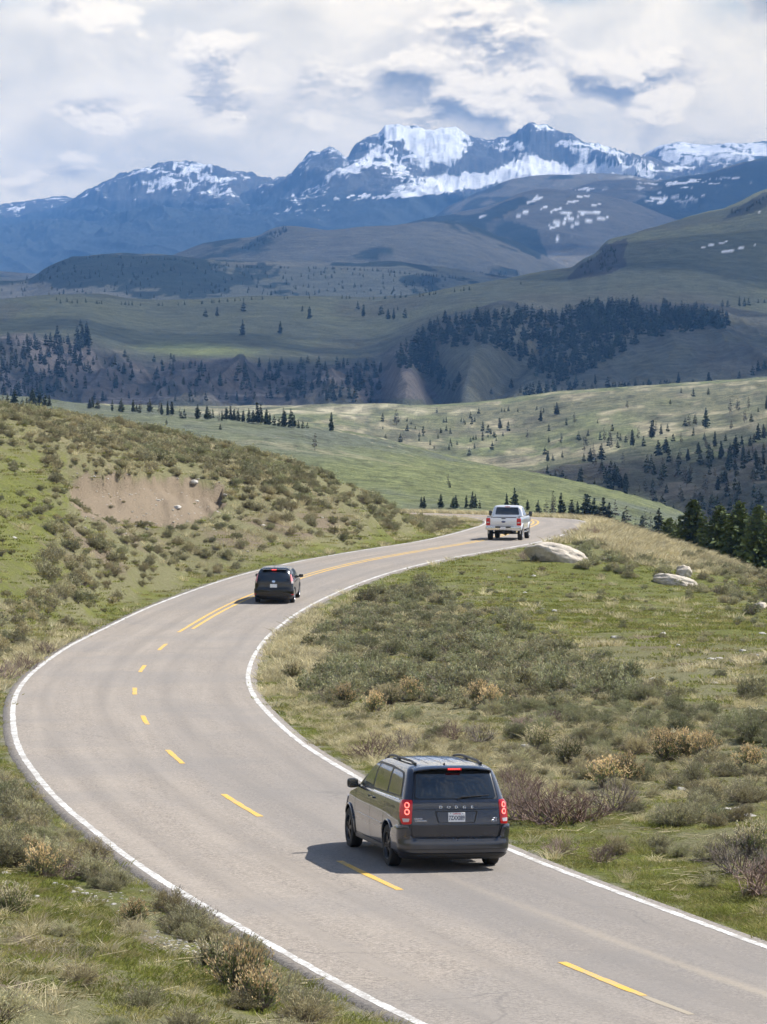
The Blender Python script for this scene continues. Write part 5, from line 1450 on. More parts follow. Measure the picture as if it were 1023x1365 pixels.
# right foreground pines, standing on the ground that drops away behind the right slope
for (qx, top, Y, zb) in ((893, 690, 322, -8), (926, 664, 300, -8), (958, 671, 292, -8), (986, 667, 286, -8), (1013, 671, 280, -8), (1042, 660, 284, -8), (1075, 668, 280, -8), (905, 700, 330, -8), (940, 688, 318, -8), (972, 684, 312, -8), (1000, 686, 306, -8), (1028, 684, 304, -9)):
    X, _, Zt = unproj(qx, top, Y); g = terrain([X], [Y])[0] if Y < 340 else zb
    TREES.append((float(X), Y, float(g), float(Zt - g), 'p', 'pine', 90))
# young trees just over the rim behind the bend
for (qx, top, h) in ((563, 656, 22), (572, 661, 18), (588, 658, 20), (600, 661, 18), (612, 659, 20), (618, 655, 22), (628, 656, 22), (634, 660, 18), (640, 664, 14), (676, 657, 22), (686, 650, 30), (692, 656, 24), (702, 664, 16), (722, 660, 30), (728, 656, 34), (733, 662, 30), (740, 655, 36), (747, 658, 34), (754, 656, 38), (760, 662, 32),
                     (770, 664, 34), (779, 660, 38), (786, 655, 44), (793, 658, 42), (799, 656, 48), (805, 660, 46), (812, 664, 44), (824, 668, 40), (831, 664, 46), (838, 672, 40), (846, 676, 40), (853, 672, 46), (860, 680, 40), (868, 676, 44), (875, 684, 40), (883, 680, 48), (890, 690, 40), (898, 688, 44)):
    T('A', qx + rng.normal() * 2.5, min(top + h, 740), (h + 3) * rng.uniform(.55, 1.05), 'c' if qx < 720 or rng.random() < .55 else 't', 'rim')
for (qx, b, h, t_) in ((598, 648, 17, 't'), (420, 600, 24, 't'), (222, 566, 9, 'c'), (294, 573, 9, 't'), (63, 560, 18, 'c'), (70, 561, 16, 'c'), (86, 563, 12, 't'), (125, 566, 11, 'c'), (108, 562, 8, 't'), (5, 552, 10, 'c'), (12, 552, 8, 'c'), (443, 576, 28, 'c'), (600, 650, 9, 't')):
    T('A', qx, b, h, t_, 'meadow')
# line of trees along the meadow crest
for i in range(46): 
    qx = rng.uniform(-20, 300); T('A', qx, np.interp(qx, [0, 100, 200, 300], [534, 541, 549, 558]) + rng.uniform(0, 5), rng.uniform(9, 21), 'c' if rng.random() < .75 else 't', 'crest')
for qx, h in ((303, 18), (309, 21), (312, 17), (318, 18), (325, 16), (332, 20), (338, 18), (345, 30), (349, 27), (357, 22), (360, 17), (366, 14), (379, 26), (381, 22), (388, 26), (393, 18), (398, 12), (404, 11), (410, 9), (354, 15), (372, 12)):
    T('A', qx, np.interp(qx, [300, 400], [560, 571]), h, 'c', 'crest')
# sunlit slope
Z7 = [(20, 375, 28), (55, 385, 50, 't'), (85, 400, 22, 't'), (125, 405, 22), (187, 378, 18), (28, 420, 14), (68, 430, 28, 't'), (248, 368, 25), (272, 355, 18), (330, 350, 15), (338, 350, 14), (348, 348, 15), (372, 350, 14), (434, 375, 40), (474, 358, 42), (500, 385, 25, 't'), (520, 380, 38, 't'),
      (280, 400, 28, 't'), (294, 405, 30, 't'), (312, 418, 25), (326, 395, 35), (347, 400, 32, 't'), (246, 465, 25), (455, 400, 25, 't'), (450, 480, 40), (465, 478, 25), (490, 470, 20, 't'), (562, 482, 40), (545, 480, 30), (597, 430, 48, 't'), (612, 425, 35, 't'), (659, 342, 34, 't'), (620, 400, 20, 't'),
      (672, 440, 60), (685, 425, 40, 't'), (720, 420, 52), (745, 410, 30), (765, 402, 25, 't'), (820, 390, 42, 't'), (835, 380, 30, 't'), (811, 388, 30, 't'), (857, 425, 25), (862, 395, 60), (829, 310, 27), (870, 305, 25, 't'), (927, 355, 42, 't'), (945, 350, 38, 't'), (975, 345, 40, 't'), (1020, 345, 45),
      (778, 427, 24), (1000, 425, 50), (1015, 420, 44), (905, 470, 52), (925, 465, 45), (940, 455, 50), (980, 440, 35), (990, 430, 30, 't'), (545, 425, 14, 't'), (550, 430, 14, 't'), (165, 420, 14, 't'), (160, 352, 14, 't'), (200, 440, 12, 't'), (770, 330, 16, 't'), (305, 450, 26, 't'), (455, 430, 20, 't'),
      (640, 425, 24, 't'), (655, 430, 22, 't'), (440, 352, 14), (423, 345, 14, 't'), (85, 375, 14), (580, 380, 12), (700, 440, 28, 't'), (635, 445, 24, 't'), (20, 395, 12, 't'), (105, 395, 12, 't'), (800, 300, 14), (1000, 350, 14, 't')]
for q_ in Z7: T('B', 500 + q_[0] / 1.956, 370 + q_[1] / 1.956, q_[2] / 1.956 * rng.uniform(.75, 1.0), q_[3] if len(q_) > 3 else 'c', 'slope')
cluster('B', 26, [(700, 585), (830, 570), (1023, 560), (1060, 590), (900, 600), (720, 612)], 9, 19, 't', 'slope', .4)
cluster('B', 75, [(690, 634), (760, 616), (860, 606), (1060, 580), (1060, 660), (900, 662), (760, 650)], 13, 24, 'c', 'ravine', .35)
cluster('B', 90, [(680, 640), (800, 622), (1060, 596), (1060, 690), (900, 690), (760, 660)], 12, 22, 'f', 'ravine')
cluster('B', 34, [(800, 655), (1060, 640), (1060, 740), (860, 710)], 15, 30, 't', 'ravine', .5)
cluster('B', 30, [(540, 560), (640, 560), (700, 600), (560, 600)], 5, 9, 't', 'slope', .5)
# bluff: single trees and clumps
Z6 = [(645, 155, 45), (747, 152, 38), (825, 110, 35), (548, 105, 25), (578, 105, 30), (650, 90, 28), (953, 85, 25), (968, 105, 35), (805, 90, 16), (1012, 100, 26), (690, 240, 30), (720, 250, 36), (740, 268, 34), (588, 290, 40), (795, 258, 30), (845, 240, 24), (835, 260, 20), (915, 245, 34), (975, 250, 36), (1000, 268, 34), (1015, 250, 30),
      (792, 300, 40), (802, 290, 40), (765, 330, 36), (850, 285, 40), (830, 300, 30), (872, 275, 18), (888, 300, 36), (925, 285, 34), (945, 290, 36), (960, 280, 40), (640, 250, 20), (655, 265, 28), (648, 285, 22), (604, 325, 24), (632, 330, 30), (655, 328, 26), (330, 260, 34), (310, 290, 32), (315, 250, 24), (340, 225, 20), (410, 225, 24),
      (520, 235, 16), (545, 250, 22), (527, 280, 18), (505, 240, 18), (490, 285, 22), (460, 250, 30), (275, 330, 30), (225, 250, 26), (240, 255, 26), (870, 330, 34), (890, 330, 36), (905, 320, 30), (985, 335, 24), (215, 130, 20), (208, 170, 30), (222, 165, 40), (232, 160, 46), (236, 185, 50), (228, 185, 60), (214, 190, 45),
      (1010, 300, 34), (990, 290, 30), (150, 60, 10), (178, 64, 12), (228, 66, 12)]
for q_ in Z6: T('C', q_[0] / 1.998, 370 + q_[1] / 1.998, q_[2] / 1.998, 'c', 'bluff')
for q_ in [(35, 110, 30), (50, 110, 32), (78, 105, 26), (20, 95, 24), (60, 85, 12), (390, 85, 20), (184, 110, 28), (350, 90, 14), (950, 75, 28), (965, 75, 24), (975, 72, 20), (905, 75, 18), (920, 76, 20), (1000, 66, 12), (1015, 66, 12), (790, 278, 32), (870, 275, 30), (830, 280, 20), (700, 300, 30), (715, 300, 38), (575, 280, 30), (755, 285, 20), (770, 283, 18), (680, 290, 20),
           (950, 262, 20), (1000, 245, 30), (1015, 240, 28), (985, 255, 26), (355, 290, 28), (305, 305, 20), (220, 275, 32), (430, 310, 44), (445, 308, 40), (470, 315, 34), (380, 300, 20), (12, 250, 30), (5, 290, 20), (0, 245, 20)]:
    T('C', 500 + q_[0] / 1.956, 370 + q_[1] / 1.956, q_[2] / 1.956, 'c', 'bluff')
def z7(p): return [(500 + a / 1.956, 370 + b / 1.956) for a, b in p]
FOR = z7([(100, 160), (170, 118), (280, 105), (380, 100), (480, 104), (530, 82), (620, 74), (760, 84), (870, 92), (930, 110), (925, 132), (800, 146), (700, 160), (640, 200), (580, 235), (520, 262), (470, 275), (420, 262), (400, 230), (330, 195), (280, 172), (215, 182), (165, 190)])
cluster('C', 620, FOR, 11, 20, 'f', 'forest')
cluster('C', 150, z7([(500, 100), (620, 80), (760, 92), (880, 100), (920, 125), (700, 150), (560, 150)]), 14, 22, 'f', 'forest')
cluster('C', 60, [(-60, 452), (60, 455), (140, 470), (480, 486), (500, 530), (-60, 538)], 6, 13, 'f', 'forest')
for qx, n_, w_ in ((30, 40, 30), (90, 40, 16), (168, 14, 12), (215, 14, 10), (262, 16, 12), (330, 16, 12), (365, 18, 10), (405, 22, 12), (440, 24, 12), (480, 26, 12)):
    for i in range(n_): (T('C', qx + rng.normal() * w_ * .8, rng.uniform(486 if qx > 120 else 452, 532), rng.uniform(7, 15), 'f', 'forest') if rng.random() < .75 else None)
cluster('C', 110, z7([(40, 215), (100, 165), (160, 190), (170, 240), (210, 300), (185, 300), (130, 250), (60, 235)]), 9, 17, 'f', 'forest')
cluster('C', 60, z7([(380, 300), (470, 275), (560, 285), (780, 285), (740, 310), (400, 318)]), 8, 17, 'f', 'forest')
cluster('C', 230, [(-60, 448), (40, 452), (110, 445), (120, 470), (105, 505), (60, 538), (-60, 538)], 9, 17, 'f', 'forest')
cluster('C', 40, [(100, 480), (480, 482), (500, 536), (100, 540)], 7, 13, 'f', 'forest')
cluster('C', 60, [(770, 356), (800, 332), (830, 328), (830, 350), (812, 362), (778, 366)], 3, 6, 'f', 'forest')
for i in range(60):
    qx = rng.uniform(80, 700); T('C', qx, np.interp(qx, [0, 100, 160, 200, 260, 330, 430, 500, 560, 640, 700], [405, 403, 405, 407, 405, 399, 396, 398, 394, 384, 377]) + 1, rng.uniform(3, 6.5), 'f', 'forest')
cluster('C', 25, [(965, 288), (1000, 272), (1040, 255), (1040, 262), (990, 284)], 4, 7, 'f', 'forest')
# specks on the hills beyond
cluster('D1', 260, [(0, 385), (70, 358), (100, 348), (250, 350), (430, 362), (600, 372), (600, 392), (0, 400)], 3.5, 6.5, 'f', 'forest')
for i in range(140):
    qx = rng.uniform(60, 620); T('D1', qx, np.interp(qx, [0, 40, 66, 92, 130, 240, 262, 330, 420, 500, 560, 620], [376, 374, 358, 347, 342, 346, 352, 356, 357, 360, 366, 371]) + 1, rng.uniform(2.5, 5), 'f', 'forest')
cluster('D2', 90, [(345, 318), (380, 302), (384, 308), (352, 326), (330, 334), (320, 334)], 2.5, 5, 'f', 'forest')
cluster('D2', 90, [(380, 352), (700, 362), (700, 372), (380, 362)], 3, 5, 'f', 'forest')

inview = [t for t in TREES]
solo = [t for t in inview if t[4] != 'f']
solo.sort(key=lambda t: -t[6])
keep, drop = solo[:296], solo[296:]
ZL = {'rim': ('young conifer standing just over the rim behind the bend in the road', 'young conifers behind the bend'),
      'meadow': ('lone conifer out on the open green meadow behind the left hill', 'lone trees on the green meadow'),
      'crest': ('dark conifer in the line along the far edge of the green meadow', 'conifers along the meadow edge'),
      'slope': ('scattered conifer on the sunlit grassy slope across the valley', 'conifers on the sunlit slope'),
      'ravine': ('dark conifer in the shaded brushy ravine at the right', 'conifers in the ravine'),
      'bluff': ('dark conifer on the grassy bluff or its eroded face', 'conifers on the bluff')}
PL = ['bushy pine at the left end of the dark pines on the right, half hidden', 'tall broad pine, leftmost full crown of the right foreground pines', 'narrow pine, second full crown from the left at the right edge', 'tall pine, third full crown from the left in the right foreground', 'tall dark pine at the right edge of the picture',
      'dark pine cut by the right edge of the picture']
ip = 0; FO = []
def sub(zone, x, y, z):
    lab, grp = ZL[zone]
    px, py = proj(x, y, z)
    if zone == 'slope':
        return ('conifer on the upper right of the sunlit slope below the bluff' if px > 800 else 'conifer on the middle of the sunlit slope, above the pickup truck' if px > 620 else 'scattered conifer on the left part of the sunlit slope'), grp
    if zone == 'bluff':
        return ('dark conifer standing alone on the grassy top of the bluff' if py < 455 and px < 540 else 'dark conifer on the eroded face of the bluff at the left' if px < 540 else 'conifer at the foot or edge of the wooded bluff at the right'), grp
    if zone == 'rim':
        return ('young conifer behind the road just left of the pickup truck' if px < 660 else 'young conifer behind the road right of the pickup truck' if px < 770 else 'young conifer descending the ravine between the bend and the tall pines'), grp
    if zone == 'meadow':
        return (['tiny thin tree low on the green meadow above the far bend', 'lone sparse tree in the middle of the green meadow', 'small dark bush-like tree just above the left hill crest', 'short thin tree by the end of the meadow tree line', 'clump tree at the upper left of the meadow, behind the hill crest'][0 if px > 560 else 1 if px > 380 and py > 585 else 2 if 170 < px < 260 else 3 if 260 <= px < 340 else 4] if not (px > 420 and py < 585) else 'tall lone conifer right of the tree line on the meadow edge'), 'lone trees on the green meadow'
    if zone == 'crest':
        return ('taller dark conifer at the right end of the tree line on the meadow edge' if px > 300 else lab), grp
    return lab, grp
for t_ in keep:
    x, y, z, h, typ, zone, ap = t_
    rz = rng.uniform(0, 6.28)
    w = rng.uniform(.7, 1.35)
    if typ == 'p':
        root = empty('pine_tree', (x, y, z - .1), rz); w = rng.uniform(1.0, 1.25); root.scale = (h * w, h * w, h)
        c_, k_ = PINE[ip % 3]; link('crown', c_, None, root); link('trunk', k_, None, root)
        tag(root, PL[ip] if ip < 6 else 'dark pine filling the gaps behind the front row of right foreground pines', 'tree', 'tall pines at the right'); ip += 1
        continue
    K = MIDC if typ == 'c' else THIN
    c_, k_, mm = K[int(rng.integers(len(K)))]
    lab, grp = sub(zone, x, y, z)
    nm = 'conifer' if typ == 'c' else 'thin_tree'
    if typ == 't': lab = lab.replace('dark conifer', 'sparse grey conifer').replace('young conifer', 'thin grey young conifer').replace('scattered conifer', 'sparse grey conifer'); lab = 'sparse grey ' + lab if lab.startswith('conifer') else lab; grp = 'sparse ' + grp
    if ap > 24:
        root = empty(nm, (x, y, z - .02 * h), rz); root.scale = (h * w, h * w, h); link('crown', c_, None, root); link('trunk', k_, None, root)
    else:
        root = link(nm, mm); root.location = (x, y, z - .02 * h); root.rotation_euler = (0, 0, rz); root.scale = (h * w, h * w, h)
        
    tag(root, lab, 'tree', grp)
# three far conifers the distant wood is copied from
allf = [t for t in TREES if t[4] == 'f'] + drop
FO = []
for i in range(3):
    x, y, z, h = allf[i][:4]
    o = link('conifer', FARC[i]); o.location = (x, y, z); o.scale = (h, h, h); tag(o, 'tiny dark conifer within the wood on the bluff face', 'tree', 'conifers of the bluff wood'); FO.append(o)
q = np.array([t[:4] for t in allf[3:]])
w = rng.uniform(.85, 1.35, len(q))
scatter_stuff('conifer_forest', 'dark conifer wood covering the bluff and the hills across the valley', FO, q[:, :3], np.stack([q[:, 3] * w, q[:, 3] * w, q[:, 3]], 1), rng.uniform(0, 6.28, len(q)), rng.integers(0, 3, len(q)))
print('trees', len(keep), len(q))
# ------------------------------------------------------------------ vehicles
from mathutils.bvhtree import BVHTree
def car_paint(name, col, metal=.65, rough=.3, flake=.06, dk=1.0, cw=1.0):
    t = NT(name); n = t.noise(900, 2, .5, t.objco()); d = t.noise(3.5, 4, .6, t.objco())
    c = t.mix(t.maprange(n, .3, .7), tuple(x * (1 - flake) for x in col), tuple(x * (1 + flake) for x in col))
    z = t.n('ShaderNodeSeparateXYZ', {0: t.objco()}).outputs[2]
    dust = t.math('MULTIPLY', t.maprange(z, .25, .7, .22 * dk, .02 * dk), t.maprange(d, .3, .7, .5, 1))
    c = t.mix(dust, c, (.20, .18, .155))
    r = t.math('ADD', t.math('MULTIPLY', dust, .6), rough)
    t.bsdf(c, r, metal, None, **{'Coat Weight': cw, 'Coat Roughness': t.math('MULTIPLY', dust, .5)}); return t.m
V_GREY = car_paint('dark_grey_car_paint', (.030, .036, .052), .6, .24)
V_BLACK = car_paint('black_car_paint', (.003, .0035, .004), 0, .2, .06, .05, .35)
V_SILVER = car_paint('silver_car_paint', (.74, .75, .77), .45, .32)
V_GLASS = simple('dark_car_glass', (.010, .012, .013), .03, 0, .7, 1.0)
V_GLASSG = simple('green_tinted_glass', (.035, .06, .05), .04, 0, .7, 1.0)
V_TRIM = simple('black_plastic_trim', (.014, .014, .015), .45, noise=.25)
V_SEAM = simple('door_gap', (.004, .004, .004), .9)
V_TYRE = simple('tyre_rubber', (.022, .021, .020), .82, noise=.35, nscale=8)
V_RIMD = simple('dark_alloy', (.06, .06, .062), .3, .9)
V_RIML = simple('silver_alloy', (.55, .55, .56), .28, .9)
V_CHROME = simple('chrome', (.75, .76, .78), .12, 1.0)
V_RED = simple('red_lamp_lens', (.24, .003, .005), .15, 0, .5, .3, (1, .01, .01), .08)
V_REDGLOW = simple('lit_red_lamp', (.6, .02, .02), .3, 0, .5, 0, (1, .05, .04), 1.6)
V_REDHOT = simple('lit_lamp_ring', (.5, .08, .07), .3, 0, .5, 0, (1, .14, .11), 1.9)
V_CLEAR = simple('clear_lamp_lens', (.46, .40, .40), .15, 0, .6, 1.0)
V_PINK = simple('pale_red_lamp_lens', (.72, .22, .22), .15, 0, .6, 1.0)
V_PLATE = simple('white_plate', (.80, .80, .81), .4)
V_NAVY = simple('plate_lettering', (.03, .04, .09), .5)
V_SCRIPT = simple('plate_red_script', (.55, .05, .06), .5)
V_UNDER = simple('underbody', (.012, .011, .010), .85, noise=.3)
V_INT = simple('bed_liner', (.03, .03, .03), .7)

def pchip(x, xp, fp):
    x = np.asarray(x, float); xp = np.asarray(xp, float); fp = np.asarray(fp, float)
    h = np.diff(xp); d = np.diff(fp) / h
    m = np.zeros(len(xp)); m[0], m[-1] = d[0], d[-1]
    for i in range(1, len(xp) - 1):
        m[i] = 0 if d[i - 1] * d[i] <= 0 else 2 * d[i - 1] * d[i] / (d[i - 1] + d[i])
    k = np.clip(np.searchsorted(xp, x, side='right') - 1, 0, len(xp) - 2)
    t = (x - xp[k]) / h[k]
    return (2*t**3 - 3*t**2 + 1)*fp[k] + (t**3 - 2*t**2 + t)*h[k]*m[k] + (-2*t**3 + 3*t**2)*fp[k+1] + (t**3 - t**2)*h[k]*m[k+1]

class Shell:
    """a body of stacked plan outlines; keys: z, rear y, front y, half width, rear corner radius, front corner radius"""
    def __init__(s, keys, bow=.035, rb=.06, fb=.22, sub=6):
        K = np.array(keys, float); s.K = K; s.bow, s.rb, s.fb = bow, rb, fb
        u = np.arange(len(K)); ud = np.linspace(0, len(K) - 1, (len(K) - 1) * sub + 1)
        s.z = np.interp(ud, u, K[:, 0]); s.P = [pchip(s.z, K[:, 0], K[:, i]) for i in range(1, 6)]
    def par(s, z): return [np.interp(z, s.z, p) for p in s.P]
    def _fin(s, x, y, w, yr, yf):
        L2 = (s.K[:, 2].max() - s.K[:, 1].min()) / 2
        q = np.abs(x) / np.maximum(w, 1e-6)
        y = y + s.rb * q**2 * np.clip(1 - (y - yr) / .5, 0, 1) - s.fb * q**2 * np.clip(1 - (yf - y) / .9, 0, 1)
        x = x * (1 - s.bow * np.abs(y / L2) ** 3)
        return x, y
    def wrap(s, a, z):
        """a: signed distance round the outline from the rear centre"""
        a = np.asarray(a, float); z = np.asarray(z, float)
        yr, yf, w, rr, rf = s.par(z); sg = np.where(a < 0, -1, 1); a = np.abs(a)
        s1 = w - rr; s2 = s1 + rr * np.pi / 2; s3 = s2 + np.maximum(yf - rf - yr - rr, .01); s4 = s3 + rf * np.pi / 2
        th = np.clip((a - s1) / rr, 0, np.pi / 2); ph = np.clip((a - s3) / rf, 0, np.pi / 2)
        x = np.where(a < s1, a, np.where(a < s3, s1 + rr * np.sin(th), np.where(a < s4, w - rf + rf * np.cos(ph), w - rf - (a - s4))))
        y = np.where(a < s1, yr, np.where(a < s2, yr + rr - rr * np.cos(th), np.where(a < s3, yr + rr + (a - s2), np.where(a < s4, yf - rf + rf * np.sin(ph), yf))))
        x, y = s._fin(x, y, w, yr, yf)
        return np.stack([x * sg, y, z + 0 * x], -1)
    def side(s, y, z, sgn):
        yr, yf, w, rr, rf = s.par(z)
        return s.wrap(sgn * ((w - rr) + rr * np.pi / 2 + (y - yr - rr)), z)
    def front(s, x, z):
        yr, yf, w, rr, rf = s.par(z)
        s3 = (w - rr) + rr * np.pi / 2 + np.maximum(yf - rf - yr - rr, .01); s4 = s3 + rf * np.pi / 2
        sg = np.where(np.asarray(x) < 0, -1, 1)
        return s.wrap(sg * (s4 + (w - rf) - np.abs(x)), z)
    def mesh(s, name, ny=30):
        rows = []
        for i in range(len(s.z)):
            z = s.z[i]; yr, yf, w, rr, rf = [p[i] for p in s.P]
            s1 = w - rr; s2 = s1 + rr * np.pi / 2; s3 = s2 + max(yf - rf - yr - rr, .01); s4 = s3 + rf * np.pi / 2; s5 = s4 + max(w - rf, .001)
            a = np.r_[np.linspace(0, s1, 9)[:-1], np.linspace(s1, s2, 8)[:-1], np.linspace(s2, s3, ny)[:-1], np.linspace(s3, s4, 8)[:-1], np.linspace(s4, s5, 7)]
            r = s.wrap(a, np.full(len(a), z)); l = r[1:-1][::-1] * np.array([-1, 1, 1])
            rows.append(np.concatenate([r, l]))
        co = np.stack(rows); n, m = co.shape[:2]
        bm = bmesh.new(); V = [[bm.verts.new(c) for c in row] for row in co]
        for i in range(n - 1):
            for j in range(m):
                bm.faces.new((V[i][j], V[i][(j + 1) % m], V[i + 1][(j + 1) % m], V[i + 1][j]))
        bm.faces.new(V[0][::-1])
        # top: strips across between mirrored points
        h = (m - 2) // 2 + 1
        R_ = V[-1][:h + 1]; Lf = [V[-1][0]] + V[-1][h + 1:][::-1] + [V[-1][h]]
        for j in range(h):
            q = [R_[j], R_[j + 1], Lf[j + 1], Lf[j]]; q = list(dict.fromkeys(q))
            if len(q) > 2: bm.faces.new(q[::-1])
        bmesh.ops.recalc_face_normals(bm, faces=bm.faces)
        me = bpy.data.meshes.new(name); bm.to_mesh(me); bm.free()
        return me

def finish(me, ang=32):
    me.polygons.foreach_set('use_smooth', np.ones(len(me.polygons), bool)); me.set_sharp_from_angle(angle=R(ang)); return me
def boolean(me, cutters):
    o = bpy.data.objects.new('tmp', me); COL.objects.link(o); tmp = []
    for c in cutters:
        co = bpy.data.objects.new('cut', c); COL.objects.link(co); tmp.append(co)
        md = o.modifiers.new('b', 'BOOLEAN'); md.object = co; md.operation = 'DIFFERENCE'; md.solver = 'EXACT'
    dg = bpy.context.evaluated_depsgraph_get(); dg.update()
    r = bpy.data.meshes.new_from_object(o.evaluated_get(dg))
    for q in tmp + [o]: bpy.data.objects.remove(q)
    return r
def cyl_x(x0, x1, y, z, r, n=40):
    bm = bmesh.new(); bmesh.ops.create_cone(bm, segments=n, radius1=r, radius2=r, depth=abs(x1 - x0), cap_ends=True)
    bmesh.ops.rotate(bm, verts=bm.verts, matrix=Matrix.Rotation(R(90), 3, 'Y')); bmesh.ops.translate(bm, verts=bm.verts, vec=((x0 + x1) / 2, y, z))
    me = bpy.data.meshes.new('c'); bm.to_mesh(me); bm.free(); return me
def box_me(name, x0, x1, y0, y1, z0, z1, bev=.01, seg=2):
    bm = bmesh.new(); bmesh.ops.create_cube(bm, size=1)
    for v in bm.verts: v.co = Vector(((x0 + x1) / 2 + v.co.x * (x1 - x0), (y0 + y1) / 2 + v.co.y * (y1 - y0), (z0 + z1) / 2 + v.co.z * (z1 - z0)))
    if bev: bmesh.ops.bevel(bm, geom=bm.edges[:], offset=bev, segments=seg, affect='EDGES', profile=.7)
    me = bpy.data.meshes.new(name); bm.to_mesh(me); bm.free()
    return finish(me, 40)
def tube_me(name, pts, r, n=8, sq=1.0):
    pts = [Vector(p) for p in pts]; bm = bmesh.new(); rings = []
    for i, p in enumerate(pts):
        t = (pts[min(i + 1, len(pts) - 1)] - pts[max(i - 1, 0)]).normalized(); u = t.cross(Vector((0, 0, 1)) if abs(t.z) < .9 else Vector((1, 0, 0))).normalized(); v = t.cross(u)
        rr = r[i] if isinstance(r, (list, tuple)) else r
        rings.append([bm.verts.new(p + (u * math.cos(6.2832 * k / n) + v * math.sin(6.2832 * k / n) * sq) * rr) for k in range(n)])
    for a, b in zip(rings[:-1], rings[1:]):
        for k in range(n): bm.faces.new((a[k], a[(k + 1) % n], b[(k + 1) % n], b[k]))
    bm.faces.new(rings[0][::-1]); bm.faces.new(rings[-1]); bmesh.ops.recalc_face_normals(bm, faces=bm.faces)
    me = bpy.data.meshes.new(name); bm.to_mesh(me); bm.free(); return finish(me, 40)
def rpoly(pts, r, n=5):
    """polygon with rounded corners"""
    out = []; N = len(pts)
    for i in range(N):
        p = Vector(pts[i]); a = Vector(pts[i - 1]) - p; b = Vector(pts[(i + 1) % N]) - p
        q = min(r, a.length * .45, b.length * .45); a = p + a.normalized() * q; b = p + b.normalized() * q
        for k in range(n + 1):
            t = k / n; out.append(tuple(a * (1 - t) ** 2 + p * 2 * t * (1 - t) + b * t * t))
    return out
def patch(name, pts, mp, off, depth, mat, parent, step=.06, edge=0.0):
    """outline pts (a,b) laid over the surface mp(a,b), raised by off, its rim reaching depth below that"""
    bm = bmesh.new(); vs = [bm.verts.new((p[0], p[1], 0)) for p in pts]; bm.faces.new(vs)
    xs = [p[0] for p in pts]; ys = [p[1] for p in pts]
    for lo, hi, ax in ((min(xs), max(xs), 0), (min(ys), max(ys), 1)):
        n = int((hi - lo) / step)
        for k in range(1, n + 1):
            q = lo + (hi - lo) * k / (n + 1); co = [0, 0, 0]; co[ax] = q; no = [0, 0, 0]; no[ax] = 1
            bmesh.ops.bisect_plane(bm, geom=bm.verts[:] + bm.edges[:] + bm.faces[:], plane_co=co, plane_no=no)
    A = np.array([v.co[:2] for v in bm.verts]); e = 1e-3
    P = mp(A[:, 0], A[:, 1]); du = mp(A[:, 0] + e, A[:, 1]) - P; dv = mp(A[:, 0], A[:, 1] + e) - P
    N = np.cross(du, dv); N /= np.linalg.norm(N, axis=1)[:, None] + 1e-12
    cen = np.array([0, 0, .8]); s_ = np.sign(((P - cen) * N).sum(1)); N *= s_[:, None]
    bnd = [(ed.verts[0], ed.verts[1]) for ed in bm.edges if len(ed.link_faces) == 1]
    bv = list(dict.fromkeys([v for ed in bnd for v in ed])); inner = {}
    idx = {v: i for i, v in enumerate(bm.verts)}
    for v in bv:
        i = idx[v]; inner[v] = bm.verts.new(P[i] + N[i] * (off - depth))
    for v, i in idx.items():
        v.co = P[i] + N[i] * (off - (edge if v in inner else 0))
    for a, b in bnd: bm.faces.new((a, b, inner[b], inner[a]))
    bmesh.ops.recalc_face_normals(bm, faces=bm.faces)
    f0 = [f for f in bm.faces if all(v in idx for v in f.verts)]
    me = bpy.data.meshes.new(name); bm.to_mesh(me); bm.free(); finish(me, 38)
    return link(name, me, mat, parent)
def line(name, pts, mp, w, off, mat, parent):
    """thin strip following the polyline pts on the surface"""
    P = []
    for a, b in zip(pts[:-1], pts[1:]):
        n = max(2, int(math.hypot(b[0] - a[0], b[1] - a[1]) / .05))
        P += [(a[0] + (b[0] - a[0]) * k / n, a[1] + (b[1] - a[1]) * k / n) for k in range(n)]
    P.append(pts[-1]); P = np.array(P); d = np.gradient(P, axis=0); d /= np.linalg.norm(d, axis=1)[:, None] + 1e-9; nn = np.stack([-d[:, 1], d[:, 0]], 1)
    A = P + nn * w / 2; B = P - nn * w / 2; e = 1e-3
    Q = []
    for q in (A, B):
        X = mp(q[:, 0], q[:, 1]); du = mp(q[:, 0] + e, q[:, 1]) - X; dv = mp(q[:, 0], q[:, 1] + e) - X; N = np.cross(du, dv); N /= np.linalg.norm(N, axis=1)[:, None] + 1e-12
        N *= np.sign(((X - np.array([0, 0, .8])) * N).sum(1))[:, None]; Q.append(X + N * off)
    co = np.stack(Q, 1).reshape(-1, 3); me = npmesh(name, co, grid_faces(len(P), 2)); return link(name, me, mat, parent)
def text_me(txt, size, bold=0.0, sx=1.0):
    cu = bpy.data.curves.new('t', 'FONT'); cu.body = txt; cu.size = size; cu.align_x = 'CENTER'; cu.align_y = 'CENTER'; cu.offset = bold; cu.resolution_u = 4
    o = bpy.data.objects.new('t', cu); COL.objects.link(o); dg = bpy.context.evaluated_depsgraph_get(); dg.update()
    me = bpy.data.meshes.new_from_object(o.evaluated_get(dg)); bpy.data.objects.remove(o)
    for v in me.vertices: v.co.x *= sx
    return me
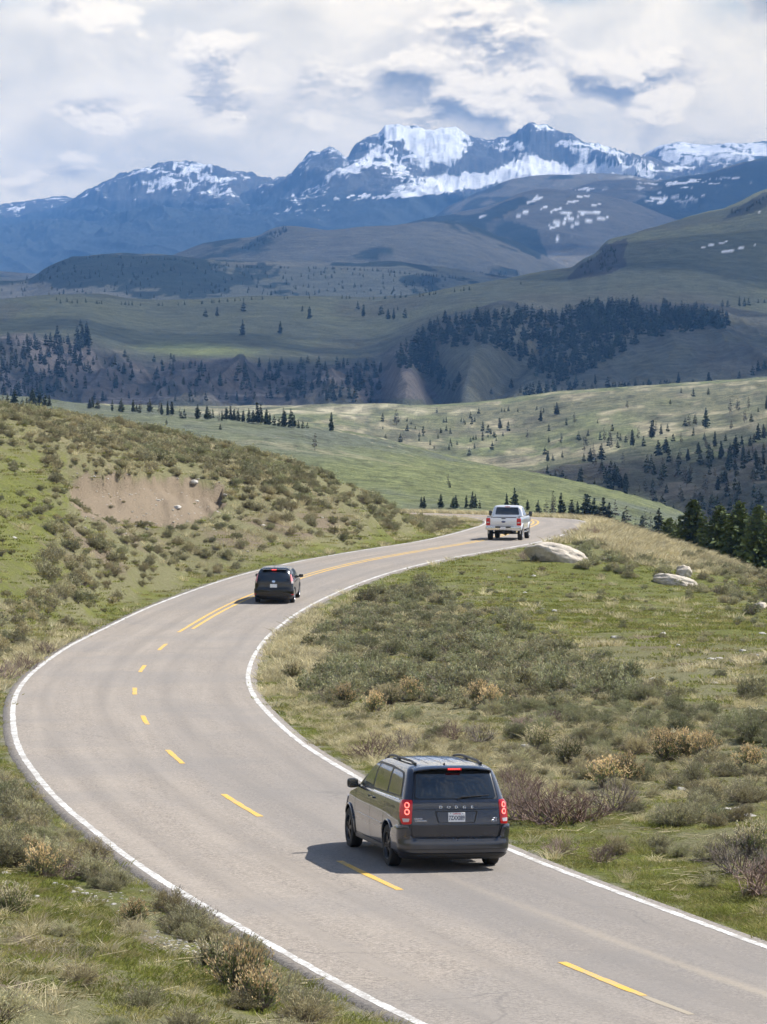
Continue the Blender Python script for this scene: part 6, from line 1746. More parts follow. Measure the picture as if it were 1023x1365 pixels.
def drape_text(name, txt, size, ca, cb, mp, off, mat, parent, bold=0.0, sx=1.0, th=.004):
    me = text_me(txt, size, bold, sx); bm = bmesh.new(); bm.from_mesh(me)
    r = bmesh.ops.extrude_face_region(bm, geom=bm.faces[:]); ext = [v for v in r['geom'] if isinstance(v, bmesh.types.BMVert)]
    es = set(ext)
    for v in bm.verts:
        h = off + (th if v in es else 0)
        P = mp(np.array([v.co.x + ca]), np.array([v.co.y + cb]))[0]; v.co = Vector((P[0], P[1] - h, P[2]))
    bmesh.ops.recalc_face_normals(bm, faces=bm.faces)
    bm.to_mesh(me); bm.free(); me.materials.clear(); me.name = name
    return link(name, me, mat, parent)
def lathe_x(name, prof, n=40):
    bm = bmesh.new(); rings = []
    for k in range(n):
        a = 6.283185 * k / n; rings.append([bm.verts.new((x, r * math.cos(a), r * math.sin(a))) for x, r in prof])
    for k in range(n):
        a, b = rings[k], rings[(k + 1) % n]
        for i in range(len(prof) - 1): bm.faces.new((a[i], a[i + 1], b[i + 1], b[i]))
    bmesh.ops.remove_doubles(bm, verts=bm.verts, dist=1e-5); bmesh.ops.recalc_face_normals(bm, faces=bm.faces)
    me = bpy.data.meshes.new(name); bm.to_mesh(me); bm.free(); return finish(me, 30)
def wheel_parts(r, wd, rim_r, spokes, mat_r):
    h = wd / 2
    ty = lathe_x('tyre', [(-h * .8, rim_r * .96), (-h * .98, rim_r), (-h, (r + rim_r) / 2), (-h * .93, r * .955), (-h * .78, r * .99), (-h * .4, r), (-h * .38, r * .985), (-h * .3, r * .985), (-h * .28, r), (h * .28, r), (h * .3, r * .985), (h * .38, r * .985), (h * .4, r), (h * .78, r * .99), (h * .93, r * .955), (h, (r + rim_r) / 2), (h * .98, rim_r), (h * .8, rim_r * .96)], 48)
    bm = bmesh.new()
    def add(me):
        bm.from_mesh(me)
    add(lathe_x('r', [(-h * .8, rim_r * .95), (h * .92, rim_r * .99), (h * .95, rim_r * .94), (h * .80, rim_r * .90), (h * .1, rim_r * .86), (h * .05, .0)], 40))
    add(lathe_x('r', [(h * .2, .07), (h * .74, .062), (h * .8, .03), (h * .8, .0)], 20))
    for k in range(spokes):
        a = 6.283185 * k / spokes
        for da in (-.13, .13):
            b = bmesh.new(); bmesh.ops.create_cube(b, size=1)
            for v in b.verts:
                q = v.co.y + .5
                v.co = Vector((h * (.66 + .12 * (1 - q) + v.co.x * .22), (.05 + q * (rim_r * .93 - .05)), v.co.z * (.030 if q < .5 else .024)))
            bmesh.ops.rotate(b, verts=b.verts, matrix=Matrix.Rotation(a + da * .9, 3, 'X'))
            t_ = bpy.data.meshes.new('s'); b.to_mesh(t_); b.free(); bm.from_mesh(t_)
    rm = bpy.data.meshes.new('rim'); bm.to_mesh(rm); bm.free(); finish(rm, 30)
    ty.materials.append(V_TYRE); rm.materials.append(mat_r)
    return ty, rm
def add_wheels(root, r, wd, rim_r, spokes, mat_r, xs, ys):
    ty, rm = wheel_parts(r, wd, rim_r, spokes, mat_r)
    for y in ys:
        for sx in (-1, 1):
            w = empty('wheel', (sx * xs, y, r)); w.parent = root; w.rotation_euler = (random.uniform(0, 6), 0, 0 if sx > 0 else math.pi)
            link('tyre', ty, None, w); link('rim', rm, None, w)
def arch(name, sh, y, z, r, tr, mat, parent, sgn, a0=-18, a1=198, off=.004):
    pts = []
    for k in range(33):
        a = R(a0 + (a1 - a0) * k / 32); yy, zz = y + r * math.cos(a), z + r * math.sin(a); p = sh.side(np.array([yy]), np.array([zz]), sgn)[0]
        pts.append((p[0] + sgn * off, p[1], p[2]))
    return link(name, tube_me(name, pts, tr, 8, .8), mat, parent)
def mirror(root, sgn, x, y, z, w, h, d, mat, armx):
    bm = bmesh.new(); bmesh.ops.create_cube(bm, size=1); bmesh.ops.subdivide_edges(bm, edges=bm.edges[:], cuts=5, use_grid_fill=True)
    for v in bm.verts:
        c = v.co * 2; q = (abs(c.x) ** 4 + abs(c.y) ** 4 + abs(c.z) ** 4) ** .25; c = c / max(q, 1e-6)
        v.co = Vector((x * sgn + c.x * w / 2, y + c.y * d / 2 * (1 - .15 * c.x * sgn), z + c.z * h / 2))
    me = bpy.data.meshes.new('side_mirror'); bm.to_mesh(me); bm.free(); finish(me, 50)
    o = link('side_mirror', me, mat, root)
    link('mirror_arm', tube_me('mirror_arm', [(armx * sgn, y + .03, z - h * .28), ((x - w * .3) * sgn, y + .01, z - h * .22)], .028, 8), V_TRIM, o)
    link('mirror_glass', box_me('mirror_glass', x * sgn - w * .42, x * sgn + w * .42, y - d / 2 - .004, y - d / 2 + .01, z - h * .4, z + h * .4, .012), V_GLASS, o)
    return o
def ring_me(name, mp, ca, cb, r, tr, off):
    pts = []
    for k in range(25):
        a = 6.283185 * k / 24; P = mp(np.array([ca + r * math.cos(a)]), np.array([cb + r * math.sin(a)]))[0]; pts.append((P[0], P[1] - off, P[2]))
    return tube_me(name, pts, tr, 6)
def plate(root, mp, ca, cb, y_off, num, state='California', w=.305, h=.155):
    P = mp(np.array([ca]), np.array([cb]))[0]
    up = mp(np.array([ca]), np.array([cb + .1]))[0] - P; tilt = math.atan2(up[1], up[2])
    pl = link('license_plate', box_me('license_plate', -w / 2, w / 2, -.004, .004, -h / 2, h / 2, .003, 1), V_PLATE, root); pl.location = (P[0], P[1] - y_off, P[2]); pl.rotation_euler = (-tilt, 0, 0)
    for tx, sz, dz, mt, sx, bo in ((num, .098, -.016, V_NAVY, .72, .0022), (state, .034, .057, V_SCRIPT, 1.1, .0008)):
        if not tx: continue
        me = text_me(tx, sz, bo, sx)
        for v in me.vertices: v.co = Vector((v.co.x, -.0065, v.co.y + dz))
        me.materials.clear(); link('plate_lettering', me, mt, pl)
    for dx in (-.11, .11):
        link('plate_bolt', box_me('plate_bolt', dx - .006, dx + .006, -.009, 0, .056, .068, .002, 1), V_TRIM, pl)
    return pl

def road_pose(px, py_z, Y, X):
    d, s, z = road_query([X], [Y]); return float(z[0]), float(s[0])
def road_z(X, Y):
    D, S, Zr = road_query([X], [Y]); return float(Zr[0] - .012 * abs(D[0]))
def set_on_road(root, X, Y, th, base):
    """stand the vehicle on the tarmac, pitched like it"""
    s, c = math.sin(R(th)), math.cos(R(th))
    zr, zf = road_z(X - s * base / 2, Y - c * base / 2), road_z(X + s * base / 2, Y + c * base / 2)
    zl, zr2 = road_z(X - c * .8, Y + s * .8), road_z(X + c * .8, Y - s * .8)
    root.location = (X, Y, (zr + zf) / 2 + .002); root.rotation_mode = 'XYZ'
    root.rotation_euler = (math.atan2(zf - zr, base), -math.atan2(zr2 - zl, 1.6), -R(th))

# ---------------------------------------------------------------- minivan
def minivan():
    root = empty('minivan')
    keys = [(0.215, -2.36, 2.25, 0.84, 0.22, 0.45), (0.25, -2.44, 2.4, 0.92, 0.2, 0.5), (0.31, -2.47, 2.5, 0.965, 0.19, 0.55), (0.45, -2.475, 2.56, 0.985, 0.18, 0.6), (0.54, -2.455, 2.575, 0.992, 0.19, 0.62), (0.62, -2.475, 2.57, 0.998, 0.18, 0.62), (0.735, -2.505, 2.54, 1.0, 0.18, 0.62), (0.75, -2.512, 2.53, 1.0, 0.18, 0.62), (0.86, -2.5, 2.44, 0.994, 0.18, 0.6), (0.97, -2.49, 2.22, 0.985, 0.18, 0.5), (1.02, -2.486, 1.95, 0.979, 0.18, 0.45), (1.07, -2.482, 1.7, 0.972, 0.18, 0.4), (1.12, -2.475, 1.55, 0.962, 0.18, 0.35), (1.135, -2.472, 1.52, 0.95, 0.18, 0.35), (1.15, -2.468, 1.49, 0.938, 0.18, 0.33), (1.25, -2.43, 1.3, 0.912, 0.22, 0.3), (1.38, -2.37, 1.02, 0.875, 0.22, 0.3), (1.5, -2.31, 0.78, 0.838, 0.22, 0.3), (1.6, -2.25, 0.55, 0.8, 0.23, 0.3), (1.655, -2.2, 0.4, 0.765, 0.24, 0.3), (1.695, -2.13, 0.2, 0.7, 0.26, 0.3), (1.722, -2.0, -0.02, 0.6, 0.26, 0.28), (1.738, -1.75, -0.3, 0.46, 0.26, 0.24), (1.744, -1.4, -0.6, 0.3, 0.25, 0.18)]
    sh = Shell(keys, .03, .07, .28, 4)
    RA, FA, WR = -1.455, 1.623, .345
    me = boolean(sh.mesh('body', 40), [cyl_x(sx * .66, sx * 1.3, y, WR + .005, .405) for sx in (-1, 1) for y in (RA, FA)])
    finish(me, 26); body = link('body', me, V_GREY, root)
    tree = BVHTree.FromPolygons([v.co[:] for v in me.vertices], [p.vertices[:] for p in me.polygons])
    def roof(x, y):
        h = tree.ray_cast(Vector((x, y, 3)), Vector((0, 0, -1))); return h[0].z
    W = sh.wrap
    # wheel wells and underside
    link('underbody', box_me('underbody', -.62, .62, -2.2, 2.2, .19, .5, .03), V_UNDER, root)
    link('exhaust_pipe', tube_me('exhaust_pipe', [(.45, -2.2, .26), (.45, -2.42, .25)], .035, 12), V_CHROME, root)
    # rear screen, in a wider black surround
    patch('rear_window_surround', rpoly([(-.775, 1.185), (.775, 1.185), (.695, 1.665), (-.695, 1.665)], .05), W, .003, .02, V_TRIM, root, .05)
    rw = patch('rear_window', rpoly([(-.745, 1.20), (.745, 1.20), (.672, 1.65), (-.672, 1.65)], .06), W, .008, .02, V_GLASS, root, .05)
    p0 = W(np.array([.02]), np.array([1.185]))[0]; p1 = W(np.array([.48]), np.array([1.245]))[0]; p2 = W(np.array([.09]), np.array([1.225]))[0]
    wi = link('wiper', tube_me('wiper', [(p0[0], p0[1] - .03, p0[2]), (p2[0], p2[1] - .04, p2[2]), (p1[0], p1[1] - .035, p1[2])], [.016, .012, .008], 8), V_TRIM, root)
    q0 = W(np.array([.1]), np.array([1.228]))[0]; q1 = W(np.array([.62]), np.array([1.25]))[0]
    link('wiper_blade', tube_me('wiper_blade', [(q0[0], q0[1] - .022, q0[2]), (q1[0], q1[1] - .022, q1[2])], .009, 6), V_TRIM, wi)
    # tailgate skin: crease, handle ledge, plate recess, lower dark step
    patch('tailgate_ledge', rpoly([(-.80, 1.135), (.80, 1.135), (.79, 1.178), (-.79, 1.178)], .012), W, .022, .03, V_GREY, root, .05, .006)
    line('tailgate_crease', [(-.80, 1.022), (.80, 1.022)], W, .007, .003, V_SEAM, root)
    patch('plate_recess', rpoly([(-.40, 1.0), (.40, 1.0), (.345, .80), (-.345, .80)], .03), W, .002, .01, V_TRIM, root, .05)
    patch('plate_recess_panel', rpoly([(-.37, .985), (.37, .985), (.32, .812), (-.32, .812)], .03), W, .006, .01, V_GREY, root, .05)
    line('tailgate_gap', [(-.705, 1.68), (-.80, 1.18), (-.815, 1.02), (-.82, .76), (-.80, .56)], W, .009, .003, V_SEAM, root); line('tailgate_gap', [(.705, 1.68), (.80, 1.18), (.815, 1.02), (.82, .76), (.80, .56)], W, .009, .003, V_SEAM, root)
    plate(root, W, 0.0, .90, .014, '7ZXX089')
    for i, ch in enumerate('DODGE'):
        drape_text('badge_letter', ch, .062, -.29 + .145 * i, 1.062, W, .003, V_CHROME, root, .0022, 1.35)
    drape_text('badge_lettering', 'GRAND', .036, -.70, .872, W, .003, V_CHROME, root, .001, 1.2)
    drape_text('badge_lettering', 'CARAVAN', .042, -.655, .838, W, .003, V_CHROME, root, .001, 1.1)
    drape_text('badge_lettering', 'SXT', .038, .725, .872, W, .003, V_CHROME, root, .001, 1.3)
    drape_text('badge_lettering', 'PLUS', .040, .71, .835, W, .003, V_CHROME, root, .001, 1.3)
    # bumper: a deep U round the back, up to the lamps
    pts = [(-1.56, .33), (-1.60, .55), (-1.50, .70), (-1.20, .762), (-.90, .772), (-.855, .73), (-.82, .585), (-.76, .545), (.76, .545), (.82, .585), (.855, .73), (.90, .772), (1.20, .762), (1.50, .70), (1.60, .55), (1.56, .33), (1.0, .30), (-1.0, .30)]
    bp = patch('rear_bumper', rpoly(pts, .03, 3), W, .048, .09, V_GREY, root, .045, .022)
    patch('bumper_top_pad', rpoly([(-.70, .505), (.70, .505), (.74, .53), (-.74, .53)], .01), W, .058, .03, V_GREY, bp, .06)
    line('bumper_crease', [(-1.05, .385), (-.8, .372), (.8, .372), (1.05, .385)], W, .012, .050, V_TRIM, bp)
    patch('lower_valance', rpoly([(-1.15, .24), (1.15, .24), (1.12, .305), (-1.12, .305)], .02), W, .045, .06, V_TRIM, root, .06)
    # lamps
    for sg in (-1, 1):
        lamp = patch('tail_light', rpoly([(sg * .795, 1.175), (sg * 1.03, 1.175), (sg * 1.14, 1.12), (sg * 1.09, .90), (sg * .99, .775), (sg * .825, .785)], .03), W, .016, .03, V_RED, root, .03, .006)
        for zc in (1.095, .985): link('light_ring', ring_me('light_ring', W, sg * .905, zc, .040, .0100, .020), V_REDHOT, lamp)
        for zc in (1.095, .985): patch('light_glow', [(sg * .905 + .038 * math.cos(a * .449), zc + .038 * math.sin(a * .449)) for a in range(14)], W, .019, .004, V_RED, lamp)
        patch('reversing_light', rpoly([(sg * .855, .875), (sg * .985, .875), (sg * .97, .815), (sg * .87, .82)], .012), W, .019, .006, V_CLEAR, lamp, .03)
    # spoiler with the high stop light
    bm = bmesh.new(); prof = [(-2.30, 1.672), (-2.315, 1.69), (-2.27, 1.712), (-2.1, 1.728), (-1.95, 1.735), (-1.95, 1.70), (-2.2, 1.66)]
    rings = []
    for k in range(17):
        x = -.70 + 1.40 * k / 16; q = abs(x / .70); dy = .10 * q ** 3; dz = -.055 * q ** 3.5
        rings.append([bm.verts.new((x, y + dy, z + dz)) for y, z in prof])
    for a, b in zip(rings[:-1], rings[1:]):
        for i in range(len(prof)): bm.faces.new((a[i], a[(i + 1) % len(prof)], b[(i + 1) % len(prof)], b[i]))
    bm.faces.new(rings[0]); bm.faces.new(rings[-1][::-1]); bmesh.ops.recalc_face_normals(bm, faces=bm.faces)
    me = bpy.data.meshes.new('spoiler'); bm.to_mesh(me); bm.free(); sp = link('spoiler', finish(me, 30), V_GREY, root)
    bl = link('brake_light', box_me('brake_light', -.13, .13, -2.325, -2.28, 1.655, 1.694, .008), V_RED, sp)
    for k in range(7): link('light_cell', box_me('light_cell', -.105 + .032 * k - .011, -.105 + .032 * k + .011, -2.329, -2.31, 1.668, 1.685, .002, 1), V_REDGLOW, bl)
    # antenna fin
    me = tube_me('roof_antenna', [(-.12, -2.03, roof(-.12, -2.03) + .005), (-.12, -2.06, roof(-.12, -2.03) + .035)], [.028, .012], 8); link('roof_antenna', me, V_TRIM, root)
    # roof rails and ribs
    for sg in (-1, 1):
        ys = np.linspace(-1.85, .35, 16)
        pts = []
        for i, y in enumerate(ys):
            x = sg * (.62 - .03 * ((y + .7) / 1.2) ** 2); up = .030 * min(1, min(i, 15 - i) / 2.0) + .006
            pts.append((x, y, roof(x, y) + up))
        rl = link('roof_rail', tube_me('roof_rail', pts, .022, 8, 1.0), V_TRIM, root)
        for y in (-1.78, -.7, .28):
            x = sg * (.62 - .03 * ((y + .7) / 1.2) ** 2); z = roof(x, y)
            link('rail_foot', box_me('rail_foot', x - .022, x + .022, y - .09, y + .09, z - .02, z + .03, .01), V_TRIM, rl)
    for x in (-.36, -.12, .12, .36):
        co = []
        for y in np.linspace(-1.85, .05, 24): co += [(x - .006, y, roof(x - .006, y) + .002), (x + .006, y, roof(x + .006, y) + .002)]
        link('roof_groove', npmesh('roof_groove', np.array(co), grid_faces(24, 2)), V_TRIM, root)
    for sg in (-1, 1):
        S = lambda y, z, sg=sg: sh.side(y, z, sg)
        # glass: front door, sliding door, quarter window in one black band
        patch('window_surround', rpoly([(-2.17, 1.205), (1.08, 1.155), (.80, 1.36), (.38, 1.60), (.10, 1.635), (-1.0, 1.64), (-1.9, 1.60), (-2.05, 1.52)], .06), S, .003, .02, V_TRIM, root, .06)
        patch('side_window', rpoly([(-2.11, 1.225), (-1.22, 1.215), (-1.16, 1.60), (-1.82, 1.575), (-1.96, 1.50)], .07), S, .008, .02, V_GLASS, root, .06)
        patch('side_window', rpoly([(-1.12, 1.213), (-.12, 1.195), (-.12, 1.60), (-1.07, 1.60)], .05), S, .008, .02, V_GLASS, root, .06)
        patch('side_window', rpoly([(-.03, 1.193), (.86, 1.175), (.66, 1.40), (.34, 1.575), (-.03, 1.60)], .05), S, .008, .02, V_GLASSG, root, .06)
        line('door_gap', [(-.07, .33), (-.075, 1.19)], S, .009, .0035, V_SEAM, root); line('door_gap', [(1.12, .45), (1.15, .9), (1.06, 1.15)], S, .009, .0035, V_SEAM, root)
        line('door_gap', [(-1.03, .62), (-1.10, .82), (-1.15, 1.0), (-1.16, 1.2)], S, .009, .0035, V_SEAM, root); line('door_gap', [(1.10, .33), (-.98, .33)], S, .009, .0035, V_SEAM, root)
        tr = patch('door_track', rpoly([(-2.02, 1.148), (-.16, 1.135), (-.16, 1.157), (-2.02, 1.172)], .008), S, .006, .012, V_CHROME, root, .06)
        patch('side_crease', rpoly([(-.98, .655), (1.1, .675), (1.1, .69), (-.98, .672)], .005), S, .012, .014, V_GREY, root, .06)
        for y in (-.22, .10):
            hd = patch('door_handle', rpoly([(y - .10, 1.02), (y + .10, 1.02), (y + .10, 1.05), (y - .10, 1.05)], .012), S, .035, .03, V_GREY, root, .05)
        link('sill', box_me('sill', sg * .935 - .035, sg * .935 + .035, -1.0, 1.18, .235, .31, .02), V_TRIM, root)
        for y in (RA, FA): arch('wheel_arch', sh, y, WR + .005, .418, .026, V_GREY, root, sg)
        mirror(root, sg, 1.08, .98, 1.175, .20, .165, .13, V_TRIM, .93)
        patch('headlight', rpoly([(2.0 - .06, .70), (2.30, .72), (2.2, .92), (1.85, .88)], .04), S, .012, .03, V_CLEAR, root, .05)
        if sg < 0: line('fuel_door', [(-1.62, .86), (-1.62, 1.02), (-1.79, 1.02), (-1.79, .86), (-1.62, .86)], S, .006, .0035, V_SEAM, root)
    Fm = sh.front
    patch('windscreen', rpoly([(-.66, 1.18), (.66, 1.18), (.54, 1.63), (-.54, 1.63)], .06), Fm, .006, .02, V_GLASS, root, .06)
    patch('grille', rpoly([(-.34, .62), (.34, .62), (.40, .86), (-.40, .86)], .04), Fm, .012, .02, V_TRIM, root, .06)
    add_wheels(root, WR, .225, .235, 5, V_RIMD, .893, (RA, FA))
    root.scale = (.962, 1, 1.025)
    tag(root, 'dark grey minivan with lit red tail lights, nearest vehicle, driving away up the right lane', 'minivan')
    return root

# ---------------------------------------------------------------- small dark car
def hatchback():
    root = empty('hatchback_car')
    keys = [(.19, -2.02, 2.0, .74, .2, .4), (.23, -2.12, 2.1, .80, .2, .45), (.33, -2.20, 2.2, .85, .2, .5), (.47, -2.235, 2.24, .868, .2, .55), (.60, -2.23, 2.24, .873, .2, .55), (.74, -2.19, 2.18, .873, .2, .55), (.82, -2.175, 2.05, .868, .2, .5), (.92, -2.16, 1.72, .858, .2, .45),
            (.99, -2.145, 1.45, .845, .2, .4), (1.05, -2.12, 1.28, .825, .2, .4), (1.18, -2.05, .98, .785, .2, .35), (1.30, -1.97, .72, .745, .2, .35), (1.42, -1.87, .42, .69, .2, .3), (1.50, -1.77, .15, .62, .22, .3), (1.545, -1.62, -.1, .52, .2, .26), (1.565, -1.35, -.35, .36, .15, .2), (1.57, -1.05, -.55, .2, .1, .1)]
    sh = Shell(keys, .05, .12, .3, 4); W = sh.wrap
    RA, FA, WR = -1.32, 1.38, .318
    me = boolean(sh.mesh('body', 34), [cyl_x(sx * .56, sx * 1.2, y, WR + .005, .365) for sx in (-1, 1) for y in (RA, FA)])
    finish(me, 26); link('body', me, V_BLACK, root)
    link('underbody', box_me('underbody', -.54, .54, -1.95, 1.9, .17, .45, .03), V_UNDER, root)
    patch('rear_window', rpoly([(-.72, 1.09), (.72, 1.09), (.60, 1.44), (-.60, 1.44)], .06), W, .006, .02, V_GLASS, root, .05)
    patch('lower_rear_window', rpoly([(-.60, .99), (.60, .99), (.62, 1.065), (-.62, 1.065)], .02), W, .006, .02, V_GLASS, root, .05)
    patch('rear_bumper', rpoly([(-1.35, .28), (-1.38, .62), (-.95, .66), (-.70, .63), (.70, .63), (.95, .66), (1.38, .62), (1.35, .28)], .04), W, .035, .06, V_BLACK, root, .05, .015)
    patch('rear_diffuser', rpoly([(-.62, .24), (.62, .24), (.66, .36), (-.66, .36)], .03), W, .042, .05, V_TRIM, root, .05)
    patch('tailgate_trim', rpoly([(-.50, .935), (.50, .935), (.52, .965), (-.52, .965)], .008), W, .014, .02, V_BLACK, root, .05)
    patch('emblem', [(.075 * math.cos(a * .3142), .985 + .048 * math.sin(a * .3142)) for a in range(20)], W, .016, .01, V_CHROME, root)
    plate(root, W, 0, .80, .02, '6XKR412'[:0], '')
    for sg in (-1, 1):
        l = patch('tail_light', rpoly([(sg * .745, 1.29), (sg * .83, 1.24), (sg * 1.02, 1.12), (sg * .98, .90), (sg * .80, .90), (sg * .77, 1.05)], .02), W, .014, .03, V_PINK, root, .03)
        patch('reversing_light', rpoly([(sg * .79, .99), (sg * .97, .99), (sg * .96, .89), (sg * .80, .89)], .012), W, .018, .008, V_CLEAR, l, .04)
        patch('bumper_reflector', rpoly([(sg * .80, .40), (sg * .98, .40), (sg * .98, .44), (sg * .80, .44)], .01), W, .04, .01, V_RED, root)
        S = lambda y, z, sg=sg: sh.side(y, z, sg)
        patch('side_window', rpoly([(-1.62, 1.10), (-.42, 1.03), (-.42, 1.40), (-1.25, 1.40)], .05), S, .006, .02, V_GLASS, root, .05)
        patch('side_window', rpoly([(-.36, 1.03), (.80, 1.00), (.30, 1.33), (-.05, 1.40), (-.36, 1.41)], .05), S, .006, .02, V_GLASS, root, .05)
        line('door_gap', [(-.39, .32), (-.39, 1.02)], S, .009, .0035, V_SEAM, root); line('door_gap', [(.85, .36), (.92, .8), (.85, 1.0)], S, .009, .0035, V_SEAM, root)
        line('door_gap', [(-.98, .68), (-1.08, .85), (-1.12, 1.05)], S, .009, .0035, V_SEAM, root)
        for y in (-.88, -.22): patch('door_handle', rpoly([(y - .09, .90), (y + .09, .90), (y + .09, .925), (y - .09, .925)], .01), S, .03, .03, V_BLACK, root, .05)
        mirror(root, sg, .97, .72, 1.03, .20, .14, .12, V_BLACK, .84)
        for y in (RA, FA): arch('wheel_arch', sh, y, WR + .005, .372, .016, V_BLACK, root, sg)
        patch('headlight', rpoly([(1.75, .66), (2.05, .68), (1.95, .86), (1.5, .85)], .04), S, .01, .03, V_CLEAR, root, .05)
    bm_ = box_me('spoiler', -.54, .54, -1.93, -1.62, 1.468, 1.505, .016); sp = link('spoiler', bm_, V_BLACK, root)
    link('brake_light', box_me('brake_light', -.10, .10, -1.938, -1.9, 1.472, 1.50, .005), V_REDGLOW, sp)
    link('roof_antenna', tube_me('roof_antenna', [(0, -1.6, 1.54), (0, -1.75, 1.66)], [.012, .004], 6), V_TRIM, root)
    patch('windscreen', rpoly([(-.60, 1.04), (.60, 1.04), (.46, 1.45), (-.46, 1.45)], .06), sh.front, .006, .02, V_GLASS, root, .06)
    add_wheels(root, WR, .205, .215, 5, V_RIML, .765, (RA, FA))
    tag(root, 'small black hatchback car with silver wheels, middle of the three vehicles', 'car')
    return root

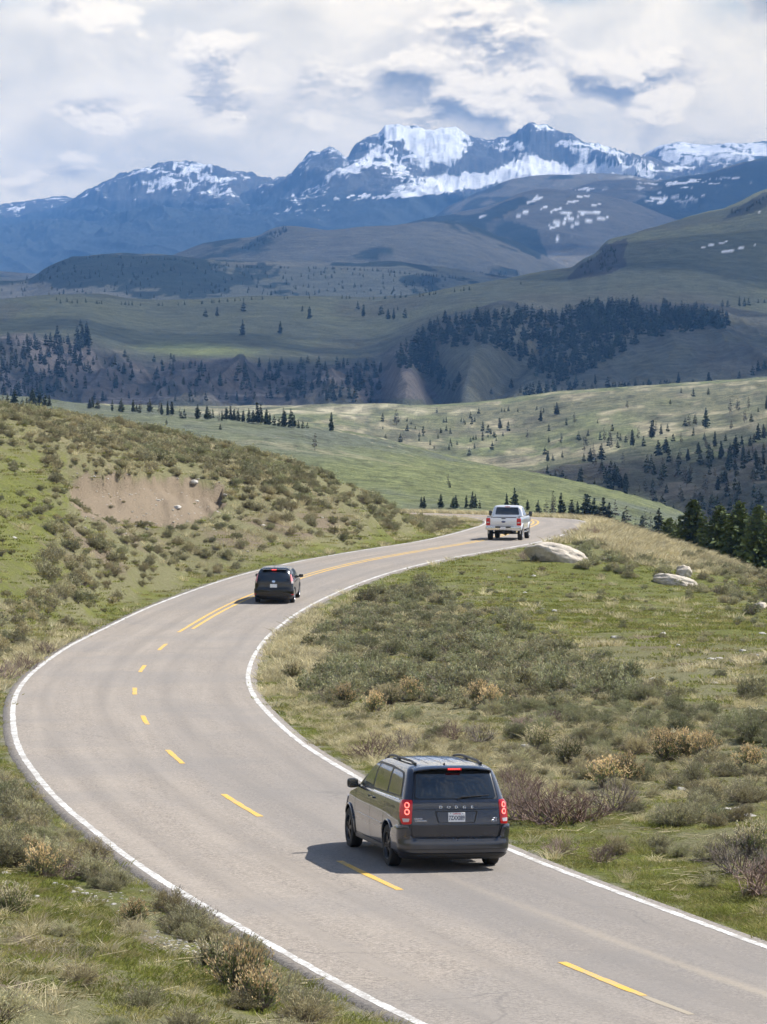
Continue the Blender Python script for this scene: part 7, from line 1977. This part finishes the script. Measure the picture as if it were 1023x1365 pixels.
# ---------------------------------------------------------------- pickup
def pickup():
    root = empty('pickup_truck')
    sh = Shell([(.56, -2.98, 2.95, .90, .05, .2), (.60, -3.04, 3.05, .955, .05, .2), (.72, -3.07, 3.10, .985, .05, .2), (.95, -3.08, 3.12, .992, .05, .2), (1.10, -3.08, 3.10, .99, .05, .22), (1.24, -3.07, 3.04, .98, .05, .25), (1.31, -3.06, 2.97, .968, .05, .28), (1.335, -3.05, 2.90, .945, .05, .3)], .012, .02, .14, 4)
    cab = Shell([(1.28, -1.02, 1.85, .945, .12, .3), (1.36, -1.01, 1.62, .925, .12, .3), (1.45, -.99, 1.42, .90, .12, .3), (1.62, -.95, 1.12, .855, .12, .3), (1.78, -.90, .84, .805, .12, .3), (1.87, -.85, .68, .765, .14, .3), (1.925, -.76, .50, .69, .16, .26), (1.955, -.58, .28, .55, .2, .22), (1.965, -.35, .05, .35, .15, .15)], .01, .05, .2, 4)
    RA, FA, WR = -1.87, 2.08, .405
    me = boolean(sh.mesh('body', 44), [cyl_x(sx * .62, sx * 1.3, y, WR + .03, .50) for sx in (-1, 1) for y in (RA, FA)] + [box_me('c', -.80, .80, -2.99, -1.09, .88, 1.6, 0)])
    finish(me, 26); link('body', me, V_SILVER, root)
    cb = link('cab', finish(cab.mesh('cab', 24), 26), V_SILVER, root)
    link('bed_floor', box_me('bed_floor', -.795, .795, -2.98, -1.10, .86, .895, .004, 1), V_INT, root)
    link('underbody', box_me('underbody', -.5, .5, -2.9, 2.7, .48, .66, .03), V_UNDER, root)
    link('rear_axle', tube_me('rear_axle', [(-.75, RA, WR), (-.12, RA, WR), (0, RA, WR), (.12, RA, WR), (.75, RA, WR)], [.06, .07, .16, .07, .06], 12), V_UNDER, root)
    link('spare_wheel', lathe_x('spare_wheel', [(-.11, .0), (-.11, .3), (-.08, .38), (.08, .38), (.11, .3), (.11, 0)], 28), V_TYRE, root)
    COL.objects['spare_wheel'].rotation_euler = (0, R(90), 0); COL.objects['spare_wheel'].location = (0, -2.55, .52)
    W = sh.wrap
    tg = patch('tailgate', rpoly([(-.74, .80), (.74, .80), (.74, 1.325), (-.74, 1.325)], .02), W, .018, .03, V_SILVER, root, .08, .006)
    patch('tailgate_panel', rpoly([(-.66, .90), (.66, .90), (.66, 1.20), (-.66, 1.20)], .03), W, .026, .01, V_SILVER, tg, .1, .006)
    patch('tailgate_handle', rpoly([(-.12, 1.215), (.12, 1.215), (.12, 1.265), (-.12, 1.265)], .01), W, .034, .02, V_TRIM, tg)
    patch('emblem', [(.125 * math.cos(a * .3142), 1.06 + .055 * math.sin(a * .3142)) for a in range(20)], W, .036, .01, simple('blue_emblem', (.02, .04, .14), .3), tg)
    patch('tailgate_cap', rpoly([(-.74, 1.295), (.74, 1.295), (.74, 1.335), (-.74, 1.335)], .01), W, .026, .04, V_TRIM, tg, .1)
    bp = link('rear_bumper', box_me('rear_bumper', -1.0, 1.0, -3.30, -3.10, .60, .80, .035, 3), V_CHROME, root)
    link('bumper_step', box_me('bumper_step', -.45, .45, -3.306, -3.12, .72, .806, .01), V_TRIM, bp)
    pl = link('license_plate', box_me('license_plate', -.15, .15, -3.315, -3.30, .635, .785, .003, 1), V_PLATE, root)
    link('tow_hitch', box_me('tow_hitch', -.05, .05, -3.34, -3.0, .46, .56, .01), V_TRIM, root)
    link('exhaust_pipe', tube_me('exhaust_pipe', [(.62, -2.6, .48), (.75, -2.95, .46)], .05, 12), V_CHROME, root)
    for sg in (-1, 1):
        l = patch('tail_light', rpoly([(sg * .765, .86), (sg * 1.03, .86), (sg * 1.05, 1.27), (sg * .765, 1.27)], .03), W, .02, .03, V_RED, root, .05)
        patch('reversing_light', rpoly([(sg * .80, .98), (sg * .95, .98), (sg * .95, 1.06), (sg * .80, 1.06)], .02), W, .026, .01, V_CLEAR, l)
        link('bed_rail_cap', box_me('bed_rail_cap', sg * .88 - .07, sg * .88 + .07, -3.04, -1.06, 1.325, 1.35, .008), V_TRIM, root)
        S = lambda y, z, sg=sg: cab.side(y, z, sg); Sb = lambda y, z, sg=sg: sh.side(y, z, sg)
        patch('side_window', rpoly([(-.78, 1.40), (.02, 1.385), (.02, 1.80), (-.66, 1.80)], .05), S, .006, .02, V_GLASS, cb, .05)
        patch('side_window', rpoly([(.09, 1.385), (1.10, 1.37), (.72, 1.62), (.36, 1.80), (.09, 1.80)], .05), S, .006, .02, V_GLASS, cb, .05)
        for pts in ([(.055, .66), (.055, 1.28)], [(1.18, .66), (1.22, 1.25)], [(-1.0, .66), (-1.0, 1.3)], [(-1.04, .66), (-1.04, 1.3)]): line('door_gap', pts, Sb, .011, .0035, V_SEAM, root)
        for y in (-.72, .26): patch('door_handle', rpoly([(y - .10, 1.14), (y + .10, 1.14), (y + .10, 1.175), (y - .10, 1.175)], .012), Sb, .035, .03, V_CHROME, root, .05)
        link('side_step', tube_me('side_step', [(sg * .98, -1.15, .5), (sg * 1.0, -1.05, .47), (sg * 1.0, 1.35, .47), (sg * .98, 1.45, .5)], .04, 10), V_CHROME, root)
        for y in (RA, FA): arch('wheel_arch', sh, y, WR + .03, .515, .032, V_SILVER, root, sg, -8, 188)
        mirror(root, sg, 1.16, .95, 1.46, .20, .30, .12, V_TRIM, .92)
        patch('headlight', rpoly([(2.75, .92), (2.95, .92), (2.92, 1.2), (2.72, 1.2)], .03), Sb, .01, .03, V_CLEAR, root)
    patch('rear_window', rpoly([(-.70, 1.42), (.70, 1.42), (.62, 1.84), (-.62, 1.84)], .07), cab.wrap, .006, .02, V_GLASS, cb, .05)
    patch('windscreen', rpoly([(-.68, 1.36), (.68, 1.36), (.56, 1.86), (-.56, 1.86)], .06), cab.front, .006, .02, V_GLASS, cb, .06)
    link('brake_light', box_me('brake_light', -.14, .14, -.925, -.86, 1.875, 1.90, .006), V_RED, cb)
    patch('grille', rpoly([(-.55, .78), (.55, .78), (.55, 1.18), (-.55, 1.18)], .04), sh.front, .015, .02, V_CHROME, root, .08)
    add_wheels(root, WR, .27, .235, 6, V_RIML, .86, (RA, FA))
    tag(root, 'silver crew cab pickup truck entering the far bend, farthest of the three vehicles', 'pickup truck')
    return root
v = minivan(); set_on_road(v, 1.034 - .335 - .03, 64.2 + 1.42, -12.8, 3.08)
h = hatchback(); set_on_road(h, -4.77 + .08, 165 + 1.3, 3.4, 2.7)
p = pickup(); set_on_road(p, 6.89 + .33, 212 + 4.3, 7.6, 3.95)
